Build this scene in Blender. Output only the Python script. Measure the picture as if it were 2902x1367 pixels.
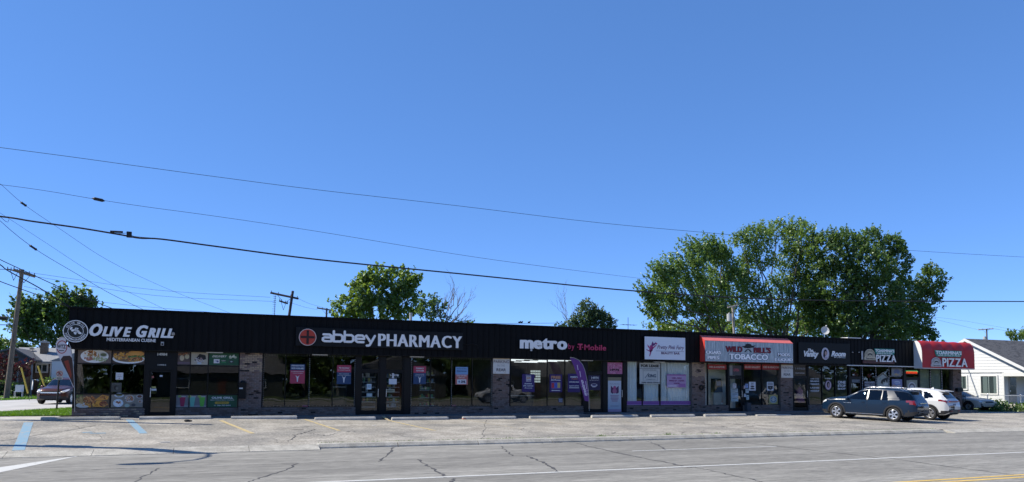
import bpy, math, random
import numpy as np
from mathutils import Vector, Matrix
SC = bpy.context.scene
for o in list(bpy.data.objects): bpy.data.objects.remove(o)
rnd = random.Random(7); nrs = np.random.RandomState(11)

# ------------------------------------------------------------------ camera
W, H = 2902.0, 1367.0
YAW, PITCH, ROLL, FPX, SHY, CAMZ = math.radians(22.566), math.radians(3.655), math.radians(.53), 2107.0, 261.81, 1.7
cF = Vector((math.sin(YAW)*math.cos(PITCH), math.cos(YAW)*math.cos(PITCH), math.sin(PITCH)))
_r = Vector((math.cos(YAW), -math.sin(YAW), 0)); _u = _r.cross(cF)
cR = math.cos(ROLL)*_r + math.sin(ROLL)*_u; cU = -math.sin(ROLL)*_r + math.cos(ROLL)*_u
cam_d = bpy.data.cameras.new('camera'); cam = bpy.data.objects.new('camera', cam_d); SC.collection.objects.link(cam)
cam_d.sensor_width = 36; cam_d.lens = FPX/W*36; cam_d.shift_y = SHY/W; cam_d.clip_start = .1; cam_d.clip_end = 3000
m = Matrix.Identity(4)
for i, v in enumerate((cR, cU, -cF)):
    for j in range(3): m[j][i] = v[j]
m[2][3] = CAMZ
cam.matrix_world = m
SC.camera = cam

# ------------------------------------------------------------------ light
SUN_EL = math.radians(45); SUN_DIR = Vector((-.927*math.cos(SUN_EL), .365*math.cos(SUN_EL), math.sin(SUN_EL))).normalized()
world = bpy.data.worlds.new('World'); SC.world = world; world.use_nodes = True
wn = world.node_tree; wn.nodes.clear()
sky = wn.nodes.new('ShaderNodeTexSky'); sky.sky_type = 'NISHITA'; sky.sun_disc = False
sky.sun_elevation = SUN_EL; sky.sun_rotation = math.atan2(SUN_DIR.x, SUN_DIR.y)
sky.altitude = 1400; sky.air_density = .4; sky.dust_density = .0; sky.ozone_density = 4.3
hs = wn.nodes.new('ShaderNodeHueSaturation'); hs.inputs['Saturation'].default_value = 1.45; hs.inputs['Value'].default_value = 1.0
bg = wn.nodes.new('ShaderNodeBackground'); bg.inputs['Strength'].default_value = .15
wo = wn.nodes.new('ShaderNodeOutputWorld')
tint = wn.nodes.new('ShaderNodeVectorMath'); tint.operation = 'MULTIPLY'; tint.inputs[1].default_value = (1.08, 1.1, 1.32)
gm = wn.nodes.new('ShaderNodeGamma'); gm.inputs['Gamma'].default_value = .55
wn.links.new(sky.outputs[0], gm.inputs['Color']); wn.links.new(gm.outputs[0], hs.inputs['Color']); wn.links.new(hs.outputs[0], tint.inputs[0]); wn.links.new(tint.outputs[0], bg.inputs[0]); wn.links.new(bg.outputs[0], wo.inputs[0])
sl = bpy.data.lights.new('sun', 'SUN'); sl.energy = 2.75; sl.angle = math.radians(.53); sl.color = (1, .935, .815)
so = bpy.data.objects.new('sun', sl); SC.collection.objects.link(so)
so.rotation_euler = SUN_DIR.to_track_quat('Z', 'Y').to_euler()
SC.view_settings.view_transform = 'Standard'; SC.view_settings.look = 'None'
SC.view_settings.exposure = 1.38; SC.view_settings.gamma = 1; SC.view_settings.use_curve_mapping = False
try:
    SC.cycles.transparent_max_bounces = 16; SC.cycles.max_bounces = 8
except Exception: pass

# ------------------------------------------------------------------ surveying: bearings read off the picture -> metres
def ray(px, py):
    return cF + cR*((px-W/2)/FPX) - cU*((py-SHY-H/2)/FPX)
def V(px, py, Y):
    d = ray(px, py); t = Y/d.y
    return Vector((d.x*t, Y, CAMZ+d.z*t))
def atX(px, py, X):
    d = ray(px, py); t = X/d.x
    return Vector((X, d.y*t, CAMZ+d.z*t))
def sstep(a, b, x):
    t = min(1, max(0, (x-a)/(b-a))); return t*t*(3-2*t)
CURB_Y, ROAD_Z = 24.75, -.53
def lot_z(X, Y):
    a = -.155*sstep(0, 9, X)
    t = (34.2-Y)/(34.2-CURB_Y); t = max(-.25, min(1, t))
    return a+(-.40-a)*t
def ground_z(X, Y):
    if Y < CURB_Y: return ROAD_Z
    if Y < 34.4: return lot_z(X, Y)
    return 0.0
def G(px, py):
    z = 0.0; d = ray(px, py)
    for _ in range(60):
        t = (z-CAMZ)/d.z; X, Y = d.x*t, d.y*t
        z = .5*z+.5*ground_z(X, Y)
    return Vector((X, Y, z))
def GZ(px, py, z):
    d = ray(px, py); t = (z-CAMZ)/d.z
    return Vector((d.x*t, d.y*t, z))
# enlarged views used while measuring
def R2(u, v): return 180+u/3.465, 850+v/3.465
def R3(u, v): return 700+u/3.465, 850+v/3.465
def R4(u, v): return 1150+u/3.465, 850+v/3.465
def R5(u, v): return 1600+u/4.042, 900+v/4.042
def R6(u, v): return 1950+u/4.333, 920+v/4.333
def R7(u, v): return 2230+u/4.333, 920+v/4.333
def R8(u, v): return 2500+u/3.791, 880+v/3.791
def RL(u, v): return u/4.852, 930+v/4.852
def RH(u, v): return 2700+u/4.045, 900+v/4.045
def RC(u, v): return 700+u/2.24, 700+v/2.24
def RT(u, v): return 1800+u/2.862, 600+v/2.862
def rect(R, u0, v0, u1, v1, Y):
    """metres (X0, X1, Z0, Z1) on the plane Y of a rectangle seen between two corners"""
    vm = (v0+v1)/2; um = (u0+u1)/2
    X0 = V(*R(u0, vm), Y).x; X1 = V(*R(u1, vm), Y).x
    Z0 = V(*R(um, v1), Y).z; Z1 = V(*R(um, v0), Y).z
    return X0, X1, Z0, Z1

# ------------------------------------------------------------------ materials
def lin(c):
    if isinstance(c, str):
        c = c.lstrip('#'); c = [int(c[i:i+2], 16)/255 for i in (0, 2, 4)]
        return tuple(((x/12.92) if x <= .04045 else ((x+.055)/1.055)**2.4) for x in c)
    return tuple(c)
def base(name):
    m = bpy.data.materials.new(name); m.use_nodes = True; nt = m.node_tree
    return m, nt, nt.nodes['Principled BSDF']
_cm = {}
def col(c, rough=.6, metal=0., coat=0., spec=.4, var=0.):
    k = (c if isinstance(c, str) else tuple(c), rough, metal, coat, spec, var)
    if k in _cm: return _cm[k]
    m, nt, b = base('paint'); rgb = lin(c)
    b.inputs['Base Color'].default_value = (*rgb, 1); b.inputs['Roughness'].default_value = rough
    b.inputs['Metallic'].default_value = metal; b.inputs['Coat Weight'].default_value = coat; b.inputs['Specular IOR Level'].default_value = spec
    if coat: b.inputs['Coat Roughness'].default_value = .03
    if var:
        tc = nt.nodes.new('ShaderNodeTexCoord'); n = nt.nodes.new('ShaderNodeTexNoise'); n.inputs['Scale'].default_value = 1.7; n.inputs['Detail'].default_value = 8
        n.inputs['Roughness'].default_value = .65
        mr = nt.nodes.new('ShaderNodeMapRange'); mr.inputs['From Min'].default_value = .3; mr.inputs['From Max'].default_value = .7
        mr.inputs['To Min'].default_value = 1-var; mr.inputs['To Max'].default_value = 1+var
        mx = nt.nodes.new('ShaderNodeVectorMath'); mx.operation = 'SCALE'; mx.inputs[0].default_value = rgb
        nt.links.new(tc.outputs['Object'], n.inputs['Vector']); nt.links.new(n.outputs['Fac'], mr.inputs['Value'])
        nt.links.new(mr.outputs[0], mx.inputs['Scale']); nt.links.new(mx.outputs[0], b.inputs['Base Color'])
    _cm[k] = m; return m
def emis(c, s):
    k = (c, s, 'e')
    if k in _cm: return _cm[k]
    m, nt, b = base('lamp_light'); b.inputs['Base Color'].default_value = (*lin(c), 1)
    b.inputs['Emission Color'].default_value = (*lin(c), 1); b.inputs['Emission Strength'].default_value = s
    _cm[k] = m; return m
def mottled(name, c0, c1, scale=3, detail=8, rough=.85, fine=60, fine_amt=.25, bump=.3, bscale=None, stretch=None, c2=None, patch=.12, spots=None):
    """two-tone noise base + fine speckle + large patches + bump"""
    m, nt, b = base(name); L = nt.links.new
    tc = nt.nodes.new('ShaderNodeTexCoord'); mp = nt.nodes.new('ShaderNodeMapping')
    if stretch: mp.inputs['Scale'].default_value = stretch
    L(tc.outputs['Object'], mp.inputs['Vector'])
    def noise(s, d, r=.6):
        n = nt.nodes.new('ShaderNodeTexNoise'); n.inputs['Scale'].default_value = s; n.inputs['Detail'].default_value = d; n.inputs['Roughness'].default_value = r
        L(mp.outputs[0], n.inputs['Vector']); return n
    n1 = noise(scale, detail); rp = nt.nodes.new('ShaderNodeValToRGB')
    rp.color_ramp.elements[0].position = .36; rp.color_ramp.elements[1].position = .64
    rp.color_ramp.elements[0].color = (*lin(c0), 1); rp.color_ramp.elements[1].color = (*lin(c1), 1)
    L(n1.outputs['Fac'], rp.inputs['Fac']); out = rp.outputs[0]
    if c2 is not None:
        n3 = noise(patch, 5, .7); mr = nt.nodes.new('ShaderNodeMapRange'); mr.inputs['From Min'].default_value = .45; mr.inputs['From Max'].default_value = .62
        L(n3.outputs['Fac'], mr.inputs['Value']); mx = nt.nodes.new('ShaderNodeMix'); mx.data_type = 'RGBA'
        L(mr.outputs[0], mx.inputs['Factor']); L(out, mx.inputs['A']); mx.inputs['B'].default_value = (*lin(c2), 1); out = mx.outputs['Result']
    n2 = noise(fine, 4, .7); mr2 = nt.nodes.new('ShaderNodeMapRange'); mr2.inputs['From Min'].default_value = .3; mr2.inputs['From Max'].default_value = .7
    mr2.inputs['To Min'].default_value = 1-fine_amt; mr2.inputs['To Max'].default_value = 1+fine_amt
    L(n2.outputs['Fac'], mr2.inputs['Value']); sc = nt.nodes.new('ShaderNodeVectorMath'); sc.operation = 'SCALE'
    L(out, sc.inputs[0]); L(mr2.outputs[0], sc.inputs['Scale']); L(sc.outputs[0], b.inputs['Base Color'])
    bp = nt.nodes.new('ShaderNodeBump'); bp.inputs['Strength'].default_value = bump; bp.inputs['Distance'].default_value = .02
    L(n2.outputs['Fac'], bp.inputs['Height']); L(bp.outputs[0], b.inputs['Normal'])
    b.inputs['Roughness'].default_value = rough; b.inputs['Specular IOR Level'].default_value = .3
    return m
def glass_mat(name, tint=(.62, .66, .66), ior=1.55, wav=.0):
    m, nt, b = base(name); L = nt.links.new; nt.nodes.remove(b)
    tr = nt.nodes.new('ShaderNodeBsdfTransparent'); tr.inputs[0].default_value = (*tint, 1)
    gl = nt.nodes.new('ShaderNodeBsdfGlossy'); gl.inputs['Roughness'].default_value = .004; gl.inputs['Color'].default_value = (1, 1, 1, 1)
    fr = nt.nodes.new('ShaderNodeFresnel'); fr.inputs['IOR'].default_value = ior
    if wav:
        tc = nt.nodes.new('ShaderNodeTexCoord'); n = nt.nodes.new('ShaderNodeTexNoise'); n.inputs['Scale'].default_value = .9; n.inputs['Detail'].default_value = 1
        bp = nt.nodes.new('ShaderNodeBump'); bp.inputs['Strength'].default_value = wav; bp.inputs['Distance'].default_value = .02
        L(tc.outputs['Object'], n.inputs['Vector']); L(n.outputs['Fac'], bp.inputs['Height']); L(bp.outputs[0], gl.inputs['Normal'])
    ge = nt.nodes.new('ShaderNodeNewGeometry'); mm = nt.nodes.new('ShaderNodeMath'); mm.operation = 'MULTIPLY_ADD'; L(ge.outputs['Backfacing'], mm.inputs[0]); mm.inputs[1].default_value = -1; mm.inputs[2].default_value = 1
    m3 = nt.nodes.new('ShaderNodeMath'); m3.operation = 'MULTIPLY'; L(mm.outputs[0], m3.inputs[0]); L(fr.outputs[0], m3.inputs[1])   # reflect at the outer face only
    mx = nt.nodes.new('ShaderNodeMixShader'); L(m3.outputs[0], mx.inputs[0]); L(tr.outputs[0], mx.inputs[1]); L(gl.outputs[0], mx.inputs[2])
    L(mx.outputs[0], nt.nodes['Material Output'].inputs[0]); return m
def leaf_mat(name, c0, c1, trans=.45):
    m, nt, b = base(name); L = nt.links.new; nt.nodes.remove(b)
    g = nt.nodes.new('ShaderNodeNewGeometry'); rp = nt.nodes.new('ShaderNodeValToRGB')
    rp.color_ramp.elements[0].color = (*c0, 1); rp.color_ramp.elements[1].color = (*c1, 1)
    L(g.outputs['Random Per Island'], rp.inputs['Fac'])
    d = nt.nodes.new('ShaderNodeBsdfDiffuse'); t = nt.nodes.new('ShaderNodeBsdfTranslucent')
    gl = nt.nodes.new('ShaderNodeBsdfGlossy'); gl.inputs['Roughness'].default_value = .45; gl.inputs['Color'].default_value = (.8, .9, .8, 1)
    L(rp.outputs[0], d.inputs[0])
    hs = nt.nodes.new('ShaderNodeHueSaturation'); hs.inputs['Hue'].default_value = .488; hs.inputs['Saturation'].default_value = 1.15; hs.inputs['Value'].default_value = 1.7
    L(rp.outputs[0], hs.inputs['Color']); L(hs.outputs[0], t.inputs[0])
    mx = nt.nodes.new('ShaderNodeMixShader'); mx.inputs[0].default_value = trans; L(d.outputs[0], mx.inputs[1]); L(t.outputs[0], mx.inputs[2])
    m2 = nt.nodes.new('ShaderNodeMixShader'); m2.inputs[0].default_value = .05; L(mx.outputs[0], m2.inputs[1]); L(gl.outputs[0], m2.inputs[2])
    L(m2.outputs[0], nt.nodes['Material Output'].inputs[0]); return m

M_road = mottled('road_asphalt', (.205, .197, .176), (.262, .252, .226), scale=1.2, fine=16, fine_amt=.45, bump=.35, c2=(.175, .168, .15), patch=.5, stretch=(.14, 1, 1))
M_lot = mottled('lot_asphalt', (.255, .234, .198), (.375, .348, .3), scale=1.0, fine=13, fine_amt=.5, bump=.45, c2=(.2, .19, .17), patch=.3)
M_conc = mottled('concrete', (.33, .32, .29), (.47, .45, .41), scale=2, fine=30, fine_amt=.18, bump=.2)
M_conc2 = mottled('worn_concrete', (.28, .265, .23), (.42, .4, .35), scale=3, fine=25, fine_amt=.25, bump=.3)
M_grassbase = mottled('lawn_soil', (.03, .055, .012), (.06, .1, .022), scale=3, fine=40, fine_amt=.4, bump=.6)
M_terrain = mottled('terrain', (.05, .08, .025), (.09, .12, .04), scale=.5, fine=8, fine_amt=.3, bump=.4)
M_fascia = mottled('dark_fascia_metal', (.0036, .0036, .0043), (.0066, .0063, .0069), scale=1.2, fine=14, fine_amt=.2, bump=.05, rough=.55, stretch=(3, 1, .5))
M_black = col((.006, .006, .007), rough=.5, spec=.25)
M_frame = col((.0065, .006, .0065), rough=.45, spec=.25)
M_dark = col((.03, .028, .027), rough=.9)
M_mortar = mottled('mortar', (.11, .092, .08), (.16, .138, .122), scale=5, fine=40)
M_brick = [mottled('brick_%s' % n, a, b_, scale=9, fine=50, fine_amt=.2, bump=.3) for n, a, b_ in (
    ('pink', (.165, .112, .095), (.23, .165, .142)), ('grey', (.15, .115, .104), (.21, .168, .152)),
    ('brown', (.11, .072, .058), (.165, .115, .096)), ('tan', (.3, .22, .15), (.4, .3, .21)))]
M_brickdark = mottled('brick_burnt', (.015, .012, .012), (.04, .03, .028), scale=9)
M_fascia_b = mottled('faded_fascia_metal', (.0042, .0042, .0049), (.0075, .0072, .0077), scale=1.5, fine=14, fine_amt=.25, bump=.05, rough=.5, stretch=(3, 1, .5))
for _m in (M_fascia, M_fascia_b): _m.node_tree.nodes['Principled BSDF'].inputs['Specular IOR Level'].default_value = .12
M_glass = glass_mat('shop_glass', (.88, .91, .9), 1.75, .14)
M_cglass = glass_mat('car_glass', (.06, .07, .075), 1.6)
M_winglass = glass_mat('house_glass', (.75, .8, .8), 1.5)
M_wire = col((.010, .010, .012), rough=.6)
M_pole = mottled('weathered_pole_wood', (.10, .08, .062), (.2, .165, .13), scale=6, fine=60, stretch=(6, 6, .6), bump=.4)
M_white = col((.6, .6, .59), rough=.55)
M_bark = mottled('bark', (.05, .042, .034), (.12, .1, .082), scale=5, fine=30, stretch=(3, 3, .7), bump=.6)
M_barkd = mottled('dead_wood', (.13, .115, .1), (.24, .21, .18), scale=5, fine=30)
M_shingle = mottled('grey_shingles', (.07, .072, .08), (.15, .152, .16), scale=14, fine=60, fine_amt=.4, rough=.95)
M_shingle_l = mottled('pale_shingles', (.2, .205, .21), (.29, .295, .3), scale=8, fine=40, fine_amt=.2, rough=.8)
M_siding = col((.60, .605, .61), rough=.5, var=.04)
M_lbrick = mottled('house_brick', (.11, .075, .05), (.2, .145, .1), scale=12, fine=40)
M_rubber = col((.018, .018, .019), rough=.75)
M_chrome = col((.75, .76, .78), rough=.18, metal=1.)
M_alloy = col((.62, .63, .66), rough=.28, metal=.85)
M_plastic = col((.02, .02, .022), rough=.5)
def worn(name, paint, under, keep):
    m, nt, b = base(name); L = nt.links.new; tc = nt.nodes.new('ShaderNodeTexCoord'); n = nt.nodes.new('ShaderNodeTexNoise'); n.inputs['Scale'].default_value = 5; n.inputs['Detail'].default_value = 10; n.inputs['Roughness'].default_value = .75
    mr = nt.nodes.new('ShaderNodeMapRange'); mr.inputs['From Min'].default_value = .62-keep*.3; mr.inputs['From Max'].default_value = .70-keep*.3; mx = nt.nodes.new('ShaderNodeMix'); mx.data_type = 'RGBA'
    L(tc.outputs['Object'], n.inputs['Vector']); L(n.outputs['Fac'], mr.inputs['Value']); L(mr.outputs[0], mx.inputs['Factor']); mx.inputs['A'].default_value = (*under, 1); mx.inputs['B'].default_value = (*paint, 1); L(mx.outputs['Result'], b.inputs['Base Color']); b.inputs['Roughness'].default_value = .85; return m
M_paintw = worn('worn_white_paint', (.5, .5, .475), (.24, .235, .22), .95)
M_painty = worn('worn_yellow_paint', (.46, .36, .17), (.31, .28, .24), .72)
M_painty_f = worn('faded_yellow_paint', (.40, .34, .22), (.32, .29, .25), .5)
M_paintb = worn('worn_blue_paint', (.17, .29, .38), (.31, .29, .26), .75)
M_crack = col((.07, .067, .064), rough=.7)
M_white_em = emis('#f4f8ff', .55)

# ------------------------------------------------------------------ mesh building
def wloc(o):
    v = Vector((0, 0, 0))
    while o is not None: v += o.location; o = o.parent
    return v
class MB:
    def __init__(s): s.v = []; s.f = []; s.m = []; s.mats = []; s.smooth = []
    def mi(s, mat):
        if mat not in s.mats: s.mats.append(mat)
        return s.mats.index(mat)
    def add(s, vs, fs, mat, smooth=False):
        k = len(s.v); s.v.extend([tuple(p) for p in vs]); i = s.mi(mat)
        for f in fs: s.f.append([a+k for a in f]); s.m.append(i); s.smooth.append(smooth)
        return s
    def box(s, x0, x1, y0, y1, z0, z1, mat):
        vs = [(x, y, z) for x in (x0, x1) for y in (y0, y1) for z in (z0, z1)]
        return s.add(vs, [(0, 1, 3, 2), (4, 6, 7, 5), (0, 4, 5, 1), (2, 3, 7, 6), (0, 2, 6, 4), (1, 5, 7, 3)], mat)
    def hexa(s, pts, mat):   # 4 bottom, 4 top, same order
        return s.add(pts, [(3, 2, 1, 0), (4, 5, 6, 7), (0, 1, 5, 4), (1, 2, 6, 5), (2, 3, 7, 6), (3, 0, 4, 7)], mat)
    def prism(s, poly, a0, a1, mat, axis='Y', smooth=False):
        """poly of 2-D points; axis Y: (x,z) extruded a0..a1 in y; axis Z: (x,y); axis X: (y,z)"""
        n = len(poly)
        def P(p, a): return (p[0], a, p[1]) if axis == 'Y' else ((p[0], p[1], a) if axis == 'Z' else (a, p[0], p[1]))
        vs = [P(p, a0) for p in poly]+[P(p, a1) for p in poly]
        s.add(vs, [tuple(range(n))[::-1], tuple(range(n, 2*n))], mat)
        k = len(s.v)-2*n; i = s.mi(mat)
        for j in range(n): s.f.append([k+j, k+(j+1) % n, k+n+(j+1) % n, k+n+j]); s.m.append(i); s.smooth.append(smooth)
        return s
    def cyl(s, p0, p1, r0, r1=None, mat=None, n=8, caps=True, smooth=True):
        p0 = Vector(p0); p1 = Vector(p1); r1 = r0 if r1 is None else r1
        d = (p1-p0)
        if d.length < 1e-6: return s
        d.normalize(); a = Vector((0, 0, 1)) if abs(d.z) < .9 else Vector((1, 0, 0)); u = d.cross(a).normalized(); w = d.cross(u)
        vs = []
        for p, r in ((p0, r0), (p1, r1)):
            for k in range(n):
                t = 2*math.pi*k/n; vs.append(p+u*(r*math.cos(t))+w*(r*math.sin(t)))
        s.add(vs, [(k, (k+1) % n, n+(k+1) % n, n+k) for k in range(n)], mat, smooth)
        if caps: s.add(vs, [tuple(range(n))[::-1], tuple(range(n, 2*n))], mat)
        return s
    def tube(s, pts, r, mat, n=6):
        pts = [Vector(p) for p in pts]; rr = r if isinstance(r, (list, tuple)) else [r]*len(pts)
        rings = []
        for i, p in enumerate(pts):
            d = (pts[min(i+1, len(pts)-1)]-pts[max(i-1, 0)]).normalized()
            a = Vector((0, 0, 1)) if abs(d.z) < .9 else Vector((1, 0, 0)); u = d.cross(a).normalized(); w = d.cross(u)
            rings.append([p+u*(rr[i]*math.cos(2*math.pi*k/n))+w*(rr[i]*math.sin(2*math.pi*k/n)) for k in range(n)])
        vs = [q for rg in rings for q in rg]
        fs = [(i*n+k, i*n+(k+1) % n, (i+1)*n+(k+1) % n, (i+1)*n+k) for i in range(len(pts)-1) for k in range(n)]
        s.add(vs, fs, mat, True); s.add(rings[0]+rings[-1], [tuple(range(n)), tuple(range(n, 2*n))], mat); return s
    def ell(s, c, r, mat, n=12, m=8, rz=None):
        vs = []; fs = []
        for i in range(m+1):
            a = math.pi*i/m
            for k in range(n):
                t = 2*math.pi*k/n; vs.append((c[0]+r[0]*math.sin(a)*math.cos(t), c[1]+r[1]*math.sin(a)*math.sin(t), c[2]+r[2]*math.cos(a)))
        for i in range(m):
            for k in range(n): fs.append((i*n+k, i*n+(k+1) % n, (i+1)*n+(k+1) % n, (i+1)*n+k))
        return s.add(vs, fs, mat, True)
    def disc(s, X, Z, rx, rz, Y, mat, n=24, t=.002, a0=0, a1=2*math.pi):
        full = abs(a1-a0-2*math.pi) < 1e-6
        poly = [(X+rx*math.cos(a0+(a1-a0)*k/n), Z+rz*math.sin(a0+(a1-a0)*k/n)) for k in range(n if full else n+1)]
        return s.prism(poly, Y, Y+t, mat)
    def ring(s, X, Z, r0x, r0z, r1x, r1z, Y, mat, n=32, t=.003):
        vs = []
        for k in range(n):
            a = 2*math.pi*k/n
            for rx, rz in ((r0x, r0z), (r1x, r1z)):
                for y in (Y, Y+t): vs.append((X+rx*math.cos(a), y, Z+rz*math.sin(a)))
        fs = []
        for k in range(n):
            a = 4*k; b = 4*((k+1) % n)
            fs += [(a, a+2, b+2, b), (a+1, b+1, b+3, a+3), (a, b, b+1, a+1), (a+2, a+3, b+3, b+2)]
        return s.add(vs, fs, mat)
    def build(s, name, parent=None, mesh_only=False):
        if not s.f: return None
        off = wloc(parent) if parent is not None else Vector((0, 0, 0))
        me = bpy.data.meshes.new(name); vs = np.array(s.v, dtype=float)-np.array(off)
        me.from_pydata(vs.tolist(), [], s.f)
        for mt in s.mats: me.materials.append(mt)
        me.polygons.foreach_set('material_index', s.m); me.polygons.foreach_set('use_smooth', s.smooth)
        me.update(); o = bpy.data.objects.new(name, me); SC.collection.objects.link(o)
        if parent is not None: o.parent = parent
        return o
def tag(o, label=None, cat=None, group=None, kind=None):
    if label: o['label'] = label
    if cat: o['category'] = cat
    if group: o['group'] = group
    if kind: o['kind'] = kind
    return o
def empty(name, loc, label, cat, group=None, rz=0):
    o = bpy.data.objects.new(name, None); SC.collection.objects.link(o); o.location = loc; o.rotation_euler = (0, 0, rz)
    o.empty_display_size = .2
    return tag(o, label, cat, group)
def kids(o): return [c for c in bpy.data.objects if c.parent == o]
_tc = {}
def text_mesh(st, bold=0., shear=0., space=1.):
    k = (st, bold, shear, space)
    if k in _tc: return _tc[k]
    cu = bpy.data.curves.new('t', 'FONT'); cu.body = st; cu.size = 1; cu.offset = bold; cu.shear = shear; cu.space_character = space
    cu.resolution_u = 3; cu.fill_mode = 'FRONT'
    ob = bpy.data.objects.new('t', cu); SC.collection.objects.link(ob)
    me = bpy.data.meshes.new_from_object(ob); vs = [(v.co.x, v.co.y) for v in me.vertices]; fs = [tuple(p.vertices) for p in me.polygons]
    bpy.data.objects.remove(ob); bpy.data.curves.remove(cu); bpy.data.meshes.remove(me)
    _tc[k] = (vs, fs); return _tc[k]
def add_text(mb, st, X0, X1, Z0, Z1, Y, mat, bold=.01, shear=0., depth=0., space=1., fat=0.):
    if fat:
        for k, dx in enumerate((-fat, fat)): add_text(mb, st, X0+dx, X1+dx, Z0, Z1, Y-.0012*(k+1), mat, bold, shear, depth, space)
    """text fitted to a box on the plane Y, facing -Y; depth > 0 makes solid letters standing out to Y-depth"""
    vs, fs = text_mesh(st, bold, shear, space)
    if not vs: return
    xs = [p[0] for p in vs]; ys = [p[1] for p in vs]; a, b, c, d = min(xs), max(xs), min(ys), max(ys)
    q = [(X0+(p[0]-a)/(b-a)*(X1-X0), Y-depth, Z0+(p[1]-c)/max(1e-6, d-c)*(Z1-Z0)) for p in vs]
    mb.add(q, fs, mat)
    if depth > 0:
        cnt = {}
        for f in fs:
            for i in range(len(f)):
                e = (f[i], f[(i+1) % len(f)]); cnt[tuple(sorted(e))] = cnt.get(tuple(sorted(e)), [])+[e]
        back = [(p[0], Y, p[2]) for p in q]; n = len(q)
        mb.add(q+back, [(e[0][1], e[0][0], e[0][0]+n, e[0][1]+n) for e in cnt.values() if len(e) == 1], mat)
def letters(st, X0, X1, Z0, Z1, Y, mat, parent, bold=.02, shear=0., depth=.06, gap=.12, caps=None, side=None, sizes=None, fat=0.):
    """one mesh per character, laid out left to right and fitted to the box (Z0..Z1 = baseline..cap height)"""
    info = []; x = 0.
    for i, ch in enumerate(st):
        if ch == ' ': x += .32; continue
        vs, fs = text_mesh(ch, bold, shear); s = sizes[i] if sizes else 1.
        xs = [p[0] for p in vs]; a, b = min(xs), max(xs)
        info.append((vs, fs, x-a*s, s)); x += (b-a)*s+gap
    tot = x-gap; sx = (X1-X0)/tot; ref = .729 if caps is None else caps; sz = (Z1-Z0)/ref
    for vs, fs, x0, s in info:
        q = [(X0+(x0+p[0]*s)*sx, Y-depth, Z0+p[1]*s*sz) for p in vs]; mb = MB(); mb.add(q, fs, mat)
        cnt = {}
        for f in fs:
            for i in range(len(f)):
                e = (f[i], f[(i+1) % len(f)]); cnt.setdefault(tuple(sorted(e)), []).append(e)
        n = len(q); back = [(p[0], Y, p[2]) for p in q]
        mb.add(q+back, [(e[0][1], e[0][0], e[0][0]+n, e[0][1]+n) for e in cnt.values() if len(e) == 1], side or mat)
        if fat:
            for k, dx in enumerate((-fat, fat, -fat*.5, fat*.5)): mb.add([(p[0]+dx, p[1]-.0012*(k+1), p[2]) for p in q], fs, mat)
        mb.build('letter', parent)
def ribbon(mb, pts, w, Y, mat, depth=.06):
    """rounded stroke of width w along (x,z) points"""
    for i in range(len(pts)-1):
        (ax, az), (bx, bz) = pts[i], pts[i+1]; dx, dz = bx-ax, bz-az; l = math.hypot(dx, dz) or 1e-6; nx, nz = -dz/l*w/2, dx/l*w/2
        yy = Y-depth-.0004*i
        mb.prism([(ax+nx, az+nz), (ax-nx, az-nz), (bx-nx, bz-nz), (bx+nx, bz+nz)], yy, Y, mat)
    for i, (ax, az) in enumerate(pts): mb.disc(ax, az, w/2, w/2, Y-depth-.0002-.0004*i, mat, n=10, t=depth)
def ptag(name, R, box, Y, basec, els, label, cat, group=None, t=.006, rough=.55):
    """flat printed sheet: base rectangle + coloured shapes and lettering in 0..1 coordinates (y up)"""
    X0, X1, Z0, Z1 = rect(R, *box, Y) if R else box
    mb = MB(); mb.box(X0, X1, Y, Y+t, Z0, Z1, col(basec, rough)); w, h = X1-X0, Z1-Z0; k = 0
    for e in els:
        k += 1; y = Y-.0014*k
        if e[0] == 'r': mb.box(X0+e[1]*w, X0+e[3]*w, y, y+.001, Z0+e[2]*h, Z0+e[4]*h, col(e[5], rough))
        elif e[0] == 'e': mb.disc(X0+e[1]*w, Z0+e[2]*h, e[3]*w, e[4]*h, y, col(e[5], rough), n=20, t=.001)
        elif e[0] == 't': add_text(mb, e[1], X0+e[2]*w, X0+e[4]*w, Z0+e[3]*h, Z0+e[5]*h, y, col(e[6], rough), bold=(e[7] if len(e) > 7 else .012), shear=(e[8] if len(e) > 8 else 0))
        elif e[0] == 'p': mb.prism([(X0+a*w, Z0+b*h) for a, b in e[1]], y, y+.001, col(e[2], rough))
        elif e[0] == 'g': mb.ring(X0+e[1]*w, Z0+e[2]*h, e[3]*w, e[3]*w, e[4]*w, e[4]*w, y, col(e[5], rough), t=.001)
        elif e[0] == 's':   # scattered food bits: centre, radii, count, size, colours
            _, cx, cy, rx, ry, n, sz, cols = e
            for j in range(n):
                a = rnd.uniform(0, 6.28); r = math.sqrt(rnd.random()); q = rnd.uniform(0, 3.14); l = sz*rnd.uniform(.6, 1.5); th = l*rnd.uniform(.35, .8)
                x, z = X0+(cx+rx*r*math.cos(a))*w, Z0+(cy+ry*r*math.sin(a))*h
                c, s_ = math.cos(q), math.sin(q); pl = [(x+c*l*w*dx-s_*th*w*dz, z+s_*l*w*dx+c*th*w*dz) for dx, dz in ((-.5, -.3), (0, -.5), (.5, -.3), (.5, .3), (0, .5), (-.5, .3))]
                mb.prism(pl, y-.000004*j, y+.0005, col(cols[j % len(cols)], rough))
    o = mb.build(name); return tag(o, label, cat, group)
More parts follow.
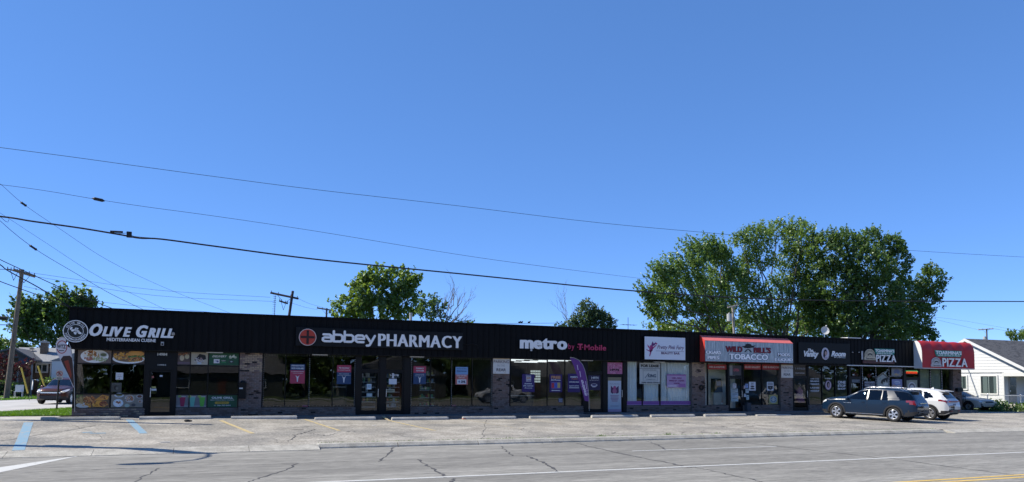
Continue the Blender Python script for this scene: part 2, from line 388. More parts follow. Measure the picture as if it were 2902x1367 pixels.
# ================================================================== SETTING
def structure(o, label=None, cat=None):
    return tag(o, label, cat, kind='structure')
def grid_sheet(name, xs, ys, zf, mat, zoff=0):
    vs = [(x, y, zf(x, y)+zoff) for y in ys for x in xs]; n = len(xs)
    fs = [(j*n+i, j*n+i+1, (j+1)*n+i+1, (j+1)*n+i) for j in range(len(ys)-1) for i in range(n-1)]
    mb = MB(); mb.add(vs, fs, mat, True); return mb.build(name)
def terr(x, y):
    if y < -3: return ROAD_Z-.02+min(1, (-3-y)/3)*.16
    if y < 25.0: return ROAD_Z-.06
    if y < 36: return lot_z(x, y)-.12
    return -.06
structure(grid_sheet('ground', [-900, -400, -200, -100, -60, -30, -15, -8, 0, 5, 9, 20, 50, 80, 120, 200, 400, 900],
    [-600, -200, -60, -20, -8, -6, -3, 0, 12, 24.99, 25.01, 28, 32, 34.3, 36.01, 45, 60, 90, 140, 250, 500, 1200], terr, M_terrain), 'green and brown open ground reaching to the horizon', 'ground')
structure(grid_sheet('road', [-200, -60, -30, -10, 0, 10, 20, 30, 50, 90, 250], [-3, 3, 9, 15, 20, CURB_Y], lambda x, y: ROAD_Z, M_road), 'wide grey asphalt main road in front of the shops', 'road')
structure(grid_sheet('parking_lot', [-30, -12, -6, -3, 0, 1.5, 3, 4.5, 6, 7.5, 9, 15, 20, 30, 40, 50, 60], [CURB_Y+.002, 26, 27.5, 29, 30.5, 32, 33.3, 34.42], lot_z, M_lot), 'sunlit cracked asphalt parking lot before the shops', 'parking lot')
mb = MB(); mb.add([(48.4, 34.3, lot_z(49, 34.3)), (60, 34.3, lot_z(49, 34.3)), (60, 52, -.15), (48.4, 52, -.15)], [(0, 1, 2, 3)], M_lot)
structure(mb.build('driveway'), 'asphalt drive between the shops and the white house', 'driveway')
# concrete gutter, sidewalk, curb
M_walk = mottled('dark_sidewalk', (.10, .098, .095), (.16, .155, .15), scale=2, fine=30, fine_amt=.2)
sw = empty('sidewalk', (-5.6, 34.4, 0), None, None); structure(sw, 'raised concrete sidewalk running along the shop fronts', 'sidewalk')
x = -5.6
while x < 48.4:
    mb = MB(); mb.box(x+.006, min(x+1.52, 48.4)-.006, 34.40, 36.32, -.35, rnd.uniform(-.004, .004), M_walk); mb.build('slab', sw); x += 1.52
mb = MB(); mb.box(-12, -5.62, 33.9, 37.5, -.3, -.01, M_conc); structure(mb.build('corner_pavement'), 'pale concrete pavement at the corner left of the shops', 'pavement')
curb = empty('curb', (3, CURB_Y, ROAD_Z), None, None); structure(curb, 'raised concrete curb between road and parking lot', 'curb')
cx = [V(1125, 1262, CURB_Y).x, V(1560, 1250, CURB_Y).x, V(1990, 1242, CURB_Y).x, V(2344, 1234, CURB_Y).x, V(2490, 1230, CURB_Y).x, V(2652, 1226, CURB_Y).x, V(2672, 1226, CURB_Y).x]
x0 = V(905, 1270, CURB_Y).x
def curb_stone(xa, xb, h0, h1, mat=M_conc2):
    mb = MB(); prof = lambda h: [(CURB_Y-.2, ROAD_Z-.02), (CURB_Y-.17, ROAD_Z+h*.3), (CURB_Y-.06, ROAD_Z+h*.9), (CURB_Y+.0, ROAD_Z+h), (CURB_Y+.27, ROAD_Z+h), (CURB_Y+.30, ROAD_Z+h-.03), (CURB_Y+.30, ROAD_Z-.02)]
    a, b_ = prof(h0), prof(h1); n = len(a)
    vs = [(xa, *p) for p in a]+[(xb, *p) for p in b_]
    mb.add(vs, [tuple(range(n)), tuple(range(n, 2*n))[::-1]]+[(j, n+j, n+(j+1) % n, (j+1) % n) for j in range(n)], mat); mb.build('curb_stone', curb)
curb_stone(x0-.9, x0, .03, .145)
prev = x0
for c in cx:
    n = max(1, round((c-prev)/3.1))
    for k in range(n): curb_stone(prev+(c-prev)*k/n+.012, prev+(c-prev)*(k+1)/n-.012, .15, .15 if c != cx[-1] else .1)
    prev = c
for q0, q1, nm in ((-60, x0-.05, 'concrete apron strip between road and lot at the left'), (V(2672, 1226, CURB_Y).x+.02, 110, 'concrete apron strip between road and lot at the right')):
    mb = MB(); n_ = 30
    for k_ in range(n_):
        a, b_ = q0+(q1-q0)*k_/n_+.006, q0+(q1-q0)*(k_+1)/n_-.006
        mb.hexa([(a, CURB_Y-.62, ROAD_Z-.1), (b_, CURB_Y-.62, ROAD_Z-.1), (b_, CURB_Y+.02, ROAD_Z-.1), (a, CURB_Y+.02, ROAD_Z-.1), (a, CURB_Y-.62, ROAD_Z+.012), (b_, CURB_Y-.62, ROAD_Z+.012), (b_, CURB_Y+.02, lot_z(0, CURB_Y+.02)+.005), (a, CURB_Y+.02, lot_z(0, CURB_Y+.02)+.005)], M_conc2)
    structure(mb.build('driveway_apron'), nm, 'apron')
# wheel stops
def quad_strip(pts, mat, name, dz=.005, label=None, cat=None, parent=None):
    """flat marking through ground points given as pairs (left, right)"""
    vs = []; fs = []
    for a, b_ in pts:
        for p in (a, b_): vs.append((p.x, p.y, ground_z(p.x, p.y)+dz))
    for i in range(len(pts)-1): fs.append((2*i, 2*i+1, 2*i+3, 2*i+2))
    mb = MB(); mb.add(vs, fs, mat); o = mb.build(name, parent)
    if label: structure(o, label, cat)
    return o
def stripe(p0, p1, w0, mat, name, label=None, n=8, dz=.006, cat='parking line', w1=None, parent=None):
    a, b_ = G(*p0), G(*p1); d = (b_-a); d.z = 0; L_ = d.length; nrm = Vector((-d.y, d.x, 0))/L_; w1 = w1 or w0
    return quad_strip([(a+d*(i/n)-nrm*((w0+(w1-w0)*i/n)/2), a+d*(i/n)+nrm*((w0+(w1-w0)*i/n)/2)) for i in range(n+1)], mat, name, dz, label, cat, parent)
stripe((81, 1198), (52, 1277), .30, M_paintb, 'blue_parking_line', 'blue painted parking line near the left corner of the lot', cat='parking line')
stripe((366, 1190), (407, 1229), .26, M_paintb, 'blue_parking_line', 'short blue painted parking line below the first wheel stop gap', cat='parking line')
for k, (a, b_, w) in enumerate([((625, 1192), (716, 1229), .16), ((864, 1189), (962, 1221), .15), ((1085, 1188), (1233, 1221), .14), ((1299, 1187), (1481, 1216), .12), ((1483, 1186), (1600, 1204), .11), ((1668, 1184), (1790, 1199), .1), ((1835, 1183), (1965, 1195), .09)]):
    stripe(a, b_, w, M_painty if k < 3 else M_painty_f, 'yellow_parking_line', ['brightest yellow parking line, between the second and third wheel stops', 'yellow parking line below the gap left of the pharmacy doors', 'yellow parking line below the pharmacy doors', 'faded yellow parking line below the brick pier with the parking sign', 'faded yellow line below the left end of the phone shop', 'short faded yellow line below the purple flag', 'faint yellow line below the beauty shop window'][k])
for (a, b_) in (((233, 1227), (262, 1225)), ((255, 1229), (300, 1228))): stripe(a, b_, .18, M_paintb, 'faded_blue_mark', 'worn scrap of faded blue paint on the asphalt')
# road markings
pts = [G(x, y) for x, y in ((0, 1322), (0, 1338), (242, 1290), (170, 1305))]
mb = MB(); mb.add([(G(-40, 1331).x, G(-40, 1331).y, ROAD_Z+.005), (G(-40, 1348).x, G(-40, 1348).y, ROAD_Z+.005), (G(195, 1299).x, G(195, 1299).y, ROAD_Z+.005), (G(242, 1290).x, G(242, 1290).y, ROAD_Z+.005)], [(0, 1, 2, 3)], M_paintw)
structure(mb.build('stop_line'), 'thick white painted stop line at the left road edge', 'road marking')
yw = G(1900, 1325).y; mb = MB(); mb.box(-40, 160, yw-.07, yw+.07, ROAD_Z, ROAD_Z+.005, M_paintw); structure(mb.build('white_lane_line'), 'long solid white line along the main road', 'road marking')
yd = G(2000, 1272).y; xs0, xs1 = G(1795, 1279).x, G(2195, 1265).x
for k in range(-1, 4):
    if k == 0 or k == 2 or k == 3:
        a = xs0+k*14.5; mb = MB(); mb.box(a, a+(xs1-xs0), yd-.05, yd+.05, ROAD_Z, ROAD_Z+.005, M_paintw if k == 0 else M_painty_f)
        structure(mb.build('lane_dash'), ['white dashed lane line in the middle of the road', '', 'worn lane dash towards the right of the road', 'worn lane dash at the far right of the road'][k], 'road marking')
yy = G(2760, 1358).y
for k, q in enumerate((yy-.16, yy+.16)):
    mb = MB(); mb.box(-40, 160, q-.06, q+.06, ROAD_Z, ROAD_Z+.005, col((.6, .4, .1), rough=.8, var=.2)); structure(mb.build('yellow_centre_line'), ['nearer one of the two yellow centre lines', 'farther one of the two yellow centre lines'][k], 'road marking')
# cracks: thin tarred lines with wobble
def crack(pts, w=.05, mat=M_crack, sub=7, wob=.05, name='road_crack'):
    P = [G(*p) for p in pts]; q = []
    for i in range(len(P)-1):
        for k in range(sub): q.append(P[i].lerp(P[i+1], k/sub))
    q.append(P[-1]); out = []
    for i, p in enumerate(q):
        d = (q[min(i+1, len(q)-1)]-q[max(0, i-1)]); d.z = 0; d.normalize(); n = Vector((-d.y, d.x, 0)); p = p+n*rnd.uniform(-wob, wob); ww = w*rnd.uniform(.2, 1.15)
        out.append((p-n*ww/2, p+n*ww/2))
    return out
def C7(u, v): return u/2.576, 1100+v/2.576
def C8(u, v): return 1000+u/2.576, 1100+v/2.576
def C9(u, v): return 2000+u/2.856, 1100+v/2.856
cr = MB()
def addcrack(pts, w=.05, wob=.05, sub=7):
    o = crack(pts, w, sub=sub, wob=wob); vs = []; fs = []
    for a, b_ in o:
        for p in (a, b_): vs.append((p.x, p.y, ground_z(p.x, p.y)+.0045))
    cr.add(vs, [(2*i, 2*i+1, 2*i+3, 2*i+2) for i in range(len(o)-1)], M_crack)
addcrack([C7(1160, 585), C7(1080, 630), C7(975, 688)], .045)
addcrack([C7(2160, 552), C7(2100, 600), C7(1900, 655), C7(1820, 688)], .06)
addcrack([C8(285, 435), C8(262, 490), C8(195, 537)], .09)
addcrack([C8(470, 520), C8(560, 575), C8(640, 625), C8(680, 655)], .08)
addcrack([C8(1075, 425), C8(1120, 460), C8(1165, 495)], .05)
addcrack([C8(1265, 495), C8(1380, 540), C8(1440, 570), C8(1500, 612)], .09)
addcrack([C8(1635, 403), C8(1780, 440), C8(2050, 500), C8(2300, 545), C8(2430, 578)], .08)
addcrack([C8(2155, 392), C8(2240, 420), C8(2285, 453)], .07)
addcrack([C8(2430, 578), C8(2490, 578), C8(2576, 596)], .08)
addcrack([C8(740, 660), C8(715, 688)], .1)
addcrack([C9(60, 415), C9(330, 445), C9(620, 475), C9(1000, 520), C9(1400, 565), C9(1520, 573), C9(1900, 628), C9(2300, 680), C9(2560, 712)], .07, .03)
addcrack([C9(0, 660), C9(200, 705), C9(380, 740), C9(470, 763)], .05)
addcrack([C9(1700, 434), C9(2000, 465), C9(2576, 505)], .035, .03)
addcrack([C9(1640, 400), C9(1720, 401), C9(1795, 403)], .12, .02)
addcrack([C8(0, 537), C8(470, 520), C8(1250, 492), C8(1980, 470)], .025, .01, 14)
addcrack([C7(0, 625), C7(800, 592), C7(1500, 575), C7(2576, 537)], .035, .015, 16)
addcrack([C7(0, 520), C7(700, 508)], .025, .01, 10)
structure(tag(cr.build('road_crack')), 'tarred cracks wandering across the road surface', 'crack')['kind'] = 'stuff'
cr = MB()
addcrack([C7(0, 388), C7(330, 335), C7(560, 300), C7(730, 268)], .05)
addcrack([C7(0, 345), C7(200, 318), C7(360, 300)], .03)
addcrack([C7(2100, 390), C7(2160, 345), C7(2210, 328), C7(2300, 300)], .05, .1)
addcrack([C7(2130, 345), C7(2260, 330), C7(2400, 350), C7(2450, 330)], .05, .12)
addcrack([C7(1830, 320), C7(2060, 300), C7(2250, 283)], .03, .08)
addcrack([C7(2040, 425), C7(2200, 395), C7(2400, 380)], .03, .08)
addcrack([C7(520, 270), C7(700, 330), C7(760, 380)], .02, .05)
addcrack([C8(975, 235), C8(970, 290), C8(940, 380)], .03, .08)
addcrack([C9(0, 295), C9(300, 290), C9(600, 280), C9(780, 290), C9(1000, 285), C9(1240, 320)], .05, .12, 12)
addcrack([C9(100, 310), C9(360, 305), C9(640, 300), C9(960, 310)], .04, .12, 12)
addcrack([C9(850, 320), C9(1100, 322), C9(1300, 330)], .05, .1, 12)
for k in range(46):
    u = rnd.uniform(1100, 2560); v = rnd.uniform(250, 400); l = rnd.uniform(30, 120); s = rnd.choice([C7, C8, C8, C9])
    if s is C9: v = rnd.uniform(225, 340); u = rnd.uniform(0, 1800)
    addcrack([s(u, v), s(u+l*.5, v+rnd.uniform(-10, 10)), s(u+l, v+rnd.uniform(-14, 14))], rnd.uniform(.02, .045), .08, 4)
tag(cr.build('parking_lot_crack'), 'fine dark cracks across the parking lot asphalt', 'crack', kind='stuff')
# oil stains, as shapes of their own
st = MB(); M_stain = col((.175, .16, .138), rough=.8, var=.3)
for k in range(9):
    p = G(rnd.uniform(250, 2250), rnd.uniform(1195, 1235)); n = 12; ph = rnd.uniform(0, 6); a = rnd.uniform(.1, .45)
    vs = [(p.x+a*(1+.4*math.sin(3*t*.52+ph)*rnd.random())*math.cos(t*.5236)*rnd.uniform(.7, 1.2), p.y+a*rnd.uniform(.5, .9)*math.sin(t*.5236), 0) for t in range(n)]
    st.add([(x_, y_, ground_z(x_, y_)+.003+.0002*(k % 4)) for x_, y_, _ in vs], [tuple(range(n))], M_stain)
tag(st.build('oil_stain'), 'dark drips and oil stains on the parking lot', 'stain', kind='stuff')
# weeds and dead leaves along the back of the curb
def grass_mesh(name, pts, h, mat, wd=.012, lean=.5):
    n = len(pts); P = np.array(pts, float); a = nrs.uniform(0, 2*np.pi, n); hh = h*nrs.uniform(.4, 1.2, n)
    d = np.stack([np.cos(a), np.sin(a), np.zeros(n)], 1)*wd; le = nrs.normal(0, lean, (n, 3))*hh[:, None]; le[:, 2] = hh
    v = np.empty((n*3, 3)); v[0::3] = P-d; v[1::3] = P+d; v[2::3] = P+le
    me = bpy.data.meshes.new(name); me.vertices.add(n*3); me.vertices.foreach_set('co', v.ravel()); me.loops.add(n*3); me.loops.foreach_set('vertex_index', np.arange(n*3))
    me.polygons.add(n); me.polygons.foreach_set('loop_start', np.arange(0, n*3, 3)); me.polygons.foreach_set('loop_total', np.full(n, 3)); me.materials.append(mat); me.update(calc_edges=True)
    o = bpy.data.objects.new(name, me); SC.collection.objects.link(o); return o
M_grass = leaf_mat('grass_blade', (.06, .14, .015), (.14, .26, .04), .4)
M_weed = leaf_mat('weed', (.04, .1, .015), (.12, .2, .04), .4)
wp = []
for k in range(1400):
    x_ = rnd.uniform(x0, cx[-1]); wp.append((x_, CURB_Y+.33+abs(rnd.gauss(0, .03)), lot_z(x_, CURB_Y+.33)))
for bx in (1703, 1893, 1440, 2030):
    p = V(bx, 1236, CURB_Y+.34)
    for k in range(34 if bx in (1893, 1703) else 12): x_ = p.x+rnd.gauss(0, .1); wp.append((x_, CURB_Y+.34+rnd.gauss(0, .03), lot_z(x_, CURB_Y+.34)))
tag(grass_mesh('weeds', wp[:1400], .035, M_weed), 'thin line of weeds and moss growing behind the curb', 'weeds', kind='stuff')
tag(grass_mesh('weeds', wp[1400:], .11, M_weed, .012), 'taller weed tufts growing behind the curb', 'weeds', kind='stuff')

# side street and lawns on the left
sd = Vector((.39, .92, 0)); sn = Vector((-.92, .39, 0)); s0 = Vector((-8.64, 41.34, 0))
def strip(a, b_, t0, t1, z, mat, name, label, cat, kind='structure', n=12):
    mb = MB(); vs = []
    for i in range(n+1):
        t = t0+(t1-t0)*i/n
        for q in (a, b_): p = s0+sd*t+sn*q; vs.append((p.x, p.y, z))
    mb.add(vs, [(2*i, 2*i+1, 2*i+3, 2*i+2) for i in range(n)], mat); return tag(mb.build(name), label, cat, kind=kind)
M_side = mottled('side_street_concrete', (.36, .35, .33), (.46, .45, .43), scale=.7, fine=12, fine_amt=.1, bump=.1)
strip(0, 12.0, -18, 160, .0, M_side, 'side_street', 'pale concrete side street passing left of the shops', 'street')
strip(15.5, 17.0, -18, 160, .012, M_conc, 'far_sidewalk', 'narrow sidewalk in front of the brick house', 'sidewalk')
# near lawn between side street and building
lawn = [G(0, 1190), G(206, 1175), V(206, 1158, 47), V(300, 1150, 60), GZ(0, 1171, 0)]
mb = MB(); L0 = [(-9.2, 37.5), (-5.7, 37.4), (-5.0, 38), (-3.5, 50.5), (-4.6, 50.6), (-12, 33.6), (-12, 37.5)]
mb.add([(-9.35, 39.4, .01), (-8.6, 37.6, .01), (-5.6, 37.6, .01), (-5.0, 52, .01), (-4.2, 52, .01)], [(0, 1, 2, 4)], M_grassbase)
mb = MB(); mb.add([(-14.5, 37.6, .012), (-5.3, 37.6, .012), (-2.5, 55, .012), (-2.9, 55, .012), (-10.1, 37.95, .012)], [(0, 1, 2, 3, 4)], M_grassbase)
structure(mb.build('lawn'), 'bright green strip of lawn at the corner left of the shops', 'lawn')
def inpoly(x_, y_, poly):
    c = False; n = len(poly)
    for i in range(n):
        (x1, y1), (x2, y2) = poly[i], poly[(i+1) % n]
        if (y1 > y_) != (y2 > y_) and x_ < (x2-x1)*(y_-y1)/(y2-y1)+x1: c = not c
    return c
pl = [(-10.1, 37.7), (-5.4, 37.7), (-2.7, 54), (-3.0, 54)]
gp = []
while len(gp) < 26000:
    x_, y_ = rnd.uniform(-10.2, -2.5), rnd.uniform(37.6, 54)
    if inpoly(x_, y_, pl): gp.append((x_, y_, .01))
tag(grass_mesh('grass', gp, .10, M_grass, .016), 'short bright grass on the corner lawn', 'grass', kind='stuff')
gp = []
for k in range(22000):
    t = rnd.uniform(8, 60); q = rnd.choice([rnd.uniform(12.2, 15.4), rnd.uniform(17.1, 24)]); p = s0+sd*t+sn*q; gp.append((p.x, p.y, .0))
strip(12.05, 15.45, -18, 160, .006, M_grassbase, 'verge', 'grass verge between side street and far sidewalk', 'verge')
strip(17.05, 34, -18, 160, .006, M_grassbase, 'front_yard', 'front yard lawn before the brick house', 'lawn')
tag(grass_mesh('grass', gp, .12, M_grass, .03), 'grass in front of the brick house across the side street', 'grass', kind='stuff')

# ================================================================== THE SHOPPING STRIP
FY, WY = 35.9, 36.3
FX0, FX1 = V(194, 930, FY).x, V(2592, 1000, FY).x
BX0, BX1 = V(207, 1100, WY).x, V(2719, 1100, WY).x
FZ0, FZ1 = 2.90, 4.60
B = empty('shopping_strip', (BX0, WY, 0), 'long low row of shops with dark metal fascia and brick piers', 'building')
# shell: roof, side and rear walls, floor, ceiling
mb = MB(); mb.box(BX0+.05, BX1, FY+.12, 50, 4.28, 4.4, col((.25, .24, .23), rough=.9)); mb.build('roof', B)
mb = MB(); mb.box(BX0, BX0+.25, WY+.02, 50, 0, 4.28, M_lbrick); mb.build('end_wall', B)
mb = MB(); mb.box(BX1-.25, BX1, WY+.02, 50, 0, 4.28, M_lbrick); mb.build('end_wall', B)
mb = MB(); mb.box(BX0+.25, BX1-.25, 49.8, 50, 0, 4.28, M_lbrick); mb.build('rear_wall', B)
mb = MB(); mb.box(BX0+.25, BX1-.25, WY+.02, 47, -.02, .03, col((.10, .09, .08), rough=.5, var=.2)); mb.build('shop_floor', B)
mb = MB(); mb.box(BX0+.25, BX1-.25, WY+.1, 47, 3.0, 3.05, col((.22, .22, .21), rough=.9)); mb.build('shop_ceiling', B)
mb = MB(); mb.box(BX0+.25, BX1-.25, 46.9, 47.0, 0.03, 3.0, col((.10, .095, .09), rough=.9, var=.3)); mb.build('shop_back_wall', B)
# fascia: core, ribbed panels one by one, cap and soffit
mb = MB(); mb.box(FX0, BX1, FY+.02, FY+.12, FZ0, FZ1-.02, M_black); mb.build('fascia_core', B)
mb = MB(); mb.box(FX0-.02, BX1+.02, FY-.07, FY+.2, FZ1-.02, FZ1+.05, M_fascia); mb.build('fascia_cap', B)
mb = MB(); mb.box(FX0, BX1, FY+.02, WY+.1, FZ0-.03, FZ0-.001, M_black); mb.build('soffit', B)
mb = MB(); mb.box(FX0-.0, FX0+.04, FY+.12, 50, FZ0, FZ1-.02, M_fascia); mb.build('fascia_return', B)
pw = .305; x = FX0; k = 0
pm = {}
while x < FX1-.05:
    w_ = min(pw, FX1-x)
    vk = (round(w_, 3), rnd.random() < .3)
    if vk not in pm:
        mb = MB(); mb.prism([(0.006, -.0), (.006, -.012), (w_-.05, -.012), (w_-.04, -.036), (w_-.012, -.036), (w_-.004, -.0)], FZ0, FZ1-.021, M_fascia_b if vk[1] else M_fascia, 'Z'); o = mb.build('fascia_panel'); pm[vk] = o.data
    else: o = bpy.data.objects.new('fascia_panel', pm[vk]); SC.collection.objects.link(o)
    o.parent = B; o.location = Vector((x, FY+.019, 0))-B.location; x += pw; k += 1
mb = MB(); xa, xb, za, zb = rect(R7, 735, 503, 1562, 522, FY); mb.box(xa, xb, FY-.05, FY+.02, FZ0-.03, FZ0+.03, M_white); mb.build('white_trim_strip', B)
# brickwork
brick_me = {}
def brick_obj(mat, l, d):
    key = (mat.name, round(l, 3), d)
    if key not in brick_me:
        mb = MB(); e = .006; y0, y1 = -.0-d, .03
        vs = [(0, y1, 0), (l, y1, 0), (l, y1, .064), (0, y1, .064), (0, y0+e, 0), (l, y0+e, 0), (l, y0+e, .064), (0, y0+e, .064), (e, y0, e), (l-e, y0, e), (l-e, y0, .064-e), (e, y0, .064-e)]
        fs = [(0, 1, 5, 4), (1, 2, 6, 5), (2, 3, 7, 6), (3, 0, 4, 7), (4, 5, 9, 8), (5, 6, 10, 9), (6, 7, 11, 10), (7, 4, 8, 11), (8, 9, 10, 11)]
        mb.add(vs, fs, mat); o = mb.build('brick'); brick_me[key] = o.data; bpy.data.objects.remove(o)
    return brick_me[key]
brick_count = [0]; rest = MB()
def brickwork(X0, X1, Z0, Z1, Y, single=False, pal=(0, 0, 1, 1, 2), dark=.09, top_tan=False):
    mb = MB(); mb.box(X0, X1, Y+.013, Y+.3, Z0, Z1, M_mortar); mb.build('mortar_bed', B)
    nz = int((Z1-Z0)/.0762); cz = (Z1-Z0)/nz
    for r in range(nz):
        x_ = X0-(.105 if r % 2 else 0)
        while x_ < X1-.02:
            a, b_ = max(x_, X0)+.005, min(x_+.205, X1)-.003; x_ += .2133
            if b_-a < .03: continue
            z_ = Z0+r*cz+.005; d = rnd.uniform(.0, .008); mt = M_brick[rnd.choice(pal)]
            if top_tan and z_ > Z1-.85: mt = M_brick[rnd.choice((3, 3, 0))]  # light on the upper courses painted in as tan brick
            if rnd.random() < dark: mt = M_brickdark; d = .022
            if single and brick_count[0] < 300:
                d = round(d/.004)*.004; l = .197 if b_-a > .19 else b_-a
                o = bpy.data.objects.new('brick', brick_obj(mt, l, d)); SC.collection.objects.link(o); o.parent = B
                o.location = Vector((a, Y+.005, z_))-B.location; brick_count[0] += 1
            else:
                y0, y1 = Y+.005-d, Y+.03; h = .064
                vs = [(a, y1, z_), (b_, y1, z_), (b_, y1, z_+h), (a, y1, z_+h), (a, y0, z_), (b_, y0, z_), (b_, y0, z_+h), (a, y0, z_+h)]
                rest.add(vs, [(0, 1, 5, 4), (1, 2, 6, 5), (2, 3, 7, 6), (3, 0, 4, 7), (4, 5, 6, 7)], mt)
def fx(R, u, v=800, Y=None): return V(*R(u, v), Y or WY).x
PIERY = 36.12
piers = [(fx(R2, 1722, 900, PIERY), fx(R2, 1945, 900, PIERY), True, True), (fx(R4, 853, 850, PIERY), fx(R4, 1018, 850, PIERY), False, False),
         (fx(R5, 1462, 800, PIERY), fx(R5, 1612, 800, PIERY), False, True), (fx(R6, 1138, 800, PIERY), fx(R6, 1286, 800, PIERY), False, False), (fx(R8, 765, 760, PIERY), BX1, False, False)]
for a, b_, s, tt in piers: brickwork(a, b_, 0, FZ0-.03, PIERY, s, top_tan=tt, dark=.06)
bases = [(BX0, fx(R2, 800, 1100)), (fx(R2, 1100, 1100), piers[0][0]), (piers[0][1], fx(R3, 1062, 1080)), (fx(R3, 1600, 1080), piers[1][0]),
         (piers[1][1], fx(R4, 1738, 1080)), (fx(R5, 702, 1040), piers[2][0]), (piers[2][1], fx(R6, 488, 1030)), (fx(R6, 672, 1030), piers[3][0]),
         (fx(R7, 258, 1010), fx(R7, 752, 1010)), (fx(R7, 900, 1010), fx(R7, 1440, 1010)), (fx(R8, 400, 900), piers[4][0])]
SILL = .37
for i, (a, b_) in enumerate(bases): brickwork(a, b_, 0, SILL, WY-.1, i == 0, dark=.025 if i else .03, pal=(0, 1, 2) if i else (0, 1, 2, 3))
tag(rest.build('brickwork', B), kind='stuff')
# shop windows
def window(Xs, Z0, Z1, Y=None, tz=(), fw=.05, tint=None, rail=True):
    """Xs: pane edges; one frame with separate panes"""
    Y = Y or WY; w = empty('window', (Xs[0], Y, Z0), None, None); w.parent = B; w.location = Vector((Xs[0], Y, Z0))-B.location
    f = MB(); xs = [Xs[0]]+list(Xs[1:-1])+[Xs[-1]]
    for i, x_ in enumerate(xs):
        q = fw if i in (0, len(xs)-1) else fw*.8
        f.box(x_-q/2, x_+q/2, Y-.05, Y+.05, Z0, Z1, M_frame)
    for i in range(len(xs)-1):
        for z_ in (Z0, *tz, Z1):
            z1_ = min(z_+fw*.5, Z1); z0_ = max(z_-fw*.5, Z0); f.box(xs[i]+fw/2+.0, xs[i+1]-fw/2, Y-.045, Y+.045, z0_, z1_, M_frame)
    f.build('window_frame', w)
    for i in range(len(xs)-1):
        zz = [Z0, *tz, Z1]
        for j in range(len(zz)-1):
            g = MB(); g.box(xs[i]+fw*.4, xs[i+1]-fw*.4, Y-.004, Y+.004, zz[j]+fw*.5, zz[j+1]-fw*.5, M_glass); g.build('pane', w)
    return w
def door(X0, X1, Z1, ztop, Y=None, handle='l', fw=.09, glass=None, bars=None):
    Y = Y or WY; w = empty('door', (X0, Y, 0), None, None); w.parent = B; w.location = Vector((X0, Y, 0))-B.location
    f = MB(); f.box(X0, X0+fw, Y-.045, Y+.045, .02, Z1, M_frame); f.box(X1-fw, X1, Y-.045, Y+.045, .02, Z1, M_frame)
    f.box(X0+fw, X1-fw, Y-.044, Y+.044, .02, .2, M_frame); f.box(X0+fw, X1-fw, Y-.044, Y+.044, Z1-fw, Z1, M_frame); f.build('door_frame', w)
    g = MB(); g.box(X0+fw, X1-fw, Y-.004, Y+.004, .2, Z1-fw, glass or M_glass); g.build('pane', w)
    h = MB(); hx = X0+.07 if handle == 'l' else X1-.07; h.cyl((hx, Y-.1, .85), (hx, Y-.1, 1.25), .014, mat=M_alloy); h.cyl((hx, Y-.1, .88), (hx, Y-.04, .88), .01, mat=M_alloy); h.cyl((hx, Y-.1, 1.22), (hx, Y-.04, 1.22), .01, mat=M_alloy); h.build('door_handle', w)
    if ztop:
        t = MB(); t.box(X0, X1, Y-.05, Y+.05, Z1+.005, Z1+.09, M_frame); t.box(X0, X0+.06, Y-.05, Y+.05, Z1+.09, ztop, M_frame); t.box(X1-.06, X1, Y-.05, Y+.05, Z1+.09, ztop, M_frame); t.build('transom_frame', w)
        g = MB(); g.box(X0+.06, X1-.06, Y-.004, Y+.004, Z1+.09, ztop, M_glass); g.build('pane', w)
    return w
def post(x0, x1, z0, z1, mat=None, name='wall_panel', Y=None):
    Y = Y or WY; mb = MB(); mb.box(x0, x1, Y-.09, Y+.09, z0, z1, mat or M_frame); return mb.build(name, B)
HD = FZ0-.03
# unit 1: grill
mu = [fx(R2, u, 900) for u in (118, 462, 790)]; zT, zB = V(*R2(300, 628), WY).z, V(*R2(300, 925), WY).z
window(mu, SILL, HD, tz=(zB, zT)); post(mu[2]+.03, fx(R2, 838, 900), 0, HD); post(fx(R2, 1068, 900), fx(R2, 1102, 900), 0, HD)
dz = V(*R2(950, 690), WY).z; dx0, dx1 = fx(R2, 838, 900), fx(R2, 1068, 900); door(dx0, dx1, dz, None)
post(dx0, dx1, dz+.01, HD, M_black, 'wall_panel'); post(BX0, mu[0]-.025, SILL, HD)
mu1 = [fx(R2, u, 850) for u in (1105, 1238, 1415, 1718)]; window(mu1, SILL, HD, tz=(zB-.02, zT-.02))
# unit 2: pharmacy
mu2 = [fx(R3, u, 800) for u in (152, 375, 610, 840, 1060)]; window(mu2, SILL, HD, fw=.04)
d0, d1, d2, d3 = [fx(R3, u, 900) for u in (1108, 1298, 1350, 1535)]; dtop = V(*R3(1200, 700), WY).z
door(d0, d1, dtop, HD, handle='r'); door(d2, d3, dtop, HD, handle='l')
post(mu2[-1]+.02, d0, 0, HD); post(d1, d2, 0, HD); mu3 = [fx(R3, 1600, 800)]+[fx(R4, u, 800) for u in (240, 446, 650, 848)]
post(d3, mu3[0]-.02, 0, HD); window(mu3, SILL, HD, fw=.04)
# unit 3: phone shop
mu4 = [fx(R4, u, 800) for u in (1025, 1388, 1560, 1728)]; window(mu4, SILL, HD, fw=.04)
e0, e1 = fx(R4, 1775, 850), fx(R4, 1930, 850); dtm = V(*R4(1850, 722), WY).z; door(e0, e1, dtm, HD, handle='l'); post(mu4[-1]+.02, e0, 0, HD)
# unit 4: beauty shop
g0, g1 = fx(R5, 482, 850), fx(R5, 662, 850); dtg = V(*R5(570, 668), WY).z; door(g0, g1, dtg, HD, handle='r'); post(e1, g0, 0, HD)
mu5 = [fx(R5, u, 800) for u in (705, 888, 1090, 1456)]; post(g1, mu5[0]-.02, 0, HD); window(mu5, SILL, HD, fw=.05)
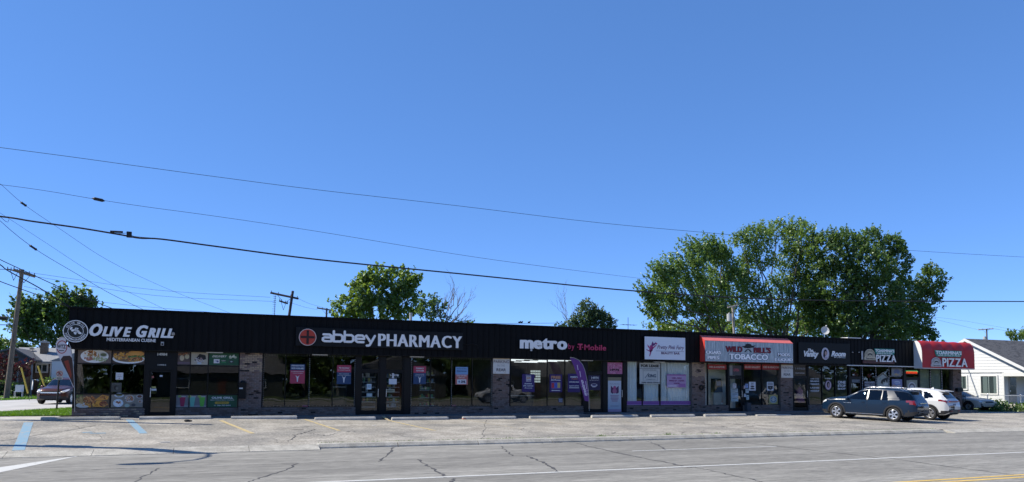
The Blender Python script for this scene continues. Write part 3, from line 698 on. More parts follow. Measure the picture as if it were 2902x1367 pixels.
# unit 5: tobacco shop
ZB5 = V(*R6(350, 980), WY).z; mu6 = [fx(R6, u, 750) for u in (238, 472)]; window(mu6, SILL, HD)
h0, h1 = fx(R6, 496, 850), fx(R6, 662, 850); dth = V(*R6(580, 648), WY).z; door(h0, h1, dth, HD, handle='r'); post(mu6[1]+.02, h0, 0, HD)
mu7 = [fx(R6, u, 750) for u in (672, 902, 1134)]; window(mu7, SILL, HD)
# unit 6: salon
k0, k1 = fx(R7, 72, 850), fx(R7, 250, 850); door(k0, k1, 2.1, HD, handle='r')
mu8 = [fx(R7, u, 750) for u in (258, 427, 588, 750)]; window(mu8, SILL, HD, fw=.05)
# unit 7: pizza
mu9 = [fx(R7, u, 750) for u in (908, 925, 1090, 1250, 1415)]
q0, q1 = fx(R7, 770, 700), fx(R7, 905, 700); door(q0, q1, 2.1, HD, handle='r'); post(mu8[-1]+.02, q0, 0, HD)
mu9 = [fx(R7, u, 700) for u in (920, 1090, 1250, 1418)]; window(mu9, SILL, HD, fw=.07)
q2, q3 = fx(R8, 245, 700), fx(R8, 392, 700); door(q2, q3, 2.1, HD, handle='r'); post(mu9[-1]+.03, q2, 0, HD)
mu10 = [fx(R8, u, 700) for u in (396, 515, 637, 752)]; window(mu10, SILL, HD, fw=.08)
# partition walls between the units and side walls of the show rooms
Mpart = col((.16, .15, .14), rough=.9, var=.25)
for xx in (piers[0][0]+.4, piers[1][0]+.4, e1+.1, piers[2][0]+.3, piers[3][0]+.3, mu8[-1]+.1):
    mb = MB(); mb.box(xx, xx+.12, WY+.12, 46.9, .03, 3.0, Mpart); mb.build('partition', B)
mb = MB()
lx0, lx1 = mu4[0]+.2, mu4[-1]
for i in range(2):
    for j in range(5):
        a = lx0+.4+i*3.0+j*.1; y_ = 39.2+j*1.5; mb.box(a, a+2.0, y_, y_+.14, 2.93, 2.97, M_white_em)
mb.build('ceiling_tube_lights', B)
# small white soffit lights above the windows
for R, u, v in ((R2, 1485, 503), (R3, 718, 527), (R3, 1672, 553), (R4, 1785, 594), (R5, 1090, 510)):
    p = V(*R(u, v), FY+.1); mb = MB(); mb.box(p.x-.35, p.x+.35, FY+.1, FY+.25, FZ0-.07, FZ0-.032, M_white); mb.build('soffit_light', B)
# ================================================================== THINGS ON AND BEFORE THE FACADE
WHITE = col((.82, .81, .80), rough=.5); WSIDE = col((.25, .26, .28), rough=.6); PINK = col((.50, .045, .12), rough=.5); PINKS = col((.2, .02, .06), rough=.6)
stops = [((116, 1190), (341, 1187)), ((395, 1186), (598, 1184)), ((655, 1184), (841, 1183)), ((892, 1186), (1064, 1186)), ((1110, 1187), (1270, 1187)), ((1311, 1186), (1461, 1184)), ((1501, 1185), (1640, 1182)), ((1676, 1184), (1807, 1180)), ((1844, 1183), (1967, 1180)), ((1996, 1181), (2113, 1178)), ((2143, 1178), (2240, 1176))]
sl_ = ['long grey wheel stop at the left corner below the food posters', 'wheel stop below the grill door, second from the left corner', 'wheel stop below the first brick pier with the black mailbox', 'wheel stop below the left pharmacy window with navy and red posters',
 'wheel stop below the right side of the pharmacy doors', 'wheel stop with a rusty red left end before the parking sign pier', 'wheel stop below the phone shop window with purple posters', 'wheel stop starting at the foot of the purple flag',
 'wheel stop below the beauty shop window', 'wheel stop below the tobacco shop door', 'low wheel stop half sunk before the second parking sign pier']
for i, (a, b_) in enumerate(stops):
    Y = 34.0; xa, xb = V(*a, Y).x, V(*b_, Y).x; xm = (xa+xb)/2; z = max(lot_z(xm, Y-.15), lot_z(xm, Y+.1))
    mb = MB(); h = .15 if i < 10 else .09; prof = [(Y-.1, 0), (Y-.1, h*.55), (Y-.055, h*.95), (Y-.03, h), (Y+.05, h), (Y+.075, h*.95), (Y+.11, h*.55), (Y+.11, 0)]
    n = len(prof); vs = []
    for k, xx in enumerate((xa, xa+.05, xb-.05, xb)):
        s = .93 if k in (0, 3) else 1.
        dz_ = lot_z(xm, Y)-.02+rnd.uniform(-.004, .004)
        vs += [(xx, Y+(p[0]-Y)*s, dz_+p[1]*s) for p in prof]
    mb.add(vs, [(k*n+j, k*n+(j+1) % n, (k+1)*n+(j+1) % n, (k+1)*n+j) for k in range(3) for j in range(n)]+[tuple(range(n))[::-1], tuple(range(3*n, 4*n))], M_conc if i else M_conc2)
    if i == 5: mb.box(xa-.02, xa+.12, Y-.13, Y+.0, lot_z(xm, Y), lot_z(xm, Y)+.05, col((.4, .12, .08), rough=.8))
    o = mb.build('wheel_stop'); tag(o, sl_[i], 'wheel stop', 'concrete wheel stops along the shop fronts')

SY = FY-.04
def zof(R, u, v, Y=SY): return V(*R(u, v), Y).z
def xof(R, u, v=350, Y=SY): return V(*R(u, v), Y).x
# --- grill signs
lc = V(*R2(122, 310), SY); r = .47
s = empty('round_logo_sign', (lc.x, SY, lc.z), 'round black and white olive branch logo at the left end of the fascia', 'sign')
mb = MB(); mb.disc(lc.x, lc.z, r, r, SY-.09, col((.02, .022, .02)), n=40, t=.09); mb.build('backing_disc', s)
mb = MB(); mb.ring(lc.x, lc.z, r*.99, r*.99, r*.92, r*.92, SY-.095, WHITE, t=.004, n=40); mb.ring(lc.x, lc.z, r*.62, r*.62, r*.58, r*.58, SY-.095, WHITE, t=.004, n=40); mb.build('ring', s)
mb = MB()
for st, a0, a1, up in (('OLIVE GRILL', 150, 30, 1), ('MEDITERRANEAN CUISINE', 200, 340, 0)):
    for i, ch in enumerate(st):
        if ch == ' ': continue
        a = math.radians(a0+(a1-a0)*i/(len(st)-1)); vs, fs = text_mesh(ch, .03); h = r*.20; ro = a-math.pi/2 if up else a+math.pi/2
        xs = [p[0] for p in vs]; mx_ = (min(xs)+max(xs))/2; q = []
        for p in vs:
            dx, dz_ = (p[0]-mx_)*h*1.15, (p[1]-.36)*h*1.15; q.append((lc.x+r*.77*math.cos(a)+dx*math.cos(ro)-dz_*math.sin(ro), SY-.097, lc.z+r*.77*math.sin(a)+dx*math.sin(ro)+dz_*math.cos(ro)))
        mb.add(q, fs, WHITE)
mb.build('lettering', s)
mb = MB()
for dx, dz_, an, l, w_ in ((-.5, .35, 60, .3, .1), (-.3, .1, 20, .3, .11), (.0, .25, 75, .32, .1), (.2, .0, -10, .36, .12), (.45, -.2, -20, .34, .11), (-.05, -.25, -60, .28, .1), (.15, .3, 30, .25, .09), (.1, -.1, 0, .14, .12)):
    a = math.radians(an); pl_ = []
    for k in range(10):
        t = 2*math.pi*k/10; ex, ez = l*.5*math.cos(t), w_*.9*math.sin(t); pl_.append((lc.x+r*(dx*.7+ex*math.cos(a)-ez*math.sin(a)), lc.z+r*(dz_*.7+ex*math.sin(a)+ez*math.cos(a))))
    mb.prism(pl_, SY-.097, SY-.093, WHITE)
mb.build('olive_branch', s)
s = empty('channel_letter_sign', (xof(R2, 262, 300), SY, zof(R2, 300, 352)), 'white slanted OLIVE GRILL channel letters with cuisine line below', 'sign')
letters('OLIVE GRILL', xof(R2, 262, 300), xof(R2, 1078, 300), (zof(R2, 310, 352)+zof(R2, 1040, 372))/2, (zof(R2, 310, 232)+zof(R2, 730, 250))/2, SY, WHITE, s, bold=.03, shear=.3, depth=.08, gap=.05, side=WSIDE, fat=.022, sizes=[1, .8, .8, .8, .8, 1, 1, .8, .8, .8, .8])
mb = MB(); add_text(mb, 'MEDITERRANEAN CUISINE', xof(R2, 425, 395), xof(R2, 907, 395), (zof(R2, 430, 404)+zof(R2, 900, 419))/2, (zof(R2, 430, 371)+zof(R2, 900, 388))/2, SY, WHITE, .02, 0, .04); mb.build('cuisine_line', s)
p = V(*R2(1078, 338), SY); mb = MB(); mb.cyl((p.x, SY, p.z+.05), (p.x, SY-.14, p.z), .05, .07, col((.3, .3, .3)), n=10); mb.box(p.x-.03, p.x+.03, SY-.02, SY+.03, p.z-.05, p.z+.1, M_black); tag(mb.build('security_light'), 'small grey lamp at the right end of the grill lettering', 'light')
p = V(*R2(972, 432), SY); mb = MB(); mb.box(p.x-.06, p.x+.06, SY-.12, SY+.02, p.z-.08, p.z+.08, col((.4, .4, .4))); mb.cyl((p.x, SY-.13, p.z-.02), (p.x, SY-.1, p.z-.02), .045, mat=M_black); tag(mb.build('security_camera'), 'small grey camera box on the fascia above the grill door', 'camera')
# --- pharmacy sign
xa, xb = xof(R3, 478, 370), xof(R4, 556, 420); zb = zof(R3, 900, 462); zt = zof(R3, 900, 283)
s = empty('pharmacy_sign', (xa, SY, zb), 'abbey PHARMACY letters on a black backing box with red cross disc', 'sign')
mb = MB(); mb.box(xa, xb, SY-.10, SY-.0, zb, zt, col((.0045, .005, .0065), rough=.5, spec=.25)); mb.build('backing_box', s); PY = SY-.103
c = V(*R3(594, 368), PY); rr = .385
mb = MB(); mb.disc(c.x, c.z, rr, rr, PY-.07, col((.45, .05, .03)), n=36, t=.07); mb.ring(c.x, c.z, rr*1.03, rr*1.03, rr*.95, rr*.95, PY-.075, col((.55, .45, .42)), t=.078, n=36); mb.build('red_disc', s)
mb = MB(); k_ = rr*.82; q = rr*.14; cc = col((.03, .01, .01)); mb.box(c.x-q, c.x+q, PY-.078, PY-.071, c.z-k_, c.z+k_, cc); mb.box(c.x-k_, c.x-q, PY-.078, PY-.071, c.z-q, c.z+q, cc); mb.box(c.x+q, c.x+k_, PY-.078, PY-.071, c.z-q, c.z+q, cc); mb.build('cross', s)
GL = dict(a=[[(.08, 1), (.7, 1), (.92, .8), (.92, 0), (.2, 0), (.02, .14), (.02, .42), (.2, .56), (.92, .56)]], b=[[(0, 1.52), (0, 0), (.72, 0), (.92, .2), (.92, .8), (.72, 1), (0, 1)]],
    e=[[(0, .5), (.92, .5), (.92, .8), (.72, 1), (.2, 1), (0, .8), (0, .2), (.2, 0), (.86, 0)]], y=[[(0, 1), (.46, .1)], [(.95, 1), (.4, -.42), (.25, -.5), (.08, -.5)]])
xs_ = [xof(R3, u, 380, PY) for u in (742, 850, 957, 1065, 1168)]; xe = xof(R3, 1238, 380, PY); z0_ = zof(R3, 980, 415, PY); z1_ = zof(R3, 980, 342, PY)
z0_ = (zof(R3, 740, 405, PY)+zof(R3, 1130, 417, PY))/2; z1_ = (zof(R3, 740, 340, PY)+zof(R3, 1130, 352, PY))/2
ww = (xs_[1]-xs_[0])*.82
for ch, x_ in zip('abbey', xs_):
    mb = MB()
    for path in GL[ch]: ribbon(mb, [(x_+a*ww/.95, z0_+b_*(z1_-z0_)) for a, b_ in path], .105, PY, WHITE, .07)
    mb.build('letter', s)
letters('PHARMACY', xof(R3, 1290, 400, PY), xof(R4, 542, 420, PY), (zof(R3, 1300, 452, PY)+zof(R4, 500, 477, PY))/2, (zof(R3, 1300, 328, PY)+zof(R4, 500, 350, PY))/2, PY, WHITE, s, bold=.0, depth=.07, gap=.13, side=WSIDE, fat=.035)
pts = [V(*R4(u, v), SY-.02) for u, v in ((560, 425), (600, 440), (650, 432), (700, 442), (708, 470), (708, 482))]; mb = MB(); mb.tube(pts, .018, M_black); tag(mb.build('conduit'), 'thin bent black conduit right of the pharmacy letters', 'conduit')
# --- phone shop sign
s = empty('phone_shop_sign', (xof(R4, 1118, 430), SY, zof(R4, 1300, 480)), 'white metro letters followed by smaller pink lettering on the fascia', 'sign')
zb = (zof(R4, 1150, 472)+zof(R4, 1530, 486))/2; zt = (zof(R4, 1150, 383)+zof(R4, 1530, 398))/2
letters('metro', xof(R4, 1120, 430), xof(R4, 1574, 430), zb, zb+(zt-zb), SY, WHITE, s, bold=.03, depth=.08, gap=.04, caps=.545, side=WSIDE, fat=.035)
zb2 = zof(R4, 1780, 493); zt2 = zof(R4, 1780, 438)
letters('by', xof(R4, 1592, 465), xof(R4, 1652, 465), zb2+.03, zt2+.03, SY, PINK, s, bold=.0, depth=.05, side=PINKS)
mb = MB(); xT0, xT1 = xof(R4, 1683, 465), xof(R4, 1737, 465); add_text(mb, 'T', xT0+.03, xT1-.03, zb2, zt2+.02, SY, PINK, .05, 0, .05); w_ = xT1-xT0; h_ = zt2-zb2
for dx in (0, w_-.05): mb.box(xT0+dx, xT0+dx+.05, SY-.05, SY, zb2+h_*.35, zb2+h_*.55, PINK)
mb.box(xT0+w_*.3, xT1-w_*.3, SY-.049, SY-.001, zb2, zb2+.03, PINK); mb.build('letter', s)
letters('Mobile', xof(R4, 1750, 465), xof(R4, 1962, 465), zb2, zt2, SY, PINK, s, bold=.01, depth=.05, side=PINKS, fat=.008)
p = V(*R4(1230, 492), SY); mb = MB(); mb.box(p.x-.045, p.x+.045, SY-.06, SY+.02, p.z-.06, p.z+.05, col((.5, .5, .5))); tag(mb.build('junction_box'), 'tiny pale box on the fascia under the letter m', 'box')
# --- beauty shop sign board (generic winged dancer)
MG = (.36, .03, .17)
bx = rect(R5, 904, 228, 1368, 485, SY)
fairy = [('e', .16, .58, .035, .05, MG), ('p', [(.13, .55), (.21, .58), (.19, .38), (.13, .32), (.11, .16), (.125, .12), (.15, .3), (.17, .36), (.11, .44)], MG), ('p', [(.13, .38), (.03, .45), (.04, .42), (.12, .33)], MG), ('p', [(.19, .52), (.28, .66), (.29, .63), (.2, .46)], MG),
    ('p', [(.12, .55), (.06, .66), (.08, .54), (.12, .46)], MG), ('p', [(.16, .66), (.19, .80), (.22, .70), (.28, .78), (.24, .62), (.18, .58)], (.12, .02, .14)), ('e', .28, .70, .025, .035, MG)]
tag_ = ptag('beauty_shop_sign', None, bx, SY-.12, (.66, .70, .78), fairy+[('t', 'Pretty Pink Fairy', .30, .42, .97, .64, (.12, .02, .10), .004, .35), ('r', .27, .375, .97, .385, (.08, .02, .08)), ('t', 'BEAUTY BAR', .40, .24, .86, .345, (.10, .02, .09), .02)],
    'white rectangular sign board with a magenta winged dancer and beauty lettering', 'sign')
mb = MB(); mb.box(bx[0]-.02, bx[1]+.02, SY-.113, SY+.02, bx[2]-.02, bx[3]+.02, M_black); o = mb.build('cabinet', tag_)

# --- tobacco awning sign
RED = col((.58, .05, .04), rough=.5, var=.12); REDF = col((.42, .02, .025), rough=.6, var=.08)
aY = FY-.45; xa, xb = V(*R6(205, 330), aY).x, V(*R6(1291, 350), aY).x; zb = V(*R6(700, 465), aY).z; zt = (V(*R6(250, 195), aY).z+V(*R6(1200, 232), aY).z)/2
ztb = (V(*R6(300, 135), FY).z+V(*R6(1100, 168), FY).z)/2
s = empty('awning_sign', (xa, aY, zb), 'boxy red awning with weathered grey front reading WILD BILL\'S TOBACCO', 'awning')
mb = MB(); vs = [(xa, FY+.018, zb), (xa, aY, zb), (xa, aY, zt), (xa, FY+.018, ztb), (xb, FY+.018, zb), (xb, aY, zb), (xb, aY, zt), (xb, FY+.018, ztb)]
mb.add(vs, [(0, 1, 2, 3), (7, 6, 5, 4), (0, 4, 5, 1), (1, 5, 6, 2)], RED); mb.build('awning_box', s)
mb = MB(); mb.add(vs, [(3, 2, 6, 7)], col((.72, .17, .15), rough=.5, var=.12)); mb.build('awning_top', s)  # paler red top: fading, with sun glare painted into the colour
M_wood = mottled('weathered_sign_boards', (.26, .32, .36), (.52, .57, .6), scale=2.5, fine=18, fine_amt=.3, stretch=(5, 1, .5), rough=.8)
nb = 18
for i in range(nb):
    a = xa+.03+(xb-xa-.06)*i/nb; b_ = xa+.03+(xb-xa-.06)*(i+1)/nb-.012; mb = MB(); mb.box(a, b_, aY-.02, aY-.002, zb+.02, zt-.02, M_wood); mb.build('sign_board', s)
mb = MB(); mb.box(xa, xb, aY-.001, aY+.001, zb, zt, col((.03, .03, .03))); mb.build('sign_backing', s)
TY = aY-.022; NAVY = col((.02, .05, .13)); WH = col((.9, .9, .92)); DR = col((.22, .015, .02)); 
def bt(st, u0, v0, u1, v1, mat, out, bold=.03, o=.02, name='lettering', y=TY):
    X0, X1, Z0, Z1 = rect(R6, u0, v0, u1, v1, y); mb = MB()
    add_text(mb, st, X0-o*.6, X1+o*.6, Z0-o*.6, Z1+o*.6, y-.001, out, bold+.01, 0, .004, fat=.035); add_text(mb, st, X0, X1, Z0, Z1, y-.014, mat, bold, 0, .003, fat=.016); mb.build(name, s)
bt('CIGARS', 217, 322, 400, 362, WH, NAVY, .01); bt('PIPES', 238, 388, 380, 428, WH, NAVY, .01)
bt('MODS', 1103, 352, 1246, 390, WH, NAVY, .01); bt('E-LIQUID', 1063, 414, 1282, 456, WH, NAVY, .01)
bt('WILD', 463, 270, 662, 338, DR, NAVY, .02, .02); bt("BILL'S", 808, 284, 1012, 350, DR, NAVY, .02, .02)
bt('TOBACCO', 505, 362, 978, 434, WH, NAVY, .02, .04)
def P6(u, v): p = V(*R6(u, v), TY); return (p.x, p.z)
mb = MB(); BK = col((.015, .015, .018))
mb.prism([P6(*q) for q in ((658, 270), (700, 262), (706, 243), (730, 236), (765, 240), (785, 262), (828, 258), (795, 285), (735, 294), (690, 288))], TY-.012, TY-.004, BK)
mb.prism([P6(*q) for q in ((735, 300), (760, 310), (788, 345), (765, 338), (742, 312), (728, 312), (706, 338), (685, 342), (712, 310))], TY-.012, TY-.004, BK); mb.build('hat_and_moustache', s)
# --- salon sign
xa, xb, zb, zt = rect(R7, 140, 228, 772, 478, SY)
s = empty('salon_sign', (xa, SY, zb), 'black flat sign panel with white The Vanity Room script and portrait oval', 'sign')
mb = MB(); mb.box(xa, xb, SY-.03, SY+.0, zb, zt, col((.004, .004, .005), rough=.5, spec=.25)); mb.build('backing_panel', s); VY = SY-.033
def t7(st, u0, v0, u1, v1, mat=WHITE, bold=.03, shear=.3, d=.02, y=VY, parent=None, R=R7):
    X0, X1, Z0, Z1 = rect(R, u0, v0, u1, v1, y); mb = MB(); add_text(mb, st, X0, X1, Z0, Z1, y-.002, mat, bold, shear, d); return mb.build('lettering', parent or s)
t7('The', 255, 298, 320, 338); t7('Vanity', 208, 325, 388, 418, bold=.045); t7('Room', 543, 328, 720, 395, bold=.045); t7('BY CHRISTINA', 580, 402, 716, 412, bold=0, shear=0)
c = V(*R7(470, 360), VY); a_, b_ = .30, .37
mb = MB(); mb.disc(c.x, c.z, a_, b_, VY-.02, col((.55, .50, .58)), t=.02, n=32); mb.disc(c.x+.03, c.z-.27, .17, .09, VY-.0225, col((.40, .33, .40)), t=.002); mb.disc(c.x, c.z+.08, .15, .2, VY-.024, BK, t=.002); mb.disc(c.x-.1, c.z-.08, .08, .17, VY-.0235, BK, t=.002); mb.disc(c.x+.03, c.z+.03, .085, .13, VY-.026, col((.42, .27, .25)), t=.002)
mb.ring(c.x, c.z, a_*1.04, b_*1.04, a_*.97, b_*.97, VY-.024, col((.6, .6, .65)), t=.02); mb.build('portrait_oval', s)
# --- pizza sign on the fascia and pizza awning
CRM = col((.55, .47, .34)); GRN = col((.02, .22, .17)); 
def pizza_sign(R, u, v, sc, y, s, chef, grn_u, name_box, small_box, pizza_box, letter_mat, logo_mat):
    # arched badge
    X0, X1, Z0, Z1 = rect(R, *chef, y); w, h = X1-X0, Z1-Z0
    arch = [(0, .0), (1, .0), (1.0, .22), (.94, .30)]+[(.5+.44*math.cos(t), .5+.5*math.sin(t)) for t in np.linspace(0, math.pi, 12)]+[(.06, .30), (0, .22)]
    mb = MB(); mb.prism([(X0+a*w, Z0+b*h) for a, b in arch], y-.06, y, logo_mat)
    for k in (.88, .62): mb.ring(X0+.5*w, Z0+.5*h, .44*w*k, .5*h*k, .44*w*(k-.05), .5*h*(k-.05), y-.062, BK, t=.003, n=24)
    for k in range(9):
        a = math.pi*(k+.5)/9; cx_, cz_ = X0+w*(.5+.33*math.cos(a)), Z0+h*(.5+.38*math.sin(a)); mb.box(cx_-.03, cx_+.03, y-.063, y-.061, cz_-.018, cz_+.018, col((.15, .12, .08)))
    mb.box(X0+.04*w, X0+.96*w, y-.0645, y-.0605, Z0+.02*h, Z0+.28*h, logo_mat); add_text(mb, "Toarmina's", X0+.1*w, X0+.9*w, Z0+.06*h, Z0+.22*h, y-.066, BK, .03, .3)
    mb.disc(X0+.5*w, Z0+.48*h, .2*w, .14*h, y-.066, BK, t=.004); mb.disc(X0+.5*w, Z0+.43*h, .14*w, .06*h, y-.068, logo_mat, t=.002)
    mb.build('arched_badge', s)
    a, b, c_, d = rect(R, *grn_u, y); mb = MB(); mb.prism([(a, d), (b, d), (b, c_+.35*(d-c_)), (b-.04*(b-a), c_), (a+.06*(b-a), c_), (a+.02, c_+.5*(d-c_))], y-.05, y, GRN); mb.build('green_backing', s)
    mb = MB(); add_text(mb, "TOARMINA'S", *rect(R, *name_box, y), y-.052, letter_mat, .04, 0, .01); add_text(mb, 'HOME OF THE 24" PIZZA', *rect(R, *small_box, y), y-.052, letter_mat, .015, 0, .004); mb.build('name_lettering', s)
    a, b, c_, d = rect(R, *pizza_box, y); letters('PIZZA', a, b, c_, d, y-.01, letter_mat, s, bold=.015, depth=.07, gap=.08, side=WSIDE, fat=.014)
def R9(u, v): return 2440+u/7.58, 940+v/7.58
s = empty('pizza_sign', V(*R9(400, 650), SY), 'pizza sign with arched cream badge mounted on the black fascia', 'sign')
X0, X1, Z0, Z1 = rect(R9, 30, 625, 700, 690, SY); mb = MB(); mb.box(X0, X1, SY-.08, SY, Z0, Z1, col((.09, .035, .03))); mb.build('brown_raceway', s)
X0, X1, Z0, Z1 = rect(R9, 6, 420, 38, 600, SY); mb = MB(); mb.box(X0, X1, SY-.03, SY, Z0, Z1, col((.45, .45, .47))); mb.build('white_edge', s)
pizza_sign(R9, 0, 0, 1, SY, s, (58, 378, 300, 612), (285, 372, 708, 495), (292, 382, 698, 448), (330, 456, 662, 490), (308, 498, 730, 650), WHITE, CRM)
for u in (803, 882): 
    p = V(*R7(u, 342), SY); mb = MB(); mb.cyl((p.x, SY+.02, p.z), (p.x, SY-.06, p.z), .03, mat=col((.4, .4, .4))); o = mb.build('sign_bracket'); tag(o, 'small grey stub on the fascia, %s one between salon and pizza signs' % ('left' if u < 850 else 'right'), 'bracket', 'stubs left on the fascia')
# barrel awning
aY = FY-.62; xa, xb = V(*R9(1312, 500), aY).x, V(2761, 1000, aY).x; zb = V(*R9(1700, 785), aY).z; zt = FZ1+.04
s = empty('barrel_awning', (xa, aY, zb), 'bright red rounded pizza awning with white end panel at the right end', 'awning')
prof = [(aY, zb)]+[(aY+.0, zb+.9)]+[(aY+.42-.42*math.cos(t), zb+.98+(zt-zb-.98)*math.sin(t)) for t in np.linspace(0, math.pi/2, 9)]+[(FY+.0, zt)]
def lerp(a, b, t): return a+(b-a)*t
nseg = 5
for g_ in range(nseg):
    mb = MB(); vs = []; NX = 8; npf = 22
    # resample profile
    L_ = [0]; 
    for i in range(1, len(prof)): L_.append(L_[-1]+math.dist(prof[i], prof[i-1]))
    def pr(t):
        d = t*L_[-1]
        for i in range(1, len(prof)):
            if L_[i] >= d-1e-9: f = (d-L_[i-1])/max(1e-9, L_[i]-L_[i-1]); return lerp(prof[i-1][0], prof[i][0], f), lerp(prof[i-1][1], prof[i][1], f)
        return prof[-1]
    for i in range(NX+1):
        fxx = i/NX; X = xa+(xb-xa)*(g_+fxx)/nseg
        for j in range(npf+1):
            y_, z_ = pr(j/npf); up = sstep(zb+.85, zb+1.25, z_); bul = .055*math.sin(math.pi*fxx)*up-.012*up
            vs.append((X, y_-bul*.75, z_+bul*.6))
    mb.add(vs, [(i*(npf+1)+j, (i+1)*(npf+1)+j, (i+1)*(npf+1)+j+1, i*(npf+1)+j+1) for i in range(NX) for j in range(npf)], REDF, True); mb.build('awning_segment', s)
for X, nm in ((xa, 'end_panel'), (xb, 'end_panel')):
    mb = MB(); mb.prism([(p[0], p[1]) for p in prof]+[(FY+.02, zb)], X-.012 if X == xa else X-.006, X+.001 if X == xa else X+.006, M_white if X == xa else REDF, 'X'); mb.build(nm, s)
mb = MB(); mb.box(xa, xb, aY+.005, FY, zb-.05, zb-.001, M_white); mb.build('white_valance', s)
PZY = aY-.002
pizza_sign(R9, 0, 0, 1, PZY, s, (1495, 555, 1712, 755), (1580, 410, 2150, 545), (1590, 418, 2145, 497), (1640, 503, 2110, 532), (1730, 570, 2262, 755), WHITE, col((.5, .5, .52)))

# --- parking signs on piers
for k, (R, b_) in enumerate(((R4, (856, 570, 1017, 727)), (R6, (1140, 492, 1284, 655)))):
    X0, X1, Z0, Z1 = rect(R, *b_, PIERY-.03); 
    o = ptag('parking_sign', None, (X0, X1, Z0, Z1), PIERY-.06, (.62, .60, .56), [('r', 0, .93, 1, 1, (.45, .33, .2)), ('t', 'PARKING', .03, .66, .97, .85, (.10, .06, .05), .01), ('t', 'IN THE', .26, .45, .70, .58, (.32, .31, .3), .0), ('t', 'REAR', .2, .16, .78, .34, (.06, .05, .06), .02), ('r', .1, .03, .15, .08, (.5, .36, .2)), ('r', .7, .05, .74, .1, (.5, .36, .2))],
        ['weathered white PARKING IN THE REAR sign on the pier left of the phone shop', 'white PARKING IN THE REAR sign on the pier between tobacco shop and salon'][k], 'sign', 'parking in the rear signs')
# --- posters on the glass
GY = WY-.03
def poster(R, box, basec, els, label, cat='poster', group=None, name='window_poster', Y=None): return ptag(name, R, box, Y or GY, basec, els, label, cat, group)
FRY = [(.55, .27, .04), (.68, .38, .08), (.36, .14, .03), (.6, .34, .1)]; GRN_ = [(.06, .14, .03), (.10, .2, .05), (.2, .26, .08)]; MEAT = [(.32, .1, .03), (.45, .17, .05), (.15, .05, .02), (.55, .28, .1)]
X = mu
TP = (145, 483, 470, 624)
poster(R2, (140, 482, 470, 624), (.16, .12, .10), [('r', 0, .8, 1, .9, (.2, .15, .12)), ('e', .5, .5, .42, .47, (.78, .8, .8)), ('e', .5, .5, .34, .38, (.7, .71, .68)), ('s', .38, .65, .17, .2, 26, .07, MEAT), ('s', .46, .5, .2, .22, 20, .07, [(.45, .33, .15), (.4, .28, .12)]), ('s', .36, .3, .16, .12, 20, .06, [(.4, .2, .14), (.35, .12, .1)]), ('e', .76, .6, .12, .16, (.5, .52, .5)), ('e', .76, .6, .09, .11, (.12, .15, .08)), ('s', .66, .3, .2, .12, 26, .06, [(.35, .42, .2), (.45, .48, .33)])],
    'poster of a white plate of grilled food above the leftmost window', group='food posters on the grill windows')
poster(R2, (480, 490, 798, 630), (.07, .045, .035), [('e', .5, .35, .5, .33, (.78, .8, .8)), ('e', .5, .4, .44, .27, (.2, .13, .08)), ('s', .27, .55, .24, .25, 70, .06, FRY), ('e', .72, .72, .26, .22, (.6, .28, .07)), ('e', .7, .77, .2, .13, (.7, .36, .1)), ('r', .48, .5, .98, .56, (.12, .2, .05)), ('s', .74, .52, .25, .07, 30, .05, GRN_), ('s', .72, .35, .25, .12, 34, .06, MEAT), ('s', .66, .24, .2, .08, 14, .05, FRY)],
    'poster of a burger and fries on a plate, left of the grill door', group='food posters on the grill windows')
poster(R2, (122, 930, 450, 1055), (.13, .09, .06), [('s', .1, .85, .12, .2, 14, .06, GRN_), ('e', .22, .15, .22, .2, (.5, .52, .5)), ('s', .2, .55, .2, .3, 60, .06, [(.42, .34, .16), (.36, .25, .1), (.2, .16, .06)]), ('s', .42, .5, .2, .36, 60, .06, MEAT), ('p', [(.55, .55), (.78, .98), (.98, .85), (.95, .6), (.7, .5)], (.62, .28, .05)), ('s', .8, .75, .1, .14, 24, .05, MEAT), ('p', [(.5, .05), (.62, .5), (.9, .45), (.97, .2), (.85, .02)], (.68, .32, .05)), ('e', .82, .26, .12, .2, (.22, .06, .03)), ('s', .82, .26, .1, .16, 20, .04, MEAT), ('s', .42, .2, .22, .15, 30, .05, FRY)],
    'poster of golden wraps and fries below the leftmost window', group='food posters on the grill windows')
poster(R2, (468, 930, 782, 1055), (.26, .24, .2), [('e', .24, .95, .15, .18, (.5, .56, .62)), ('e', .24, .96, .1, .11, (.2, .2, .1)), ('e', .22, .33, .16, .31, (.6, .72, .8)), ('e', .22, .33, .12, .24, (.74, .78, .8)), ('s', .22, .38, .09, .1, 12, .06, MEAT), ('e', .57, .68, .15, .3, (.5, .5, .48)), ('s', .57, .7, .12, .23, 50, .035, MEAT), ('e', .88, .85, .1, .16, (.5, .5, .5)), ('e', .88, .85, .075, .11, (.14, .06, .04)), ('e', .92, .45, .08, .14, (.42, .42, .42)), ('s', .92, .45, .06, .1, 12, .03, MEAT), ('e', .5, .13, .08, .14, (.4, .5, .42)), ('e', .7, .18, .07, .12, (.08, .08, .09)), ('s', .5, .5, .48, .45, 50, .02, [(.3, .28, .25), (.08, .07, .06)])],
    'poster of many small bowls and plates beside the grill door', group='food posters on the grill windows')
poster(R2, (1120, 510, 1243, 634), (.10, .07, .06), [('r', 0, 0, 1, .2, (.14, .1, .12)), ('e', .35, .5, .18, .22, (.5, .42, .28)), ('e', .75, .62, .18, .2, (.45, .4, .25)), ('s', .3, .75, .25, .12, 14, .08, MEAT), ('s', .7, .82, .25, .1, 14, .08, MEAT)], 'small poster of two cups of food, right of the grill door', group='food posters on the grill windows')
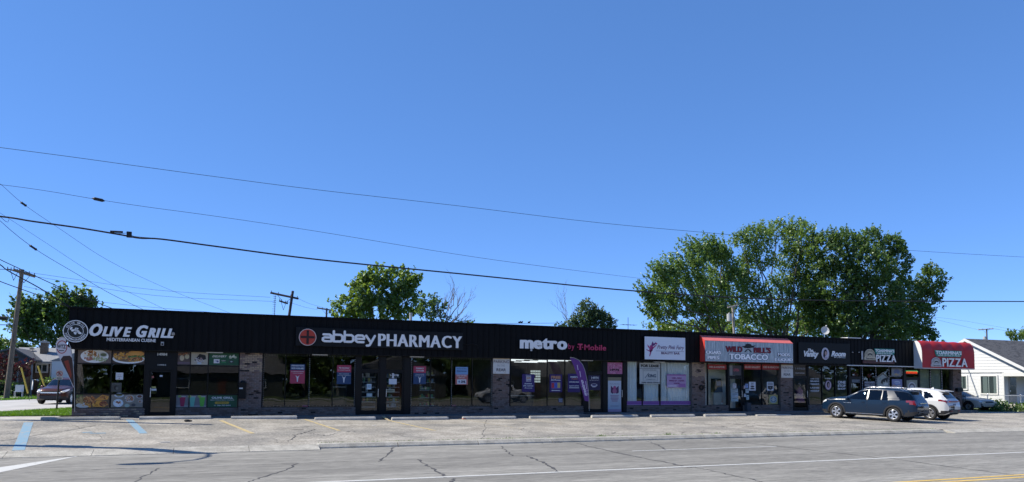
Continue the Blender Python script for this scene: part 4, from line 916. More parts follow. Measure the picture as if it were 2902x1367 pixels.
poster(R2, (1250, 513, 1418, 637), (.42, .38, .30), [('s', .5, .5, .5, .5, 40, .03, [(.35, .3, .24)]), ('p', [(.3, .5), (.5, .85), (.85, .75), (.9, .45), (.7, .35)], (.02, .018, .02)), ('s', .5, .35, .28, .2, 50, .07, [(.55, .56, .6), (.3, .2, .2), (.08, .06, .06)]), ('e', .5, .12, .14, .1, (.4, .46, .52))], 'small poster of a dark wrap on a pale ground', group='food posters on the grill windows')
G1 = (.02, .09, .045)
poster(R2, (1425, 516, 1722, 642), G1, [('r', 0, .95, .4, 1, (.5, .52, .5)), ('t', 'DELIVERY', .12, .60, .60, .76, (.66, .68, .66), .03, .3), ('e', .72, .60, .05, .09, (.4, .45, .35)), ('e', .88, .62, .05, .09, (.4, .45, .35)), ('p', [(.66, .66), (.72, .8), (.74, .66), (.84, .85), (.86, .7), (.92, .66), (.8, .6)], (.6, .64, .55)),
    ('r', .17, .14, .36, .46, (.62, .62, .64)), ('p', [(.2, .32), (.3, .36), (.34, .28), (.28, .2), (.27, .27)], (.08, .07, .2)), ('t', 'Uber', .43, .30, .56, .40, (.5, .5, .5), .02), ('t', 'Eats', .43, .16, .58, .26, (.05, .3, .12), .02), ('e', .75, .28, .09, .12, (.04, .05, .05)), ('p', [(.71, .28), (.76, .34), (.8, .3), (.75, .22)], (.3, .4, .42))], 'dark green DELIVERY poster with scooter and white app icon', group='green posters on the grill windows')
poster(R2, (1100, 935, 1402, 1055), (.17, .17, .18), [('r', 0, 0, 1, .18, (.24, .24, .25))]+[e for cx_, c_, d_ in ((.22, (.28, .02, .07), (.2, .3, .1)), (.54, (.14, .42, .33), (.35, .45, .15)), (.86, (.12, .42, .06), (.3, .4, .1))) for e in (('p', [(cx_-.1, .85), (cx_+.1, .85), (cx_+.055, .06), (cx_-.055, .06)], c_), ('r', cx_-.11, .83, cx_+.11, .88, (.5, .5, .5)), ('e', cx_-.09, .88, .06, .1, d_))], 'poster of three tall pink, mint and green drinks', group='food posters on the grill windows')
poster(R2, (1412, 935, 1705, 1058), G1, [('t', 'OLIVE GRILL', .14, .70, .86, .86, (.66, .68, .68), .04), ('t', 'MEDITERRANEAN CUISINE', .1, .56, .9, .63, (.5, .52, .5), .02), ('e', .3, .38, .05, .09, (.5, .33, .05)), ('e', .68, .38, .05, .09, (.5, .33, .05)), ('r', .3, .29, .68, .47, (.5, .33, .05)), ('t', 'ORDER NOW', .33, .34, .65, .42, (.1, .07, .02), .02), ('t', '+1 586 359 8494', .22, .12, .78, .22, (.6, .62, .6), .02)], 'dark green OLIVE GRILL poster with yellow button and phone number', group='green posters on the grill windows')
poster(R2, (513, 716, 586, 784), (.62, .63, .66), [('t', 'STORE', .25, .62, .75, .72, (.4, .1, .1)), ('t', 'Hours', .25, .38, .78, .52, (.1, .1, .12)), ('r', .42, .12, .56, .24, (.3, .1, .12))], 'small white notice on the glass below the burger poster', 'notice')
poster(R2, (468, 815, 570, 905), (.07, .07, .06), [('t', 'KITCHEN', .1, .8, .8, .93, (.16, .16, .15)), ('e', .45, .45, .2, .25, (.02, .02, .02)), ('e', .55, .4, .12, .18, (.13, .13, .11))], 'faint dark grey notice low on the second window', 'notice')
# address numbers
def numbers(st, R, box, mat, label, Y=None, bold=.03, plate=None):
    Y = Y or WY-.11; X0, X1, Z0, Z1 = rect(R, *box, Y); mb = MB()
    if plate: mb.box(X0-.03, X1+.03, Y-.002, Y+.01, Z0-.03, Z1+.03, plate)
    add_text(mb, st, X0, X1, Z0, Z1, Y-.004, mat, bold, 0, .01); return tag(mb.build('address_number'), label, 'number')
numbers('14984', R2, (922, 522, 1020, 550), col((.55, .55, .52)), 'larger house number 14984 high above the grill door', bold=.05)
numbers('14984', R2, (925, 632, 1008, 648), col((.4, .4, .38)), 'smaller house number 14984 just above the grill door')
numbers('14978', R3, (1404, 732, 1490, 752), col((.6, .6, .6)), 'white house number 14978 on the right pharmacy door', GY)
numbers('14974', R4, (1822, 755, 1892, 778), col((.6, .6, .6)), 'white house number 14974 on the phone shop door', GY)
numbers('14960', R7, (100, 528, 218, 556), col((.3, .3, .3)), 'grey house number 14960 above the salon door', GY, .01)
poster(R5, (486, 516, 661, 648), (.45, .14, .26), [('s', .5, .5, .5, .48, 130, .05, [(.6, .25, .38), (.32, .06, .16), (.5, .3, .4)]), ('t', '14972', .18, .24, .80, .46, (.03, .01, .02), .06)], 'sparkly pink transom panel with the number 14972', 'panel', Y=WY-.06)
# door notices
poster(R2, (862, 748, 888, 768), (.4, .12, .1), [], 'small round red sticker on the grill door', 'sticker'); poster(R2, (945, 740, 972, 756), (.55, .6, .68), [], 'tiny pale sticker near the top of the grill door', 'sticker')
poster(R2, (848, 873, 912, 893), (.58, .6, .64), [], 'white strip notice above the grill door handle', 'notice'); poster(R2, (865, 852, 908, 867), (.45, .42, .15), [], 'small yellow sticker on the grill door', 'sticker')
poster(R3, (1176, 826, 1222, 880), (.5, .6, .64), [('r', .15, .3, .85, .8, (.3, .42, .5))], 'pale blue sheet on the left pharmacy door, upper one', 'notice'); poster(R3, (1174, 918, 1230, 952), (.3, .4, .43), [('r', .2, .2, .8, .8, (.42, .5, .5))], 'teal sheet on the left pharmacy door, lower one', 'notice')
poster(R3, (1393, 776, 1470, 830), (.58, .62, .68), [], 'blank white sheet on the right pharmacy door', 'notice'); poster(R3, (1424, 708, 1444, 770), (.6, .6, .62), [], 'narrow white strip across the number on the right pharmacy door', 'notice')
poster(R3, (1364, 878, 1450, 908), (.32, .33, .24), [('r', .1, .3, .9, .7, (.12, .12, .09))], 'small yellowish label low on the right pharmacy door', 'notice')
# pharmacy posters
RD = (.36, .045, .09); NV = (.02, .055, .14); W8 = (.6, .62, .66)
ang = [('p', [(.36, .42), (.5, .34), (.64, .42), (.56, .3), (.53, .08), (.47, .08), (.44, .3)], W8)]
poster(R3, (424, 632, 568, 822), RD, [('r', 0, .68, 1, 1, NV), ('t', 'IMMUNIZATIONS', .08, .88, .94, .96, W8, .03), ('t', 'NOW AVAILABLE', .08, .74, .94, .83, W8, .03), ('t', 'No Appointment Needed!', .08, .58, .92, .64, W8), ('t', 'Ask your pharmacist', .18, .5, .85, .55, W8)]+ang, 'navy over red IMMUNIZATIONS poster in the left pharmacy window', group='pharmacy posters')
poster(R3, (882, 642, 1022, 828), NV, [('r', 0, .62, 1, 1, RD), ('t', 'No Insurance?', .15, .82, .86, .9, W8, .03), ('t', 'No Problem! We can help', .08, .70, .92, .77, W8), ('t', 'Free Consultation', .15, .52, .85, .57, W8), ('t', 'with Every Prescription', .05, .44, .95, .49, W8)]+ang, 'red over navy poster left of the pharmacy doors', group='pharmacy posters')
poster(R3, (1634, 652, 1758, 828), NV, [('r', 0, .62, 1, 1, RD), ('t', 'PHARMACY', .2, .84, .84, .92, W8, .03), ('t', 'NOW OPEN', .22, .70, .82, .79, W8, .03), ('t', 'Fast and Friendly', .18, .51, .85, .56, W8), ('t', 'Prescription Service', .14, .43, .86, .48, W8)]+ang, 'red over navy NOW OPEN poster right of the pharmacy doors', group='pharmacy posters')
poster(R4, (488, 660, 610, 834), (.42, .13, .12), [('r', 0, .57, 1, 1, (.17, .32, .55)), ('t', 'We Accept Most', .08, .86, .92, .93, NV, .02), ('t', 'Insurances', .12, .73, .9, .82, NV, .03), ('t', 'DROP OFF HERE', .1, .47, .9, .54, W8, .02), ('t', 'SHIP & GO', .25, .36, .75, .43, W8, .02), ('r', .13, .04, .87, .3, (.62, .64, .66)), ('e', .3, .17, .07, .07, (.1, .2, .4)), ('t', 'DHL', .42, .1, .82, .24, (.02, .03, .1), .07, .3)], 'light blue and red poster with white label at its foot', group='pharmacy posters')
for R, u0, u1, v0, v1, lb in ((R3, 540, 598, 1036, 1054, 'tiny red sign low in the left pharmacy window'), (R3, 1415, 1456, 1090, 1104, 'tiny red sign at the foot of the right pharmacy door'), (R4, 452, 492, 1032, 1050, 'tiny red sign low in the right pharmacy window')):
    poster(R, (u0, v0, u1, v1), (.45, .1, .13), [('r', .1, .55, .9, .8, (.6, .5, .5))], lb, 'sign')
# phone shop posters
PU = (.035, .018, .13)
poster(R4, (1142, 730, 1264, 905), PU, [('t', 'Instantly', .3, .90, .72, .96, W8), ('r', .32, .58, .72, .88, (.45, .45, .5)), ('t', 'SAVE', .36, .72, .68, .84, (.4, .15, .05), .04), ('t', '3 lines', .34, .6, .7, .68, PU, .02), ('t', '$Unlimited', .2, .42, .78, .5, W8, .04), ('t', '$No contracts', .1, .3, .9, .38, W8, .04), ('t', '$Free phones', .2, .18, .8, .25, W8, .04)], 'deep purple poster left in the phone shop window', group='purple phone shop posters')
poster(R4, (1412, 733, 1535, 908), PU, [('t', 'FREE', .12, .76, .88, .92, (.5, .25, .12), .05), ('t', '5G Phones', .12, .64, .88, .73, W8, .04), ('r', .14, .2, .86, .56, (.16, .12, .35)), ('r', .16, .24, .36, .52, (.45, .04, .06)), ('r', .38, .26, .6, .52, (.06, .12, .5)), ('r', .62, .24, .84, .54, (.5, .4, .15)), ('r', .16, .08, .84, .12, W8)], 'deep purple FREE 5G Phones poster in the middle of the phone shop window', group='purple phone shop posters')
poster(R4, (1592, 726, 1712, 908), PU, [('t', 'metro', .2, .78, .85, .88, W8, .05), ('t', 'FLEX', .3, .68, .8, .76, (.4, .15, .12), .04), ('t', 'unlimited plans', .1, .5, .9, .6, W8, .04), ('t', 'upgrade anytime', .1, .3, .9, .38, W8, .04), ('r', .1, .22, .9, .26, W8)], 'deep purple metro FLEX poster partly behind the purple flag', group='purple phone shop posters')
poster(R4, (1788, 742, 1910, 888), (.022, .015, .06), [('t', 'OPEN DAILY', .15, .64, .9, .70, (.4, .4, .42), .02), ('e', .5, .34, .26, .11, (.5, .5, .55)), ('e', .5, .36, .2, .07, (.05, .04, .12)), ('r', .36, .2, .62, .24, (.45, .45, .5))], 'dark purple panel with a pale round emblem on the phone shop door', 'panel')
poster(R4, (1500, 965, 1540, 1008), (.10, .12, .2), [('r', .1, .6, .9, .7, (.4, .4, .45)), ('r', .1, .2, .9, .4, (.3, .3, .35))], 'small blue and white hours sticker low in the phone shop window', 'sticker')
# beauty shop
poster(R5, (860, 522, 1092, 762), (.50, .52, .50), [('r', .03, .8, .97, .97, (.42, .42, .38)), ('t', 'FOR LEASE', .06, .79, .95, .93, (.02, .02, .02), .06), ('r', 0, .725, 1, .745, (.03, .04, .06)), ('t', 'ANTHONY BRAGARY', .12, .65, .84, .69, (.05, .08, .1)), ('r', .18, .62, .86, .63, (.04, .1, .16)), ('r', .18, .14, .86, .15, (.04, .1, .16)), ('r', .16, .14, .172, .63, (.04, .1, .16)), ('r', .86, .14, .872, .63, (.04, .1, .16)), ('p', [(.24, .28), (.27, .28), (.46, .52), (.43, .52)], (.03, .07, .12)), ('t', 'KING', .40, .31, .80, .47, (.03, .07, .12), .03), ('t', 'COMMERCIAL', .3, .2, .78, .24, (.05, .1, .15)), ('t', '586-844-0944', .08, .03, .98, .10, (.04, .05, .06), .03)], 'white FOR LEASE sign with framed KING name in the beauty shop window', 'sign', Y=WY-.07)
poster(R5, (1172, 652, 1392, 804), (.42, .28, .46), [('r', 0, .9, 1, 1, (.3, .12, .3)), ('r', .04, .05, .5, .2, (.55, .45, .6)), ('r', .6, .05, .96, .3, (.33, .14, .36)), ('t', 'HAIR - NAILS', .26, .66, .76, .78, (.16, .02, .12), .04), ('t', 'MAKE UP - LASHES', .12, .46, .9, .58, (.16, .02, .12), .04), ('t', '& MORE', .35, .27, .66, .38, (.16, .02, .12), .04)], 'lilac HAIR NAILS MAKE UP poster in the beauty shop window')
for k in range(3):
    a, b_ = mu5[k]+.045, mu5[k+1]-.045; zz0 = SILL+.03; z1p = zof(R5, 1000, 958, WY)
    o = ptag('window_film', None, (a, b_, zz0, z1p), WY-.014, (.26, .09, .32), [('s', .5, .5, .5, .45, 120, .012, [(.36, .18, .4), (.18, .06, .22)]), ('r', 0, 0, 1, .1, (.5, .35, .52))], ['purple glitter film band at the foot of the narrow left beauty shop pane', 'purple glitter film band below the for lease sign', 'purple glitter film band below the lilac poster'][k], 'window film', 'purple film bands on the beauty shop window')
M_curt = col((.85, .86, .88), rough=.9)
cbars = [(715, 822), (905, 1065), (1098, 1165), (1170, 1448)]
for i, (u0, u1) in enumerate(cbars):
    a, b_ = fx(R5, u0, 750, WY+.16), fx(R5, u1, 750, WY+.16); mb = MB(); n = int((b_-a)/.035); vs = []
    for k in range(n+1):
        t = k/n; yv = WY+.10+.035*math.sin(k*1.15+i)+.02*math.sin(k*.37); 
        for z_ in (.06, 2.86): vs.append((a+(b_-a)*t, yv+(.02*math.sin(k*.8) if z_ < 1 else 0), z_))
    mb.add(vs, [(2*k, 2*k+2, 2*k+3, 2*k+1) for k in range(n)], M_curt, True); tag(mb.build('curtain'), ['pleated white curtain behind the left beauty shop pane', 'pleated white curtain behind the for lease sign', 'narrow pleated white curtain between the sign and the lilac poster', 'wide pleated white curtain behind the lilac poster'][i], 'curtain', 'white curtains in the beauty shop window')
poster(R5, (497, 686, 648, 1082), (.46, .50, .56), [('r', 0, .9, 1, 1, (.2, .17, .11)), ('t', 'Pretty Pink Fairy', .14, .79, .9, .82, (.1, .05, .12)), ('p', [(.5, .64), (.22, .76), (.2, .56), (.36, .52), (.5, .6)], (.08, .02, .08)), ('p', [(.5, .64), (.8, .76), (.82, .56), (.66, .52), (.5, .6)], (.08, .02, .08)), ('e', .5, .7, .12, .05, (.36, .08, .2)), ('e', .5, .6, .16, .07, (.34, .12, .22))]+[('r', .5-w_, z_, .5+w_, z_+.022, (.32, .22, .32)) for w_, z_ in ((.32, .46), (.28, .42), (.3, .38), (.26, .34), (.22, .3))]+[('r', .18, .16, .8, .18, (.3, .3, .36)), ('r', 0, 0, 1, .08, (.45, .3, .4))],
    'tall white poster with dark butterfly wings filling the beauty shop door', Y=WY-.05)
# tobacco shop banners and posters
RB = (.33, .03, .025)
for k, (b_, st, t0, t1) in enumerate((((242, 492, 470, 552), 'MR E-VAPOR', .08, .92), ((690, 490, 895, 553), 'GLASS GALLERY', .03, .95), ((908, 492, 1132, 555), 'CBD & KRATOM', .06, .92))):
    poster(R6, b_, RB, [('t', st, t0, .28, t1, .68, (.55, .45, .42), .04)], 'red %s banner across the top of the tobacco shop window' % st, 'banner', 'red banners in the tobacco shop windows', Y=WY-.06)
poster(R6, (498, 502, 655, 625), (.22, .23, .24), [('r', .3, 0, 1, 1, (.06, .06, .07)), ('t', 'OPEN', .38, .4, .8, .68, (.5, .10, .14), .02), ('r', 0, .8, .25, 1, (.3, .3, .28))], 'dim pink OPEN sign in the transom over the tobacco shop door', 'sign')
sk = (.03, .03, .04)
poster(R6, (748, 705, 830, 812), (.58, .62, .68), [('t', 'WILD', .3, .8, .72, .9, sk, .04), ('t', 'BILL', .34, .68, .7, .78, sk, .04), ('e', .5, .48, .28, .1, sk), ('r', .28, .24, .72, .32, sk), ('e', .5, .2, .38, .07, sk)], 'white poster with black hat emblem in the tobacco window, left one')
poster(R6, (968, 705, 1050, 812), (.58, .62, .68), [('r', .12, .82, .88, .9, sk), ('r', .12, .68, .88, .76, sk), ('r', .1, .4, .9, .56, sk), ('e', .3, .3, .2, .12, sk), ('e', .7, .3, .2, .12, sk), ('e', .5, .16, .2, .08, sk)], 'white poster with black mask emblem in the tobacco window, right one')
poster(R6, (992, 864, 1102, 978), (.36, .32, .12), [('e', .5, .5, .4, .38, (.3, .38, .42)), ('e', .5, .5, .32, .3, (.12, .2, .26)), ('t', 'S', .38, .3, .64, .72, (.5, .52, .5), .06), ('r', .2, .46, .8, .52, (.45, .45, .4))], 'square yellow poster with round blue emblem low in the tobacco window')
for k, (u0, v0, u1, v1, c_) in enumerate(((550, 725, 592, 780, (.55, .55, .57)), (528, 788, 612, 835, (.36, .42, .42)), (530, 840, 615, 890, (.35, .45, .52)), (530, 895, 615, 945, (.38, .48, .5)), (702, 728, 738, 780, (.25, .35, .6)), (672, 750, 700, 790, (.5, .42, .45)), (706, 790, 745, 842, (.4, .5, .55)), (674, 852, 712, 890, (.5, .55, .62)), (715, 868, 748, 925, (.35, .48, .52)))):
    poster(R6, (u0, v0, u1, v1), c_, [('r', .15, .55, .85, .85, tuple(x*.5 for x in c_)), ('r', .15, .15, .6, .4, tuple(x*.7 for x in c_))], ['topmost white notice on the tobacco shop door', 'grey-green notice second from top on the tobacco shop door', 'blue notice third from top on the tobacco shop door', 'teal notice at the bottom of the tobacco shop door column', 'blue flyer beside the tobacco shop door, top of its column', 'small pinkish flyer just right of the tobacco shop door', 'pale flyer under the blue flyer beside the tobacco door', 'white flyer low beside the tobacco shop door', 'teal flyer lowest beside the tobacco shop door'][k], 'notice', 'notices around the tobacco shop door')
# pale backdrop, added for a lit room's brightness, and cash machine behind the left tobacco window
mb = MB(); xa, xb = mu6[0]-.1, mu6[1]+.15; mb.box(xa, h1+.0, WY+.62, WY+.68, .03, 2.95, col((.7, .68, .62), rough=.8)); mb.box(xa-.06, xa, WY+.12, WY+.62, .03, 2.95, col((.6, .58, .54))); mb.build('pale_backdrop', B)
p = V(*R6(352, 750), WY+.4); t = empty('cash_machine', (p.x, WY+.4, .03), 'dark cash machine standing behind the left tobacco shop window', 'cash machine')
mb = MB(); mb.box(p.x-.3, p.x+.3, WY+.3, WY+.6, .03, p.z-.42, col((.45, .44, .4))); mb.build('cabinet', t); mb = MB(); mb.hexa([(p.x-.28, WY+.2, p.z-.41), (p.x+.28, WY+.2, p.z-.41), (p.x+.28, WY+.6, p.z-.41), (p.x-.28, WY+.6, p.z-.41), (p.x-.26, WY+.3, p.z+.42), (p.x+.26, WY+.3, p.z+.42), (p.x+.26, WY+.6, p.z+.42), (p.x-.26, WY+.6, p.z+.42)], col((.02, .02, .025))); mb.build('screen_housing', t)
mb = MB(); mb.box(p.x-.16, p.x+.16, WY+.2, WY+.23, p.z, p.z+.25, col((.1, .15, .25))); mb.build('screen', t)
p = V(*R6(410, 880), WY+.35); CY = WY+.35; t = empty('traffic_cone', (p.x, CY, .03), 'orange traffic cone behind the left tobacco shop window', 'cone')
mb = MB(); mb.cyl((p.x, CY, .05), (p.x, CY, .75), .13, .03, col((.6, .13, .03)), n=14); mb.build('cone_body', t); mb = MB(); mb.box(p.x-.17, p.x+.17, CY-.17, CY+.17, .03, .06, col((.5, .1, .03))); mb.build('cone_base', t); mb = MB(); mb.cyl((p.x, CY, .4), (p.x, CY, .52), .086, .066, M_white, n=14); mb.build('reflective_band', t)
# meters / fixtures on piers
p = V(*R2(1758, 880), PIERY); t = empty('mailbox', (p.x, PIERY, p.z-.15), 'black wall mailbox with a white label on the first brick pier', 'mailbox')
mb = MB(); mb.box(p.x-.16, p.x+.14, PIERY-.17, PIERY-.03, p.z-.42, p.z+.28, M_black); mb.build('mailbox_body', t); mb = MB(); mb.box(p.x-.15, p.x+.0, PIERY-.175, PIERY-.172, p.z+.02, p.z+.08, M_white); mb.build('paper_label', t); mb = MB(); mb.box(p.x-.17, p.x+.15, PIERY-.2, PIERY-.02, p.z+.28, p.z+.3, M_black); mb.build('lid', t)
p = V(*R2(1762, 812), PIERY); mb = MB(); mb.ell((p.x, PIERY-.05, p.z), (.12, .07, .09), M_black); mb.cyl((p.x, PIERY-.1, p.z-.06), (p.x, PIERY+.0, p.z-.06), .04, mat=M_black); tag(mb.build('alarm_bell'), 'rounded black fixture just above the mailbox', 'fixture')
p = V(*R6(160, 775), PIERY); mb = MB(); mb.ring(p.x, p.z, .16, .16, .07, .07, PIERY-.07, M_black, t=.06, n=16); mb.box(p.x+.1, p.x+.3, PIERY-.05, PIERY-.02, p.z-.02, p.z+.02, M_black); tag(mb.build('hose_reel'), 'small round black fixture on the pier left of the tobacco shop', 'fixture')
p = V(*R8(805, 855), PIERY); mb = MB(); mb.box(p.x-.2, p.x+.35, PIERY-.2, PIERY-.03, p.z-.12, p.z+.12, M_black); tag(mb.build('meter_box'), 'black box on the brick pier at the right end', 'box')
# grey utility box by tobacco door
p = V(*R6(735, 1055), WY-.3); mb = MB(); mb.box(p.x-.12, p.x+.16, WY-.4, WY-.15, .01, .5, col((.05, .055, .065))); mb.box(p.x-.13, p.x+.17, WY-.41, WY-.14, .5, .52, col((.07, .07, .08))); tag(mb.build('utility_box'), 'low dark grey box on the sidewalk right of the tobacco shop door', 'box')
# shelves and stock in the pharmacy
M_shelf = col((.55, .57, .60), rough=.5); prods = [col(c_, .5) for c_ in ((.5, .5, .52), (.25, .35, .5), (.5, .1, .1), (.1, .35, .2), (.5, .42, .1), (.6, .6, .6))]
def shelf_unit(x0_, x1_, y0_, zs, label, n=9, fill=.8):
    t = empty('store_shelf', (x0_, y0_, .03), label, 'shelf', 'store shelves inside the pharmacy')
    mb = MB(); mb.box(x0_, x1_, y0_+.42, y0_+.45, .03, zs[-1]+.3, col((.05, .05, .05))); mb.box(x0_-.03, x0_, y0_, y0_+.45, .03, zs[-1]+.3, col((.06, .06, .06))); mb.box(x1_, x1_+.03, y0_, y0_+.45, .03, zs[-1]+.3, col((.06, .06, .06))); mb.build('shelf_frame', t)
    for z_ in zs:
        mb = MB(); mb.box(x0_, x1_, y0_, y0_+.42, z_, z_+.035, M_shelf); mb.build('shelf_board', t)
    pr_ = MB()
    for z_ in zs:
        x_ = x0_+.04
        while x_ < x1_-.12:
            w_ = rnd.uniform(.06, .12)
            if rnd.random() < fill: pr_.box(x_, x_+w_*.85, y0_+.06, y0_+.3, z_+.036, z_+.036+rnd.uniform(.09, .2), rnd.choice(prods))
            x_ += w_
    if pr_.f: tag(pr_.build('shelf_stock', t), kind='stuff')
zs = [zof(R3, 1200, v, WY+.6) for v in (1057, 1007, 958, 910, 862, 812, 763)]
shelf_unit(d0+.08, d1-.05, WY+.6, zs, 'white shelves with goods seen through the left pharmacy door', fill=.3)
shelf_unit(d2+.08, d3-.05, WY+.6, zs, 'white shelves with goods seen through the right pharmacy door', fill=.3)
shelf_unit(mu3[1]-.1, mu3[2]-.4, WY+1.6, [.35, .75, 1.15, 1.55, 1.95], 'tall shelf of small bottles behind the right pharmacy window')
shelf_unit(mu3[0]+.3, mu3[1]-.4, WY+2.4, [.35, .75, 1.15], 'low shelf of bottles behind the right pharmacy window')
shelf_unit(mu2[3]+.2, mu2[4]-.2, WY+1.2, [1.3], 'single white counter board behind the left pharmacy window', fill=.2)
# bottles box, counter in grill and phone shop
p = V(*R4(1105, 938), WY+1.0); t = empty('display_counter', (p.x, WY+1, .03), 'dark counter with pale top inside the phone shop', 'counter'); mb = MB(); mb.box(p.x-.9, p.x+.9, WY+1.0, WY+1.5, .03, p.z-.04, col((.05, .05, .05))); mb.build('counter_body', t); mb = MB(); mb.box(p.x-.92, p.x+.92, WY+.95, WY+1.52, p.z-.04, p.z, M_white); mb.build('counter_top', t)
X0, X1, Z0, Z1 = rect(R4, 1225, 690, 1325, 815, WY+2.4); t = empty('glass_block_panel', (X0, WY+2.4, Z0), 'white gridded panel glowing inside the phone shop', 'panel')
for i in range(4):
    for j in range(5):
        if (i, j) in ((0, 0), (0, 1), (1, 2)): continue
        mb = MB(); w_, h_ = (X1-X0)/4, (Z1-Z0)/5; mb.box(X0+i*w_+.02, X0+(i+1)*w_-.02, WY+2.4, WY+2.45, Z0+j*h_+.02, Z0+(j+1)*h_-.02, emis((.75, .85, .85), .18)); mb.build('glass_block', t)
t = empty('dining_table', (-2.2, WY+1.6, .03), 'dim table behind the leftmost grill window', 'table'); mb = MB(); mb.box(-2.9, -1.7, WY+1.3, WY+2.0, .72, .76, col((.18, .1, .06))); mb.build('table_top', t)
mb = MB(); mb.cyl((-2.3, WY+1.6, .03), (-2.3, WY+1.6, .72), .05, mat=M_black); mb.cyl((-2.3, WY+1.6, .03), (-2.3, WY+1.6, .05), .3, mat=M_black, n=14); mb.build('pedestal', t)
# salon lettering
def glass_text(lines, label, group=None, R=R7, c_=(.55, .56, .58)):
    t = MB()
    for st, b_, bd in lines: add_text(t, st, *rect(R, *b_, GY), GY, col(c_), bd, 0, .003)
    return tag(t.build('window_lettering'), label, 'lettering', group)
glass_text([('HAIR CARE', (290, 660, 396, 675), .02), ('BRAIDS', (288, 687, 396, 706), .04), ('THREADING', (288, 722, 396, 742), .04), ('LASHES', (290, 768, 398, 787), .04), ('MAKEUP', (292, 805, 398, 826), .04)], 'white list of salon services lettered on the second salon pane')
glass_text([('ONE', (624, 692, 722, 728), .04), ('STOP', (624, 737, 722, 770), .04), ('SHOP', (624, 778, 722, 802), .04)], 'white ONE STOP SHOP lettering on the salon window')
glass_text([('VANITY ROOM', (100, 592, 215, 603), .02)], 'thin white line of lettering above the salon door')
c = V(*R7(508, 745), GY); mb = MB(); mb.disc(c.x, c.z, .31, .37, GY-.003, col((.03, .02, .03)), t=.003, n=28); mb.disc(c.x, c.z, .24, .29, GY-.005, col((.5, .38, .45)), t=.002, n=28); mb.disc(c.x, c.z+.03, .13, .2, GY-.007, BK, t=.002); mb.disc(c.x+.03, c.z+.0, .07, .12, GY-.009, col((.4, .24, .24)), t=.002); add_text(mb, 'The Vanity Room', c.x-.3, c.x+.3, c.z+.38, c.z+.47, GY, WHITE, .02, 0, .003); tag(mb.build('window_decal'), 'round portrait decal in the middle of the salon window', 'decal')
c = V(*R7(165, 740), WY+.5); t = empty('mannequin', (c.x, WY+.6, .03), 'figure form in pink and purple dress inside the salon door', 'mannequin'); mb = MB(); mb.tube([(c.x, WY+.6, .5), (c.x, WY+.6, .75), (c.x, WY+.6, 1.0), (c.x, WY+.6, 1.25), (c.x, WY+.6, 1.4), (c.x, WY+.6, 1.5)], [.34, .28, .2, .24, .12, .05], col((.38, .10, .22)), n=12); mb.build('dress', t); mb = MB(); mb.ell((c.x, WY+.6, 1.62), (.09, .1, .13), col((.4, .28, .22))); mb.build('head', t)
# pizza shop: string lights, neon, posters
def lightrow(pts, label, r_=.026, sp=.11, R=None, Y=None, c_=(.62, .63, .68)):
    Y = Y or GY-.05; mb = MB()
    for i in range(len(pts)-1):
        a, b_ = Vector(pts[i]), Vector(pts[i+1]); n = int((b_-a).length/sp)
        for k in range(n): q = a.lerp(b_, k/n); mb.ell((q.x, Y, q.z), (r_, r_, r_*1.2), col(c_, .3), 6, 4)
        mb.tube([(a.x, Y+.02, a.z), (b_.x, Y+.02, b_.z)], .006, M_black, 4)
    return tag(mb.build('string_lights'), label, 'string lights', 'strings of small lights around the windows')
for k, (R, u, v0, v1) in enumerate(((R7, 925, 520, 975), (R7, 1091, 525, 975), (R7, 1251, 530, 975), (R7, 1414, 535, 640), (R8, 515, 632, 860), (R8, 637, 636, 860), (R8, 755, 640, 905))):
    p = V(*R(u, v0), GY-.05); q = V(*R(u, v1), GY-.05); lightrow([(p.x, 0, 2.85), (p.x, 0, max(.5, q.z))], ['string of white bulbs at the left edge of the pizza window', 'string of white bulbs left of the house shaped decal', 'string of white bulbs right of the house shaped decal', 'short string of white bulbs left of the neon door', 'string of white bulbs between two frosted panes', 'string of white bulbs right of the frosted panes', 'string of white bulbs beside the last brick pier'][k])
p = V(*R7(1270, 636), GY-.05); q = V(*R7(1410, 640), GY-.05); lightrow([(p.x, 0, p.z), (q.x, 0, p.z)], 'horizontal string of bulbs under the upper pizza picture')
# pharmacy window string lights
mb = None
for k, (X0_, X1_) in enumerate(((mu2[0], mu2[-1]), (mu3[0], mu3[-1]))):
    lightrow([(X0_+.03, 0, 2.80), (X1_-.03, 0, 2.80)], ['row of tiny bulbs along the top of the left pharmacy window', 'row of tiny bulbs along the top of the right pharmacy window'][k], .017, .12, c_=(.3, .3, .27))
    lightrow([(X0_+.03, 0, SILL+.06), (X1_-.03, 0, SILL+.06)], ['row of tiny bulbs along the sill of the left pharmacy window', 'row of tiny bulbs along the sill of the right pharmacy window'][k], .017, .16, c_=(.22, .22, .2))
for k, x_ in enumerate((mu2[0]+.04, mu2[2], mu2[4]-.03, mu3[0]+.05, mu3[2], mu3[4]-.06)):
    lightrow([(x_, 0, SILL+.1), (x_, 0, 2.75)], ['dim upright bulb string at the left edge of the left pharmacy window', 'pale upright bulb string in the middle of the left pharmacy window', 'pale upright bulb string left of the pharmacy doors', 'pale upright bulb string right of the pharmacy doors', 'pale upright bulb string in the middle of the right pharmacy window', 'dim upright bulb string beside the parking sign pier'][k], .017, .09, c_=(.42, .42, .4) if k else (.2, .2, .2))
def fr(R, box, c_, label, lines=()):
    X0, X1, Z0, Z1 = rect(R, *box, GY+.05); return ptag('frosted_pane_film', None, (X0, X1, Z0, Z1), WY+.02, c_, list(lines), label, 'window film', 'frosted films on the pizza windows')
FRC = (.20, .235, .20)
